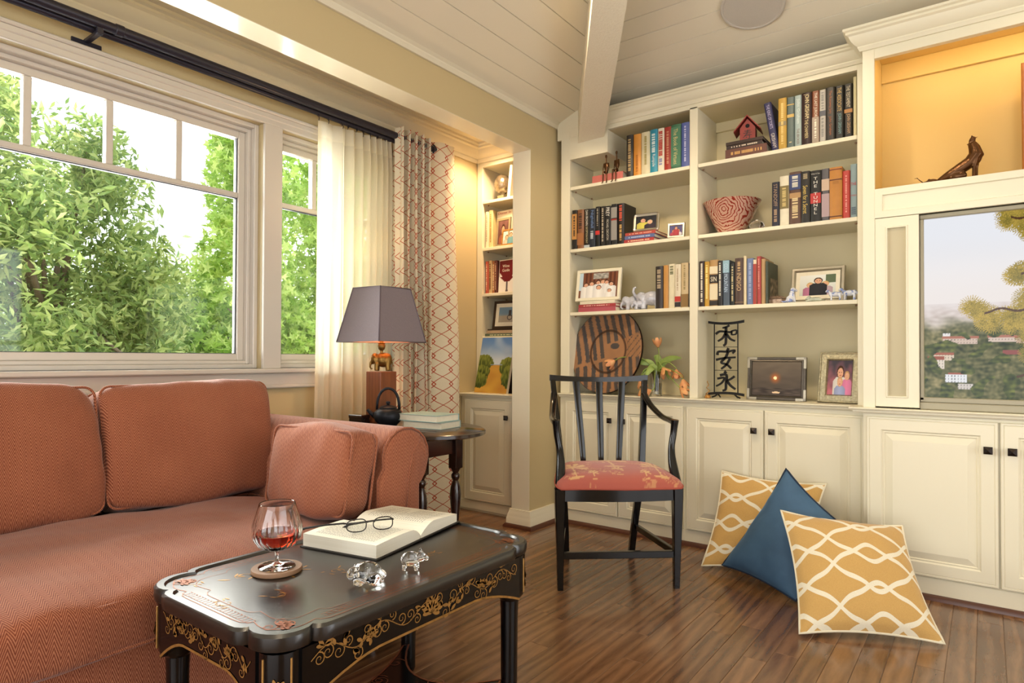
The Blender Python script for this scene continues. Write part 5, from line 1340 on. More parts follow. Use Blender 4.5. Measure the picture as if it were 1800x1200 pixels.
def book(x0, x1, h, z, yf, col, spec, label, depth=.165, group=None, lean=0.0):
    """upright book, spine towards -y. spec: list of ('t',text,colour,zlo,zhi,wfrac) | ('b',colour,zlo,zhi) band | ('m',colour,zlo,zhi,wfrac) small print"""
    W = x1 - x0 - .0012; rnd = min(.006, W * .2); t = .0028
    poly = [(0, depth), (0, rnd), (W * .15, .0015), (W * .5, 0), (W * .85, .0015), (W, rnd), (W, depth), (W - t, depth), (W - t, rnd + .003), (t, rnd + .003), (t, depth)]
    r = MB().prism(poly, 0, h).build('book', cloth(col), None, 30)
    MB().box(t, W - t, rnd + .0032, depth - .004, .003, h - .004).build('pages', M['page'], r)
    yy = -.0006
    for k, s in enumerate(spec):
        if s[0] == 'b': MB().box(W * .02, W * .98, yy, .004, h * s[2], h * s[3]).build('spine_band', ink(s[1]), r)
        elif s[0] == 't': lettering(s[1], ink(s[2]), r, (W / 2, yy - .0003 * (k + 1), h * (s[3] + s[4]) / 2), (0, 0, -1), (1, 0, 0), h * (s[4] - s[3]), W * s[5])
        elif s[0] == 'h': lettering(s[1], ink(s[2]), r, (W / 2, yy - .0003 * (k + 1), h * (s[3] + s[4]) / 2), (1, 0, 0), (0, 0, 1), W * s[5], h * (s[4] - s[3]))
        elif s[0] == 'v':
            n = len(s[1]); hh = h * (s[4] - s[3]) / n
            for q, chh in enumerate(s[1]):
                if chh != ' ': lettering(chh, ink(s[2]), r, (W / 2, yy - .0003 * (k + 1), h * s[4] - hh * (q + .5)), (1, 0, 0), (0, 0, 1), W * s[5], hh * .72)
        else:
            b = MB(); wf = s[4]; marks(b, W * (.5 - wf / 2), W * (.5 + wf / 2), h * s[2], h * s[3], yy - .0003 * (k + 1), hash((round(x0 * 1000), k)) % 999)
            if b.v: o_ = b.build('spine_print', ink(s[1]), r); o_['kind'] = 'stuff'
    r.location = (x0 + .0006, yf, z)
    if lean: r.rotation_euler = (0, lean, 0)
    return tag(r, label, 'book', group)
def row(data, z, yf, place, group):
    for k, (x0, x1, h, col, spec, look) in enumerate(data):
        book(x0, x1, h, z, yf + .004 * ((k * 7) % 3), col, spec, '%s, %s from left %s' % (look, ORD[k], place), group=group)
def m(c, a=.12, b_=.9, w_=.5): return ('m', c, a, b_, w_)
Z1, Z2, Z3 = 2.1454, 1.7454, 1.3414
row([(-1.751, -1.706, .255, '2A2420', [m('B79A6A')], 'black hardback with tan print'), (-1.706, -1.657, .252, 'D8913A', [m('B06A20', .1, .5, .35)], 'orange hardback'), (-1.657, -1.598, .255, 'DCD2AE', [('m', 'A8985A', .2, .9, .3)], 'cream hardback'),
     (-1.597, -1.550, .256, '2F8FA8', [m('DCE8E4', .45, .9, .55), ('t', 'Rumpole', 'EAF0EA', .14, .42, .5)], 'teal hardback'), (-1.550, -1.510, .255, 'E6DCC4', [('m', 'B8392C', .35, .93, .75), ('m', '8A8AB0', .15, .3, .6)], 'white paperback with red lettering'),
     (-1.510, -1.466, .255, 'A83428', [m('C88A6A', .15, .9, .4)], 'red hardback'), (-1.466, -1.406, .256, '3F7050', [('b', '4F8060', .06, .94), ('t', 'The Book of Virtues', 'D8C48A', .1, .9, .42)], 'green hardback'),
     (-1.406, -1.356, .257, '5A68A8', [m('C8CCE6', .12, .92, .25)], 'blue hardback')], Z1, 3.496, 'by the bronze couple', 'books on the upper left shelf')
row([(-2.134, -2.097, .251, '1C1814', [('b', 'C08A4A', .25, .9), m('1C1814', .3, .85, .4)], 'black hardback with tan panel'), (-2.097, -2.049, .250, '8A5A38', [m('3A2418', .5, .9, .6), ('b', 'A0683C', .1, .4)], 'brown hardback'),
     (-2.049, -2.007, .248, '17140F', [('t', 'DAN BROWN', 'D8D2C4', .58, .97, .6), ('t', 'DECEPTION POINT', 'C8B88A', .12, .55, .5), ('b', 'B8C0C4', 0, .08)], 'black hardback with white and gold lettering'), (-2.007, -1.965, .244, '1B2230', [('t', 'Nightfall', '6E8AB8', .5, .95, .6), m('B8BEC4', .2, .42, .6)], 'navy hardback with blue lettering'),
     (-1.965, -1.934, .252, '141210', [m('8A8478', .5, .95, .4), ('b', 'C0302C', .30, .40)], 'thin black hardback with a red square'), (-1.934, -1.896, .250, '1A1512', [('m', 'B8A890', .1, .95, .35)], 'black hardback with widely spaced print'),
     (-1.896, -1.855, .245, '14110F', [('t', 'PREY', 'E6E0D4', .74, .96, .62), ('t', 'MICHAEL CRICHTON', 'C8C0B0', .14, .66, .4)], 'black hardback with large white title'), (-1.855, -1.814, .252, '1C1A18', [('b', '8E8A84', .66, .92), ('b', '8E8A84', .12, .60), ('b', '8A2A22', .60, .64)], 'black and grey hardback'),
     (-1.814, -1.768, .251, '1A1210', [m('C0503A', .55, .95, .5), m('C09A5A', .06, .48, .4)], 'black hardback with orange lettering')], Z2, 3.496, 'beside the wavy frame', 'books on the middle left shelf')
row([(-1.561, -1.514, .248, '2C221E', [('m', 'A8967A', .45, .92, .6)], 'black hardback'), (-1.514, -1.484, .251, 'C08A44', [], 'thin tan hardback'), (-1.484, -1.442, .256, 'DED4B4', [('m', '6A6A4A', .75, .95, .6)], 'cream hardback'), (-1.442, -1.406, .250, 'DDD2B8', [('m', 'B09A7A', .4, .9, .3), ('b', 'B8382C', .14, .26), ('b', '2A2220', .02, .13)], 'cream paperback with red and black bands'),
     (-1.406, -1.362, .256, 'CBB58A', [('m', '9A865A', .4, .95, .3), ('b', '8A6A3A', .02, .30)], 'tan hardback'), (-1.362, -1.354, .251, '2A2220', [], 'very thin black booklet')], Z3, 3.496, 'by the porcelain elephants', 'books on the lower left shelf')
book(-.905, -.868, .262, Z1, 3.497, '2A2A52', [('t', 'THE KING OF TORTS', 'B8B0D0', .45, .95, .5), ('t', 'GRISHAM', 'D0C8C0', .05, .35, .5)], 'navy hardback leaning away from the upright row by the birdhouse', group='books on the upper right shelf', lean=math.radians(-9.5))
row([(-.874, -.832, .268, 'C0983E', [('m', 'E0C478', .1, .9, .35), ('b', '8A7A5A', .46, .54)], 'gold hardback'), (-.832, -.795, .265, '5C6A66', [('b', 'C8A860', .84, .86), ('b', 'C8A860', .60, .66), ('m', 'C8B88A', .08, .12, .4)], 'grey-green hardback with gold bands'),
     (-.795, -.760, .267, 'A8B8B4', [('t', 'John Grisham', 'D8E0DA', .45, .93, .5), ('t', 'THE BROKER', '7A5A4A', .05, .35, .4)], 'pale grey-blue hardback'), (-.760, -.711, .268, '2E1612', [('t', 'JOHN GRISHAM', 'E0CE9A', .50, .97, .62), ('t', 'THE CHAMBER', 'D8C48A', .12, .48, .5)], 'dark red-black hardback with cream title'),
     (-.711, -.677, .268, '8A5238', [('t', 'THE LAST JUROR', 'E8DCC4', .5, .96, .5), ('b', 'A89684', .02, .5), ('m', 'EDE4D0', .1, .45, .35)], 'brown and grey hardback'), (-.677, -.646, .267, 'C0BAAE', [('m', '8E8A84', .62, .95, .5), ('b', '5A5A60', .50, .60), ('m', '8E8A84', .08, .46, .45)], 'pale grey hardback'),
     (-.646, -.604, .268, '2A2620', [('t', 'The Runaway Jury', 'B0622E', .5, .93, .36), ('t', 'John Grisham', 'B0622E', .1, .45, .36)], 'charcoal hardback with orange print'), (-.604, -.565, .267, '1A1A18', [('t', 'THE ASSOCIATE', 'C8A860', .52, .96, .5), ('t', 'JOHN GRISHAM', '7AA0A0', .1, .48, .5)], 'black hardback with gold and blue lettering'),
     (-.565, -.526, .268, '1B1712', [('t', 'THE TESTAMENT', 'C8BCA0', .56, .96, .5), ('b', 'A8743A', .46, .53), ('t', 'JOHN GRISHAM', 'B8946A', .08, .44, .5)], 'black hardback with brown emblem'), (-.522, -.508, .292, 'D8CCA0', [], 'tall thin cream volume')], Z1, 3.496, 'beyond the birdhouse', 'books on the upper right shelf')
row([(-.906, -.868, .233, '1E2030', [('t', 'STANDOFF', 'A88A6A', .45, .95, .5), m('A88A6A', .1, .38, .5)], 'slim navy-black hardback'), (-.868, -.822, .259, 'E6DCC0', [('b', '7A6A3E', .34, .80), ('m', 'C8B070', .38, .76, .5)], 'white hardback with olive label'),
     (-.822, -.763, .273, '5E4030', [('b', '34406A', .66, .95), ('m', 'D8D2C0', .70, .92, .6), ('b', 'B08A5A', .50, .60), ('m', 'D8C090', .12, .5, .6)], 'patterned brown hardback with blue label'), (-.763, -.720, .265, '26221C', [('m', '9A8A6A', .82, .95, .6), ('t', 'Seven for a Secret', 'D8B85A', .18, .72, .6)], 'black hardback with yellow script'),
     (-.720, -.668, .262, '17150F', [('b', 'B83430', .36, .56), ('v', 'THE TUNNEL', 'EAE4D6', .14, .88, .34), ('h', 'William H. Gass', 'DAD4C6', .90, .97, .8)], 'black hardback with red block and stacked white title'), (-.668, -.630, .264, '5E5A5C', [('b', 'C8AE96', .58, .80), ('b', 'B0989A', .08, .52)], 'grey hardback with a pale face'),
     (-.630, -.572, .262, 'C08238', [('b', '7A3A1E', .945, .965), ('b', '5A2A16', .75, .77), ('b', '5A2A16', .05, .07), ('m', 'A8702C', .68, .73, .6)], 'thick orange hardback'), (-.572, -.538, .237, 'BE4238', [('m', 'E0988A', .1, .9, .25)], 'red paperback'),
     (-.538, -.507, .265, '8A9EA0', [('h', 'THE', 'B8302C', .60, .66, .8), ('h', 'WORLD', 'B8302C', .38, .45, .9), ('m', '5A6A74', .05, .2, .8)], 'grey-blue book with red title')], Z2, 3.496, 'beyond the striped bowl', 'books on the middle right shelf')
row([(-1.296, -1.269, .255, '2C1A16', [m('E0D8C4', .1, .95, .5)], 'dark brown hardback with white lettering'), (-1.269, -1.241, .251, 'C0922E', [('m', 'F0DC8A', .15, .92, .5)], 'gold hardback'), (-1.241, -1.193, .258, 'B08A54', [('b', 'E0D2B0', .70, .86), ('b', '241A14', .50, .68), ('h', 'SIN', 'E8DCC0', .53, .64, .7), ('b', 'E0D2B0', .14, .48), ('b', '241A14', .02, .12)], 'tan and black hardback with short title'),
     (-1.193, -1.166, .249, '221C18', [m('D8D0BC', .2, .95, .45)], 'black hardback with pale lettering'), (-1.166, -1.129, .250, '4A5664', [('b', '8EB0BE', .72, .99), ('t', 'COLD MOUNTAIN', 'B8CCE0', .3, .92, .6)], 'slate hardback with pale blue top'), (-1.129, -1.099, .231, '1C1E1C', [m('C8B88A', .1, .92, .35)], 'short black hardback'),
     (-1.099, -1.053, .255, '4A3428', [('t', 'INDIGO', 'C8A878', .3, .68, .5), ('m', 'B89868', .72, .92, .4), ('b', '8A6A4A', .05, .065)], 'brown hardback with gold title'), (-1.053, -1.038, .264, 'DCCBA4', [], 'thin cream hardback'), (-1.038, -1.002, .249, '6C7CA4', [('m', '9AA8C8', .12, .9, .4)], 'dusty blue hardback'), (-1.002, -.984, .239, 'DCC8A8', [('b', 'A0382E', .0, .9)], 'thin red-edged hardback'),
     (-.984, -.962, .255, 'A83A34', [('m', 'D08A7A', .3, .95, .4)], 'thin red hardback'), (-.962, -.940, .240, 'B08E5E', [], 'thin tan hardback with green cover')], Z3, 3.496, 'before the trinket box', 'books on the lower right shelf')
box_ = book(-.939, -.925, .225, Z3, 3.498, '3A4030', [], 'dark green picture book ending the row beside the silver box', .20, 'books on the lower right shelf')
picture('cover_picture', (.0137, .04, .03), (0, 1, 0), (0, 0, 1), .15, .11, 20, 16, lambda u, v: mixc((60, 50, 36), (170, 150, 120), max(0, min(1, .5 + noise.noise(Vector((u * 5, v * 5, 3)))))), box_)
# narrow alcove bookcase
row([(-2.892, -2.862, .262, 'E2D6B8', [m('A89A7A', .15, .9, .35)], 'cream hardback'), (-2.862, -2.826, .270, 'DCC690', [m('A8884A', .15, .9, .35)], 'pale yellow hardback')], 1.8354, 3.545, 'on the narrow bookcase', 'books in the narrow bookcase')
row([(-2.890, -2.862, .232, 'B8503A', [m('E8C8A8', .1, .9, .4)], 'red paperback'), (-2.862, -2.832, .236, 'C8A878', [m('7A4A2A', .1, .9, .6)], 'tan patterned paperback'), (-2.832, -2.808, .230, 'A0623C', [m('E0C8A0', .1, .9, .5)], 'brown paperback'), (-2.808, -2.782, .232, '5A2A22', [m('C8A07A', .1, .9, .4)], 'maroon paperback')], 1.5084, 3.545, 'beside the wine guide', 'books in the narrow bookcase')
wg = MB().box(0, .165, 0, .022, 0, .232, .002).build('book', cloth('E4DED2')); wg.location = (-2.776, 3.552, 1.5085); wg.rotation_euler = (math.radians(-3), 0, math.radians(-6)); tag(wg, 'wine guide facing out with a red wine glass on its cover', 'book')
def wine(u, v):
    X = u - .5
    if v > .48 and abs(X) < .46: return (104, 26, 34) if not (v < .62 and abs(X) > .46 - (.62 - v) * 1.2) else (228, 222, 212)
    if v > .32 and abs(X) < .16 + (v - .32) * 1.9: return (104, 26, 34)
    if abs(X) < .05 + .1 * max(0, .2 - v): return (90, 82, 88)
    return (228, 222, 214)
picture('cover_picture', (.006, -.0008, .006), (1, 0, 0), (0, 0, 1), .153, .220, 40, 50, wine, wg)
lettering('Wine\nGuide', ink('EADFD0'), wg, (.07, -.0016, .172), (1, 0, 0), (0, 0, 1), .085, .05, False)
bn = MB().box(0, .15, 0, .03, 0, .262, .002).build('book', cloth('EAE0C4')); bn.location = (-2.818, 3.575, 1.8355); bn.rotation_euler = (math.radians(-3), 0, math.radians(-5)); tag(bn, 'cream book with red title facing out behind the silver frame', 'book')
lettering('Dinner In', ink('B8482E'), bn, (.075, -.001, .245), (1, 0, 0), (0, 0, 1), .12, .018)

# ================================================================ FLAT STACKS
def fb(x0, x1, yf, d_, z, h_, c, label, title=None, tcol=None, rz=0.0, tl=0):
    r = flat_book(((x0 + x1) / 2, yf + d_ / 2, z + .0003), rz, x1 - x0, d_, h_, cloth(c), label, title, ink(tcol) if tcol else None, tl)
    r['group'] = 'books lying flat on the shelves'; return r
fb(-1.985, -1.772, 3.495, .15, Z1, .045, 'C06A60', 'pink checked book lying flat under the seated bronze couple', None)
fb(-1.764, -1.570, 3.495, .20, Z2, .020, 'A83430', 'red hardback at the bottom of the stack under the wavy frame', '#', 'E0C0A0')
fb(-1.760, -1.566, 3.495, .20, Z2 + .0205, .022, '5A6690', 'blue-grey hardback in the middle of the stack under the wavy frame', '#', 'A8B4D0')
fb(-1.756, -1.560, 3.495, .21, Z2 + .0430, .018, 'B0463A', 'rust red hardback on top of the stack under the wavy frame', '#', 'D8A890')
fb(-2.085, -1.822, 3.498, .19, Z3, .028, 'B0505A', 'raspberry book at the bottom of the stack under the white frame')
fb(-2.083, -1.820, 3.498, .19, Z3 + .0285, .018, 'A83A3C', 'red book in the middle of the stack under the white frame', '#', 'E0B0A0')
fb(-2.075, -1.828, 3.500, .17, Z3 + .047, .020, 'E4DAC0', 'cream book on top of the stack under the white frame')
fb(-1.150, -.930, 3.496, .20, Z1, .050, '6A4438', 'thick brown leather volume at the bottom of the birdhouse stack', '#', 'C89A5A', 0, -.07)
fb(-1.146, -.955, 3.500, .19, Z1 + .0505, .022, '382A26', 'black book in the middle of the birdhouse stack', '#', 'D0C0A8')
fb(-1.148, -.950, 3.498, .20, Z1 + .073, .018, '3A2A22', 'dark brown book on top of the birdhouse stack')
fb(-2.880, -2.560, 3.535, .24, 1.2004, .020, '5A6A58', 'green book at the bottom of the stack behind the landscape painting', '#', 'D8D8B0')
fb(-2.870, -2.560, 3.540, .23, 1.2210, .022, 'B8A084', 'tan book in the middle of the stack behind the landscape painting')
fb(-2.865, -2.560, 3.545, .22, 1.2436, .010, '2A1E1A', 'thin black portfolio on top of the stack behind the landscape painting')

# ================================================================ FRAMES
def person_fn(people, bgf):
    """generic figures: (cx, head v, head radius, hair, skin, shirt)"""
    def fn(u, v):
        c = bgf(u, v)
        for (cx_, hv, r_, hair, skin, shirt) in people:
            if v < hv - r_ * .9 and abs(u - cx_) < r_ * (1.1 + 1.5 * min(1, (hv - r_ - v) / (r_ * 1.4 + 1e-6))) and abs(u - cx_) < r_ * 1.75: c = mixc(shirt, (0, 0, 0), .12 * abs(u - cx_) / r_ / 2)
            dx, dv = (u - cx_) / (r_ * .78), (v - hv) / r_
            if dx * dx + dv * dv < 1.25: c = hair
            if dx * dx + (dv + .15) ** 2 < .75: c = skin
            if abs(dv + .05) < .10 and .2 < abs(dx) < .5: c = mixc(skin, hair, .7)
            if abs(dv + .55) < .07 and abs(dx) < .3: c = mixc(skin, (150, 60, 50), .6)
        return c
    return fn
def frame(name, label, loc, rz, tilt, W, H, rg, mat, fn, mat_in=None, nx=60, ny=44, mw_=.0):
    """standing picture frame; local: width x, height z, front -y; leans back by tilt"""
    r = empty(name, loc, 0, label, 'picture frame', 'framed pictures on the shelves'); r.rotation_euler = (-tilt, 0, rz)
    b = MB(); b.rings((-W / 2, 0, 0), (1, 0, 0), (0, 0, 1), (0, -1, 0), W, H, rg, -.010); b.build('frame', mat, r, 20)
    i = rg[-1][0]; yy = -rg[-1][1] - .0005
    if mw_: box('mount', mat_in or M['page'], -W / 2 + i, W / 2 - i, yy, yy + .0004, i, H - i, 0, r); i += mw_
    picture('photo', (-W / 2 + i, yy - .0008, i), (1, 0, 0), (0, 0, 1), W - 2 * i, H - 2 * i, nx, ny, fn, r)
    # easel strut behind
    MB().add([(-.02, .010, H * .6), (.02, .010, H * .6), (.02, .05 + tilt * H * .5, .001), (-.02, .05 + tilt * H * .5, .001), (-.02, .013, H * .6), (.02, .013, H * .6), (.02, .054 + tilt * H * .5, .001), (-.02, .054 + tilt * H * .5, .001)], [(0, 1, 2, 3), (7, 6, 5, 4), (0, 4, 5, 1), (1, 5, 6, 2), (2, 6, 7, 3), (3, 7, 4, 0)]).build('easel_back', plain('frame_backing', '4A3E30', .8), r)
    return r
SK, SK2 = (222, 170, 140), (206, 150, 120)
def plainbg(a, b_): return lambda u, v: mixc(a, b_, max(0, min(1, v + .3 * noise.noise(Vector((u * 6, v * 6, 1))))))
# wavy silver frame
wf_ = empty('picture_frame', (-1.645, 3.545, Z2 + .0625), 0, 'wavy-edged silver frame with two people on the red book stack', 'picture frame', 'framed pictures on the shelves'); wf_.rotation_euler = (math.radians(-8), 0, math.radians(6))
def wavy(W, H, ins, a=.006):
    out = []
    for k in range(60):
        t = 2 * PI * k / 60; c, s_ = math.cos(t), math.sin(t); e = .35
        x, z = abs(c) ** e * (1 if c > 0 else -1) * (W / 2 - ins), abs(s_) ** e * (1 if s_ > 0 else -1) * (H / 2 - ins)
        k2 = 1 + (a / .06) * .5 * math.cos(4 * t + PI) * (.5); out.append((x * k2, H / 2 + .004 + z * k2))
    return out
b = MB(); o1, o2, o3 = wavy(.165, .118, 0), wavy(.165, .118, .006), wavy(.165, .118, .017)
for (lp, y) in ((o1, .006), (o1, -.004), (o2, -.008), (o3, -.003)): b.v += [(p[0], y, p[1]) for p in lp]
for i in range(3):
    for k in range(60): b.f.append((i * 60 + k, i * 60 + (k + 1) % 60, (i + 1) * 60 + (k + 1) % 60, (i + 1) * 60 + k))
b.f.append(tuple(180 + k for k in range(60))); b.f.append(tuple(range(60))[::-1]); b.build('frame', M['silver'], wf_, 30)
picture('photo', (-.0635, -.0045, .024), (1, 0, 0), (0, 0, 1), .127, .078, 60, 40, person_fn([(.36, .66, .17, (60, 44, 34), SK, (206, 196, 90)), (.70, .50, .15, (190, 170, 140), SK, (60, 50, 60))], plainbg((50, 50, 60), (30, 30, 34))), wf_)
frame('picture_frame', 'small silver frame with a group photo at the right end of its shelf', (-1.440, 3.512, Z2 + .001), math.radians(10), math.radians(10), .100, .090, [(0, .006), (.003, .009), (.012, .009), (.015, .005)], M['silver'], person_fn([(.3, .45, .16, (40, 30, 26), SK, (180, 60, 80)), (.68, .48, .17, (60, 40, 30), SK, (220, 214, 220)), (.5, .75, .15, (40, 26, 20), SK2, (170, 50, 60))], plainbg((90, 70, 120), (60, 60, 110))))
WH = [(230, 226, 220)] * 3
fam = [(.18, .52, .075, (70, 50, 40), SK, (236, 232, 226)), (.33, .56, .08, (90, 64, 44), SK, (238, 234, 228)), (.50, .60, .075, (50, 36, 30), SK, (232, 230, 228)), (.62, .62, .075, (120, 90, 60), SK, (236, 232, 226)), (.72, .60, .07, (60, 40, 32), SK, (230, 226, 222)), (.84, .52, .075, (50, 36, 30), SK, (236, 234, 230)), (.52, .40, .08, (70, 46, 34), SK, (240, 236, 230)), (.80, .26, .065, (110, 80, 50), SK, (238, 234, 228))]
def fambg(u, v):
    if .36 < u < .76 and .74 < v < .97: return mixc((120, 118, 112), (196, 190, 180), .5 + .8 * noise.noise(Vector((u * 14, v * 14, 3))))
    if u < .10 and v > .3: return (186, 206, 216)
    return mixc((84, 48, 36), (126, 80, 58), .5 + .5 * math.sin(u * 60))
frame('picture_frame', 'white frame with a large family photo on the book stack', (-1.960, 3.520, Z3 + .068), math.radians(4), math.radians(10), .305, .205, [(0, .008), (.003, .012), (.018, .010), (.021, .005)], M['cab'], person_fn(fam, fambg), None, 110, 76)
frame('picture_frame', 'silver frame with three smiling people beside the blue animal figurines', (-.716, 3.640, Z3 + .001), math.radians(-3), math.radians(10), .262, .196, [(0, .008), (.003, .013), (.014, .013), (.020, .008), (.023, .006)], M['silver'], person_fn([(.30, .52, .12, (200, 170, 110), SK, (190, 120, 150)), (.72, .55, .12, (206, 176, 120), SK, (196, 170, 180)), (.52, .72, .14, (60, 44, 36), SK, (44, 44, 50))], lambda u, v: mixc((206, 210, 200), (236, 236, 230), v) if u < .72 or v < .6 else (96, 110, 84)), None, 90, 66, .020)
def sunset(u, v):
    d = math.hypot((u - .48) * 1.5, v - .52); c = mixc((74, 66, 60), (112, 100, 86), v + .2 * noise.noise(Vector((u * 4, v * 9, 2))))
    c = mixc(c, (226, 110, 44), max(0, 1 - d / .22) ** 1.5)
    if d < .05: c = (255, 240, 190)
    if v < .22: c = mixc((52, 46, 44), (96, 84, 76), .5 + .7 * noise.noise(Vector((u * 6, v * 26, 5))))
    if math.hypot((u - .5) * 1.1, (v - .09) * 3.2) < .09: c = (236, 206, 170)
    return c
fr3 = frame('picture_frame', 'wide dark and silver frame with a sunset over water', (-.914, 3.610, ZC + .001), 0, math.radians(5), .302, .232, [(0, .008), (.002, .012), (.013, .012), (.015, .009), (.021, .011), (.025, .005)], plain('pewter', '5E574E', .35, metal=.7, vary=.2, vscale=40), sunset, None, 90, 70)
for sx in (-1, 1):
    for zz in (0, .232):
        sz = 1 if zz == 0 else -1
        MB().box(sx * .152, sx * .100, -.0135, -.010, zz - sz * .001, zz + sz * .014, .001).box(sx * .152, sx * .138, -.0135, -.010, zz - sz * .001, zz + sz * .060, .001).build('corner_plate', M['silver'], fr3)
orn = plain('ornate_silver', 'B5AB8C', .35, metal=.75, vary=.35, vscale=90, bump=.9, bscale=110)
frame('picture_frame', 'broad ornate silver frame with a woman and small children', (-.604, 3.575, ZC + .001), math.radians(-8), math.radians(11), .200, .262, [(0, .008), (.004, .014), (.008, .014), (.011, .011), (.036, .014), (.040, .010), (.043, .004)], orn, person_fn([(.52, .66, .17, (70, 44, 30), SK, (226, 220, 214)), (.80, .56, .12, (190, 150, 100), SK, (220, 130, 170)), (.52, .38, .13, (200, 160, 110), SK, (160, 170, 210))], plainbg((190, 110, 120), (70, 64, 74))), None, 60, 80)
frame('picture_frame', 'small gilt frame with two people on the narrow bookcase', (-2.685, 3.548, 1.8358), math.radians(-4), math.radians(8), .125, .118, [(0, .006), (.003, .010), (.010, .010), (.013, .005)], M['gold'], person_fn([(.35, .5, .18, (90, 60, 40), SK, (210, 190, 170)), (.72, .68, .17, (110, 84, 60), SK, (110, 160, 170))], plainbg((190, 200, 196), (214, 220, 214))))
frame('picture_frame', 'silver frame with a warm portrait in front of a cream book', (-2.742, 3.560, 1.8357), math.radians(-6), math.radians(5), .135, .205, [(0, .006), (.003, .009), (.016, .009), (.019, .005)], M['silver'], person_fn([(.5, .60, .22, (60, 34, 26), SK2, (150, 90, 70))], plainbg((84, 52, 48), (120, 84, 80))))
frame('picture_frame', 'dark frame with a beach cyclist print on the narrow bookcase', (-2.735, 3.600, 1.2542), math.radians(3), math.radians(9), .240, .205, [(0, .010), (.003, .014), (.016, .014), (.020, .008)], plain('dark_brown_frame', '3A2A1E', .35, vary=.1), lambda u, v: (70, 66, 70) if abs(math.hypot((u - .66) * 1.2, v - .32) - .16) < .025 or (abs(u - .66) < .08 and .4 < v < .8) else (mixc((150, 160, 160), (120, 150, 172), sstep(.4, .6, v)) if v > .42 else (176, 166, 148)), None, 60, 44, .028)
# leaning painting and a dark board behind it
def beach(u, v):
    if v > .50: c = mixc((196, 206, 214), (92, 132, 190), sstep(.5, 1, v)); c = mixc(c, (214, 218, 220), max(0, .7 * noise.noise(Vector((u * 3, v * 4, 1)))))
    else: c = mixc((206, 164, 72), (178, 128, 58), .5 + .6 * noise.noise(Vector((u * 3, v * 7, 6))))
    for (cx_, cv, rx, rv) in ((.12, .54, .34, .15), (.08, .38, .33, .12), (.05, .22, .30, .14), (.92, .48, .26, .16), (.98, .30, .20, .2)):
        w_ = .16 * noise.noise(Vector((u * 16, v * 10, 8)))
        if ((u - cx_) / rx) ** 2 + ((v - cv) / rv) ** 2 < 1 + w_ * 2.5: c = mixc((60, 74, 34), (132, 140, 62), max(0, min(1, (v - cv) / rv * .5 + .5 + noise.noise(Vector((u * 30, v * 12, 2))))))
    if abs(v - .505) < .01 and .38 < u < .75: c = (150, 166, 190)
    return c
pt_ = MB().box(-.150, .150, .0, .022, 0, .395, .001).build('painting', M['page']); pt_.location = (-2.745, 3.425, .8068); pt_.rotation_euler = (math.radians(-13), 0, math.radians(-4)); tag(pt_, 'unframed canvas of a sandy path through dunes leaning in the narrow bookcase', 'painting')
picture('canvas_picture', (-.150, -.0008, 0), (1, 0, 0), (0, 0, 1), .300, .395, 70, 90, beach, pt_)
db = MB().box(-.02, .115, .0, .014, 0, .385, .001).build('dark_panel', M['darkwood']); db.location = (-2.635, 3.462, .8068); db.rotation_euler = (math.radians(-11), 0, math.radians(-4)); tag(db, 'dark wooden panel leaning behind the dune painting', 'panel')
# wooden frame at the right end of the niche
wf2 = empty('picture_frame', (.375, 3.50, 1.8355), 0, 'broad warm wooden picture frame standing in the lit niche', 'picture frame'); wf2.rotation_euler = (math.radians(-8), 0, 0)
b = MB(); b.rings((-.25, 0, 0), (1, 0, 0), (0, 0, 1), (0, -1, 0), .50, .52, [(0, .012), (.004, .016), (.05, .012), (.054, .006)], -.012); b.build('frame', M['framewood'], wf2)
picture('print', (-.196, -.0075, .054), (1, 0, 0), (0, 0, 1), .392, .412, 24, 24, lambda u, v: mixc((120, 84, 50), (190, 150, 96), .5 + .7 * noise.noise(Vector((u * 4, v * 4, 8)))), wf2)

# ================================================================ ORNAMENTS
# seated bronze couple on the pink book
def seated(name, x, label, hgt, shift):
    S = [('e', (0, .010, .052 * hgt), (.011, .007, .024)), ('e', (0, .010, .030), (.010, .009, .010)), ('t', [(0, .010, .070 * hgt), (0, .009, .092 * hgt)], [.0035, .003]), ('e', (0, .008, .100 * hgt), (.0058, .007, .0100)),
         ('t', [(-.006, .006, .028), (-.008, -.020, .030), (-.009, -.024, -.030), (-.011, -.034, -.036)], [.0050, .0040, .0034, .0028]), ('t', [(.006, .006, .028), (.009, -.020, .030), (.011, -.024, -.030), (.012, -.034, -.036)], [.0050, .0040, .0034, .0028]),
         ('t', [(-.011, .010, .070 * hgt), (-.018, .016, .050), (-.020, .016, .024)], [.0036, .0030, .0026]), ('t', [(.011, .010, .070 * hgt), (.017, .004, .052), (.014, -.006, .030)], [.0036, .0030, .0026])]
    o = blob(name, M['bronze'], S, .0022, None, 1); o.location = (x, 3.500, Z1 + .0255 + .0); o.rotation_euler = (0, 0, shift); tag(o, label, 'figurine', 'seated bronze couple'); return o
s1 = seated('bronze_figure', -1.892, 'left figure of the seated bronze couple, legs hanging over the shelf', 1.12, .15)
s2 = seated('bronze_figure', -1.822, 'right figure of the seated bronze couple beside the black book', 1.22, -.1)
for o in (s1, s2): o.scale = (1.25, 1.0, 1.18)
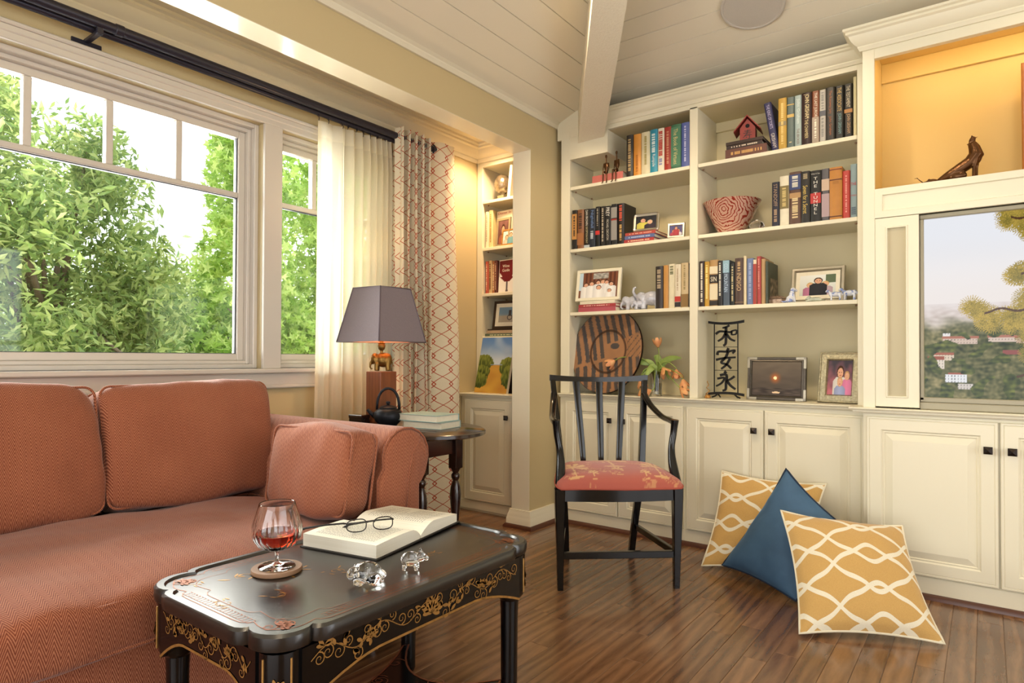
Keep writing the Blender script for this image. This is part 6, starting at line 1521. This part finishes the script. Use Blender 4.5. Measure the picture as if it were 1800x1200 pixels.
# red birdhouse
bh = empty('birdhouse', (-1.052, 3.585, Z1 + .0918), math.radians(9), 'small red wooden birdhouse standing on the upper book stack', 'birdhouse'); rd = plain('red_stained_wood', '8E2F26', .55, vary=.15, vscale=30)
MB().prism([(-.040, 0), (.040, 0), (.040, .078), (0, .128), (-.040, .078)], -.035, .040, 'y').build('body', rd, bh)
for s in (-1, 1):
    MB().add([Vector((s * .004 * 0, yy, .136 + dz)) if t == 0 else Vector((s * .070, yy, .054 + dz)) for dz in (0, .008) for yy in (-.055, .052) for t in (0, 1)], [(0, 1, 3, 2), (4, 6, 7, 5), (0, 4, 5, 1), (2, 3, 7, 6), (0, 2, 6, 4), (1, 5, 7, 3)]).build('roof_board', rd, bh)
MB().lathe([(.011, 0), (.011, .0012), (.0001, .0012)], 20).xf(Matrix.Translation((0, -.035, .088)) @ Matrix.Rotation(PI / 2, 4, 'X')).build('entrance_hole', plain('dark_hole', '140C0A', .9), bh)
def strokes(parent, mat, o, ux, uz, un, S, L, name='brush_character'):
    b = MB()
    for pts, wd in L:
        P = cat([(p[0], p[1], 0) for p in pts], 5); n = len(P); ribbon(b, [(p.x * S, p.y * S) for p in P], o, ux, uz, un, [wd * S * (1 - .35 * k / n) for k in range(n)], .0012)
    return b.build(name, mat, parent)
SHOU = [([(.2, .9), (.8, .93)], .07), ([(.3, .8), (.72, .82)], .06), ([(.1, .68), (.9, .72)], .07), ([(.52, 1.0), (.48, .7), (.3, .45), (.08, .25)], .08), ([(.3, .55), (.78, .58)], .06), ([(.2, .42), (.92, .46)], .07), ([(.68, .5), (.68, .15), (.55, .08)], .08), ([(.36, .3), (.46, .2)], .07)]
strokes(bh, ink('1C1210'), (-.027, -.035, .012), (1, 0, 0), (0, 0, 1), (0, -1, 0), .054, SHOU)
# red striped glass bowl and crystal ornament
def stripe_glass():
    b = NB('red_striped_glass'); co = b.coord(); x = b.sep(co)
    r_ = b.math('SQRT', b.math('ADD', b.math('MULTIPLY', x[0], x[0]), b.math('MULTIPLY', b.math('SUBTRACT', x[2], .13), b.math('SUBTRACT', x[2], .13))))
    s = b.math('SINE', b.math('ADD', b.math('MULTIPLY', r_, 420.0), b.math('MULTIPLY', b.noise(co, 22, 4), 20.0)))
    mk = b.math('GREATER_THAN', s, .55)
    c = b.mix(mk, lin('DDAE98'), lin('A23A2C')); b.fin(c, .12)
    b.b.inputs['Transmission Weight'].default_value = .25; b.b.inputs['Coat Weight'].default_value = .6; return b.m
bw = MB().lathe([(.0001, .001), (.066, .001), (.068, .008), (.100, .070), (.150, .176), (.158, .190), (.155, .191), (.146, .176), (.095, .072), (.060, .014), (.0001, .012)], 48).build('glass_bowl', stripe_glass(), None, 50); bw.location = (-1.160, 3.640, Z2 + .0006); tag(bw, 'flared glass bowl swirled with red stripes on the middle right shelf', 'bowl')
cr = ridged([(.0001, .0), (.022, .0), (.034, .012), (.038, .026), (.034, .040), (.022, .050), (.010, .054), (.006, .060), (.0001, .062)], 60, .003, .004, .05, m=12).build('crystal_ornament', M['crystal'], None, 40); cr.location = (-1.000, 3.560, Z2 + .0008); tag(cr, 'small clear cut-glass lidded ornament beside the striped bowl', 'ornament')
sb = empty('trinket_box', (-.895, 3.545, Z3 + .0005), math.radians(-12), 'small silver hinged trinket box at the end of a book row', 'box')
bx2 = plain('chased_silver', 'B59A86', .3, metal=.7, vary=.35, vscale=120, bump=.6, bscale=160)
box('body', bx2, -.040, .040, -.028, .028, 0, .026, .003, sb); MB().box(-.042, .042, -.030, .030, .0262, .030, .002).add([(-.040, -.028, .030), (.040, -.028, .030), (.040, .028, .030), (-.040, .028, .030), (-.028, -.018, .040), (.028, -.018, .040), (.028, .018, .040), (-.028, .018, .040)], [(0, 1, 5, 4), (1, 2, 6, 5), (2, 3, 7, 6), (3, 0, 4, 7), (4, 5, 6, 7)]).build('lid', bx2, sb)
# animals: porcelain dogs and lambs, silver rhino
def porcelain():
    b = NB('blue_white_porcelain'); n = b.noise(b.coord(), 55, 4, .6); mk = b.math('GREATER_THAN', n, .54)
    b.fin(b.mix(mk, lin('D2D4DC'), lin('7F90C4')), .18); b.b.inputs['Coat Weight'].default_value = .5; return b.m
pc = porcelain()
def quad(L=.05, hgt=.045, head=1.0, legr=.0055):
    h = hgt
    return [('e', (0, 0, h * .66), (L * .62, L * .27, h * .27)), ('e', (-L * .5, 0, h * .68), (L * .26, L * .25, h * .26)), ('e', (L * .45, 0, h * .66), (L * .27, L * .26, h * .27)), ('t', [(-L * .55, 0, h * .75), (-L * .78, 0, h * .98)], [L * .17, L * .13]), ('e', (-L * .86, 0, h * 1.02), (L * .21 * head, L * .15 * head, L * .15 * head)), ('e', (-L * 1.05, 0, h * .95), (L * .10, L * .09, L * .08)),
            ('e', (-L * .78, -L * .16, h * 1.04), (L * .06, L * .04, L * .12)), ('e', (-L * .78, L * .16, h * 1.04), (L * .06, L * .04, L * .12))] + [('t', [(lx * L, ly * L * .17, h * .55), (lx * L, ly * L * .18, h * .28), (lx * L - L * .03, ly * L * .18, .002)], [legr * 1.25, legr, legr * .9]) for lx in (-.45, .5) for ly in (-1, 1)] + [('t', [(L * .66, 0, h * .75), (L * .80, 0, h * .66), (L * .82, 0, h * .50)], [legr * .7, legr * .6, legr * .5])]
def animal(name, label, shapes, mat, loc, rz, vox=.0025, s=1.0, grp='porcelain animals'):
    o = blob(name, mat, shapes, vox, None, 1); o.location = loc; o.rotation_euler = (0, 0, rz); o.scale = (s, s, s); return tag(o, label, 'figurine', grp)
dog = [('e', (0, 0, .018), (.020, .017, .019)), ('e', (-.008, 0, .038), (.014, .013, .022)), ('e', (-.014, 0, .064), (.014, .012, .012)), ('e', (-.027, 0, .060), (.008, .007, .006)), ('e', (-.010, -.013, .058), (.006, .003, .014)), ('e', (-.010, .013, .058), (.006, .003, .014)), ('t', [(-.014, -.008, .034), (-.020, -.009, .003)], [.0055, .0048]), ('t', [(-.014, .008, .034), (-.020, .009, .003)], [.0055, .0048]), ('e', (.006, -.014, .012), (.014, .007, .011)), ('e', (.006, .014, .012), (.014, .007, .011)), ('t', [(.018, 0, .008), (.034, 0, .005), (.044, .004, .008)], [.005, .004, .003])]
animal('porcelain_dog', 'seated blue and white porcelain dog left of the three-person photo', dog, pc, (-.820, 3.520, Z3 + .0005), math.radians(-150), .0022, 1.05)
lying = [('e', (0, 0, .012), (.032, .014, .012)), ('e', (-.028, 0, .018), (.012, .010, .012)), ('e', (-.040, 0, .015), (.006, .006, .005)), ('e', (-.026, -.010, .020), (.005, .003, .008)), ('e', (-.026, .010, .020), (.005, .003, .008)), ('t', [(-.018, -.008, .006), (-.044, -.009, .004)], [.005, .004]), ('t', [(-.018, .008, .006), (-.044, .009, .004)], [.005, .004]), ('e', (.022, -.012, .009), (.012, .006, .009)), ('t', [(.032, 0, .008), (.046, .008, .005)], [.004, .003])]
animal('porcelain_dog', 'lying green and white porcelain dog in front of the three-person photo', lying, plain('green_white_porcelain', 'B8BCA8', .2, vary=.3, vscale=50, coat=.4), (-.700, 3.515, Z3 + .0005), math.radians(8), .0022)
animal('porcelain_lamb', 'smaller blue and white porcelain lamb facing left', quad(.040, .048, 1.1, .0045), pc, (-.605, 3.508, Z3 + .0005), math.radians(12), .0022)
animal('porcelain_lamb', 'larger blue and white porcelain lamb at the right end of its shelf', quad(.046, .058, 1.1, .0055), pc, (-.548, 3.550, Z3 + .0005), math.radians(-6), .0024)
gl_s = NB('grey_blue_porcelain'); n_ = gl_s.noise(gl_s.coord(), 70, 4); gl_s.fin(gl_s.mix(n_, lin('8E92A6'), lin('DAD8DA')), .2); gl_s.b.inputs['Coat Weight'].default_value = .5
trunk_up = [('t', [(-.056, 0, .064), (-.072, 0, .072), (-.082, 0, .090), (-.078, 0, .110), (-.066, 0, .114)], [.010, .008, .007, .006, .005])]
el_up = [q for q in el if not (q[0] == 't' and len(q[1]) == 5)] + trunk_up
animal('porcelain_elephant', 'largest grey-blue porcelain elephant with raised trunk beside the black book', el_up, gl_s.m, (-1.625, 3.560, Z3 + .0006), math.radians(14), .003, 1.22, 'porcelain elephants')
animal('porcelain_elephant', 'grey-blue porcelain elephant with lowered trunk beside the white framed family photo', el, gl_s.m, (-1.745, 3.575, Z3 + .0006), math.radians(24), .003, 1.0, 'porcelain elephants')
animal('porcelain_elephant', 'smallest porcelain elephant standing between the two larger ones', el, gl_s.m, (-1.680, 3.525, Z3 + .0006), math.radians(40), .003, .62, 'porcelain elephants')
# globe trophy on the narrow bookcase, white panel beside it
gb = empty('globe_trophy', (-2.790, 3.620, 2.1726), 0, 'silver crackled glass globe on a square base at the top of the narrow bookcase', 'ornament')
MB().ell((0, 0, .125), (.064, .064, .072), 28, 18).build('globe', plain('crackled_silver', 'A89A84', .25, metal=.7, vary=.45, vscale=70, bump=.5, bscale=60), gb, True)
MB().lathe([(.016, .040), (.012, .050), (.020, .060)], 16).build('neck', M['silver'], gb, 40); MB().box(-.036, .036, -.036, .036, 0, .020, .002).box(-.028, .028, -.028, .028, .020, .042, .002).build('base', M['silver'], gb)
wpn = MB().box(-.012, .012, -.06, .06, 0, .225, .002).build('white_panel', plain('white_washed_board', 'E8DEC8', .6, vary=.1, vscale=40)); wpn.location = (-2.680, 3.600, 2.1726); wpn.rotation_euler = (0, math.radians(6), 0); tag(wpn, 'white washed upright board beside the globe trophy', 'panel')

# striped charger plate on the counter
pl = empty('charger_plate', (-1.905, 3.535, ZC + .0005), 0, 'large round wooden plate painted in dark and tan stripes behind the chair', 'plate')
def plate_col(x, z):
    """striped faces with a plain band; painted pattern"""
    X, Z = x, z
    a = math.radians(14); xr, zr = X * math.cos(a) + Z * math.sin(a), -X * math.sin(a) + Z * math.cos(a)
    tan, dk = (166, 120, 84), (74, 70, 70)
    s = (xr * 17.5) % 1 < .5
    c = dk if s else tan
    if zr < -.045: c = dk if ((xr + .02) * 17.5) % 1 < .5 else tan
    if abs(zr + .045) < .010: c = tan
    # tan fish shape
    if X > -.02 and abs(Z - .02 - .14 * (X - .1)) < .045 + .12 * max(0, X) and X < .26:
        c = tan
        if X > .14 and abs(math.sin((X - Z) * 70)) < .22: c = dk
        if math.hypot((X - .05) * .6, Z - .035) < .02: c = dk
    return mixc(c, (120, 96, 76), .15 + .3 * noise.noise(Vector((x * 20, z * 20, 5))))
b = MB(); cols = []; nr, na = 56, 180; RP = .268
def plate_z(r): return .006 + (.010 if r > .62 else 0) * sstep(.60, .66, r) + .014 * sstep(.64, 1, r) + .006 * math.exp(-((r - .60) / .025) ** 2)
for i in range(nr + 1):
    r_ = i / nr
    for k in range(na):
        a = 2 * PI * k / na; x, z = r_ * RP * math.cos(a), r_ * RP * math.sin(a); b.v.append((x, -plate_z(r_), z)); cc = plate_col(x, z)
        if abs(r_ - .50) < .035: cc = mixc(cc, (60, 40, 30), .75)
        if r_ > .985: cc = (50, 40, 34)
        cols.append(lin(cc))
for i in range(nr):
    for k in range(na): b.f.append((i * na + k, i * na + (k + 1) % na, (i + 1) * na + (k + 1) % na, (i + 1) * na + k))
Mx = Matrix.Translation((0, .030, RP * .985)) @ Matrix.Rotation(math.radians(-9), 4, 'Z') @ Matrix.Rotation(math.radians(-10), 4, 'X')
pf = b.xf(Mx).build('painted_face', M['print'], pl, True, col=cols)
MB().lathe([(.0001, .003), (.17, .003), (RP * .99, -.020), (RP * 1.003, -.020), (RP * 1.003, -.012), (.18, .008), (.0001, .010)], 64).xf(Mx @ Matrix.Rotation(-PI / 2, 4, 'X') @ Matrix.Translation((0, 0, -.004))).build('back', M['darkwood'], pl, 40)
# vase of tulips
VX, VY = -1.585, 3.570
vs_ = empty('tulip_vase', (VX, VY, ZC + .0008), 0, 'clear glass vase of drooping orange tulips', 'vase')
MB().lathe([(.0001, 0), (.030, 0), (.031, .004), (.034, .10), (.037, .150), (.035, .150), (.0325, .10), (.029, .012), (.0001, .010)], 28).build('glass', M['crystal'], vs_, 40)
MB().lathe([(.0001, .0105), (.0285, .0125), (.0310, .075), (.0001, .075)], 24).build('water', glass_mat('vase_water', 'F4FAF4', 0, 1.33), vs_, 40)
stm = plain('tulip_stem', '8FA04A', .5, vary=.15); lfm = plain('tulip_leaf', '8CA34E', .45, vary=.25, vscale=14)
tm = NB('tulip_petal'); n_ = tm.noise(tm.coord(), 45, 4); tm.fin(tm.mix(n_, lin('D06A4C'), lin('ECC07A')), .5); tm.b.inputs['Subsurface Weight'].default_value = .1
def tulip(P, open_=.6, sz=1.38):
    P = cat(P, 6); st_ = MB().tube(P, .0030, 6).build('stem', stm, vs_, True)
    d_ = (P[-1] - P[-3]).normalized(); Q_ = d_.to_track_quat('Z', 'X').to_matrix()
    for k in range(6):
        a = k * PI / 3 + .3; b = MB(); n = 6
        def pp(u, v):
            w_ = .015 * math.sin(PI * min(1, .12 + v * .80)) ** .7 * sz; rad = (.004 + .016 * math.sin(PI * .62 * v) * (1 + open_ * v * v * .9)) * sz
            off = (u - .5) * 2; ang = a + off * w_ / max(rad, .006) * .75
            return P[-1] + Q_ @ Vector((rad * math.cos(ang), rad * math.sin(ang), v * .040 * sz))
        b.grid(pp, 5, 7); b.build('petal', tm.m, st_, True)
def L3(x, y, z): return Vector((x - VX, y - VY, z - ZC))
tulip([(0, 0, .03), (.0, .0, .16), L3(-1.572, 3.575, 1.06), L3(-1.579, 3.58, 1.115)], .1)
tulip([(0, 0, .03), (-.02, -.01, .16), L3(-1.68, 3.54, 1.055), L3(-1.79, 3.53, 1.055), L3(-1.84, 3.53, 1.035)], .5)
tulip([(.005, 0, .03), (.012, -.01, .17), L3(-1.555, 3.53, 1.03), L3(-1.525, 3.52, .995)], .9)
tulip([(.008, 0, .03), (.02, .01, .17), L3(-1.52, 3.57, 1.03), L3(-1.470, 3.57, 1.00), L3(-1.462, 3.57, .985)], .6)
tulip([(.008, 0, .03), (.02, -.01, .15), L3(-1.50, 3.54, .99), L3(-1.42, 3.53, .955), L3(-1.405, 3.53, .93)], .4)
tulip([(.008, 0, .03), (.02, -.02, .14), L3(-1.50, 3.52, .96), L3(-1.43, 3.50, .900), L3(-1.408, 3.50, .880)], .4)
tulip([(-.005, 0, .03), (-.015, -.02, .15), L3(-1.63, 3.53, .985), L3(-1.665, 3.52, .945), L3(-1.665, 3.52, .925)], .4)
tulip([(-.005, 0, .03), (-.015, -.02, .14), L3(-1.625, 3.52, .96), L3(-1.655, 3.51, .895), L3(-1.655, 3.51, .872)], .3)
tulip([(0, -.005, .03), (.006, -.03, .14), L3(-1.565, 3.50, .93), L3(-1.562, 3.485, .875), L3(-1.575, 3.475, .862)], .9)
def tleaf(P, wd):
    P = cat(P, 5); n = len(P); b = MB()
    def pp(u, v):
        i = min(n - 1, int(round(v * (n - 1)))); t = (P[min(i + 1, n - 1)] - P[max(i - 1, 0)]).normalized(); sd = t.cross(Vector((.2, -1, .3))).normalized()
        w_ = wd * math.sin(PI * min(.98, .10 + .88 * v)) ** .8; o_ = (u - .5) * 2
        return P[i] + sd * (o_ * w_) + Vector((0, -1, .2)) * (-.25 * w_ * o_ * o_)
    b.grid(pp, 5, n); b.build('leaf', lfm, vs_, True)
tleaf([(-.005, 0, .10), (-.03, -.01, .19), L3(-1.68, 3.54, 1.030), L3(-1.755, 3.53, 1.055)], .020)
tleaf([(.0, -.01, .08), (-.006, -.03, .17), L3(-1.60, 3.51, .985), L3(-1.615, 3.48, .94)], .022)
tleaf([(.005, 0, .10), (.03, .01, .19), L3(-1.50, 3.58, 1.05), L3(-1.43, 3.57, 1.052)], .020)
tleaf([(.005, 0, .10), (.03, -.01, .16), L3(-1.52, 3.54, .985), L3(-1.485, 3.52, .925)], .012)
tleaf([(-.005, 0, .10), (-.02, -.02, .15), L3(-1.64, 3.53, .975), L3(-1.665, 3.52, .93)], .014)
tleaf([(.0, .01, .10), (.005, .02, .20), L3(-1.60, 3.60, 1.06), L3(-1.605, 3.60, 1.04)], .020)

# metal panel with three characters
mp = empty('character_panel', (-1.180, 3.600, ZC + .0006), 0, 'tall dark metal panel with three cut-out characters on the counter', 'ornament')
mm = M['iron']; sh_ = plain('blackened_iron', '1C1A18', .5, metal=.5)
def bowbar(z, L, up): 
    b = MB(); P = [(-L + 2 * L * k / 16, 0, z + up * (abs(-1 + k / 8)) ** 2) for k in range(17)]
    vs = []
    for p in P: vs += [(p[0], -.006, p[2] - .007), (p[0], .006, p[2] - .007), (p[0], .006, p[2] + .007), (p[0], -.006, p[2] + .007)]
    fs = [(4 * k + j, 4 * k + (j + 1) % 4, 4 * k + 4 + (j + 1) % 4, 4 * k + 4 + j) for k in range(16) for j in range(4)] + [(0, 3, 2, 1), (64, 65, 66, 67)]
    return b.add(vs, fs)
bowbar(.422, .100, .010).build('top_bar', sh_, mp); bowbar(.030, .100, -.008).build('bottom_bar', sh_, mp)
for s in (-1, 1): box('side_bar', sh_, s * .066 - .0025, s * .066 + .0025, -.003, .003, .030, .424, 0, mp)
for zz in (.158, .289): box('cross_wire', sh_, -.066, .066, -.0015, .0015, zz - .0015, zz + .0015, 0, mp)
for s in (-1, 1):
    MB().tube([(s * .045, 0, .026), (s * .060, 0, .012), (s * .080, 0, .004)], .0045, 6).tube([(s * .045, 0, .026), (s * .050, .05, .004)], .0045, 6).build('foot', sh_, mp, True)
def char3(L, z0, S):
    b = MB()
    for pts, wd in L:
        P = cat([(p[0], p[1], 0) for p in pts], 5); n = len(P); vs = []
        for i in range(n):
            t = (P[min(i + 1, n - 1)] - P[max(i - 1, 0)]); t.normalize(); w_ = wd / 2 * 1.3 * (1 - .25 * i / n); nn = Vector((-t.y, t.x, 0)) * w_
            for q in (P[i] + nn, P[i] - nn):
                for y in (-.004, .004): vs.append(((q.x - .5) * S, y, z0 + q.y * S))
        fs = []
        for i in range(n - 1):
            a, c = 4 * i, 4 * i + 4; fs += [(a, a + 2, c + 2, c), (a + 1, c + 1, c + 3, a + 3), (a, c, c + 1, a + 1), (a + 2, a + 3, c + 3, c + 2)]
        fs += [(0, 1, 3, 2), (4 * n - 4, 4 * n - 2, 4 * n - 1, 4 * n - 3)]
        b.add(vs, fs)
    b.build('character', sh_, mp)
HE = [([(.66, .98), (.52, .90), (.34, .86)], .075), ([(.02, .58), (.22, .70), (.62, .66), (.80, .66)], .085), ([(.50, .90), (.50, .40), (.48, .12), (.38, .02)], .095), ([(.48, .62), (.34, .38), (.12, .24)], .085), ([(.52, .58), (.70, .34), (.92, .24)], .085), ([(.76, .72), (.76, .52)], .06), ([(.76, .70), (.98, .74), (.96, .56), (.76, .53)], .06)]
AN = [([(.62, .98), (.54, .84)], .09), ([(.10, .66), (.16, .82), (.55, .82), (.90, .88), (.80, .74)], .085), ([(.60, .82), (.48, .55), (.28, .32), (.55, .22), (.74, .04)], .09), ([(.04, .44), (.40, .52), (.94, .56)], .085), ([(.68, .50), (.52, .22), (.28, .02)], .085)]
YO = [([(.42, .96), (.52, .88)], .10), ([(.22, .78), (.52, .80), (.50, .40), (.48, .12), (.34, .06)], .095), ([(.10, .62), (.42, .66), (.30, .42), (.04, .26)], .08), ([(.90, .74), (.70, .60), (.54, .54)], .08), ([(.54, .54), (.70, .32), (.94, .14)], .095)]
char3(HE, .294, .120); char3(AN, .163, .122); char3(YO, .036, .120)
# wire ornament in the corner
wo = MB(); wo.tube([(.012 * math.cos(k * .5) * (1 - k / 40), .012 * math.sin(k * .5) * (1 - k / 40), .004 + .0028 * k) for k in range(34)], .0022, 6).lathe([(.0001, 0), (.016, 0), (.018, .006), (.012, .018), (.0001, .022)], 14)
wo_ = wo.build('wire_ornament', plain('amber_glass', 'B8823E', .2, metal=.4), None, True); wo_.location = (-1.270, 3.560, ZC + .0008); tag(wo_, 'small amber twisted wire ornament in the corner left of the character panel', 'ornament')

# reclining bronze cat and curled mouse in the niche
XC, YC2, ZN = -.045, 3.405, 1.8354
cat_s = [('t', [(-.125, 0, .010), (-.085, 0, .030), (-.045, 0, .052), (-.010, 0, .075), (.012, 0, .105), (.004, 0, .135), (-.004, 0, .155)], [.011, .020, .025, .026, .029, .022, .016]), ('e', (.012, 0, .098), (.021, .020, .036)), ('e', (-.003, 0, .168), (.012, .010, .018), .35, 'Y'), ('t', [(-.006, 0, .158), (-.026, 0, .152)], [.004, .001]), ('t', [(.004, 0, .176), (.018, 0, .180)], [.0035, .001]), ('e', (-.004, -.006, .184), (.004, .003, .006)), ('e', (-.004, .006, .184), (.004, .003, .006)),
         ('t', [(.010, -.012, .090), (.004, -.013, .050), (.002, -.013, .003)], [.012, .008, .007]), ('t', [(.014, .012, .090), (.010, .013, .050), (.010, .013, .003)], [.012, .008, .007]), ('e', (-.055, -.010, .022), (.034, .012, .020)), ('e', (-.055, .010, .022), (.034, .012, .020)), ('t', [(-.125, 0, .010), (-.145, 0, .004)], [.009, .003])]
cb_ = blob('bronze_cat', M['bronze'], cat_s, .0028, None, 1); cb_.location = (XC, YC2, ZN); tag(cb_, 'sleek bronze animal rearing its head on the niche ledge', 'figurine')
mo = [('e', (0, 0, .011), (.024, .012, .012)), ('e', (-.020, 0, .008), (.014, .009, .008)), ('e', (-.010, -.008, .018), (.006, .003, .006)), ('t', [(-.030, 0, .008), (-.044, 0, .022), (-.056, 0, .036), (-.066, 0, .034)], [.0032, .0026, .0022, .0018])]
mo_ = blob('bronze_mouse', M['bronze'], mo, .0022, None, 1); mo_.location = (XC - .150, YC2 - .004, ZN); tag(mo_, 'small bronze mouse with upcurled tail at the left of the niche ledge', 'figurine')
# ---------------------------------------------------------------- put each thing's origin at its base
bpy.context.view_layer.update()
def settle(root):
    pts = []
    def walk(o):
        if o.type == 'MESH' and o.data.vertices:
            m_ = o.matrix_world
            for c in o.bound_box: pts.append(m_ @ Vector(c))
        for ch in o.children: walk(ch)
    walk(root)
    if not pts: return
    base = Vector(((min(p.x for p in pts) + max(p.x for p in pts)) / 2, (min(p.y for p in pts) + max(p.y for p in pts)) / 2, min(p.z for p in pts)))
    if root.type == 'MESH':
        if root.data.users > 1: return
        root.data.transform(Matrix.Translation(-base))
    root.location = base
    for ch in root.children: ch.location = ch.location - base
for o in list(COL.objects):
    if o.parent is None and o.type in ('EMPTY', 'MESH') and o.get('kind') != 'structure' and o.location.length < 1e-6 and Vector(o.rotation_euler).length < 1e-6: settle(o)
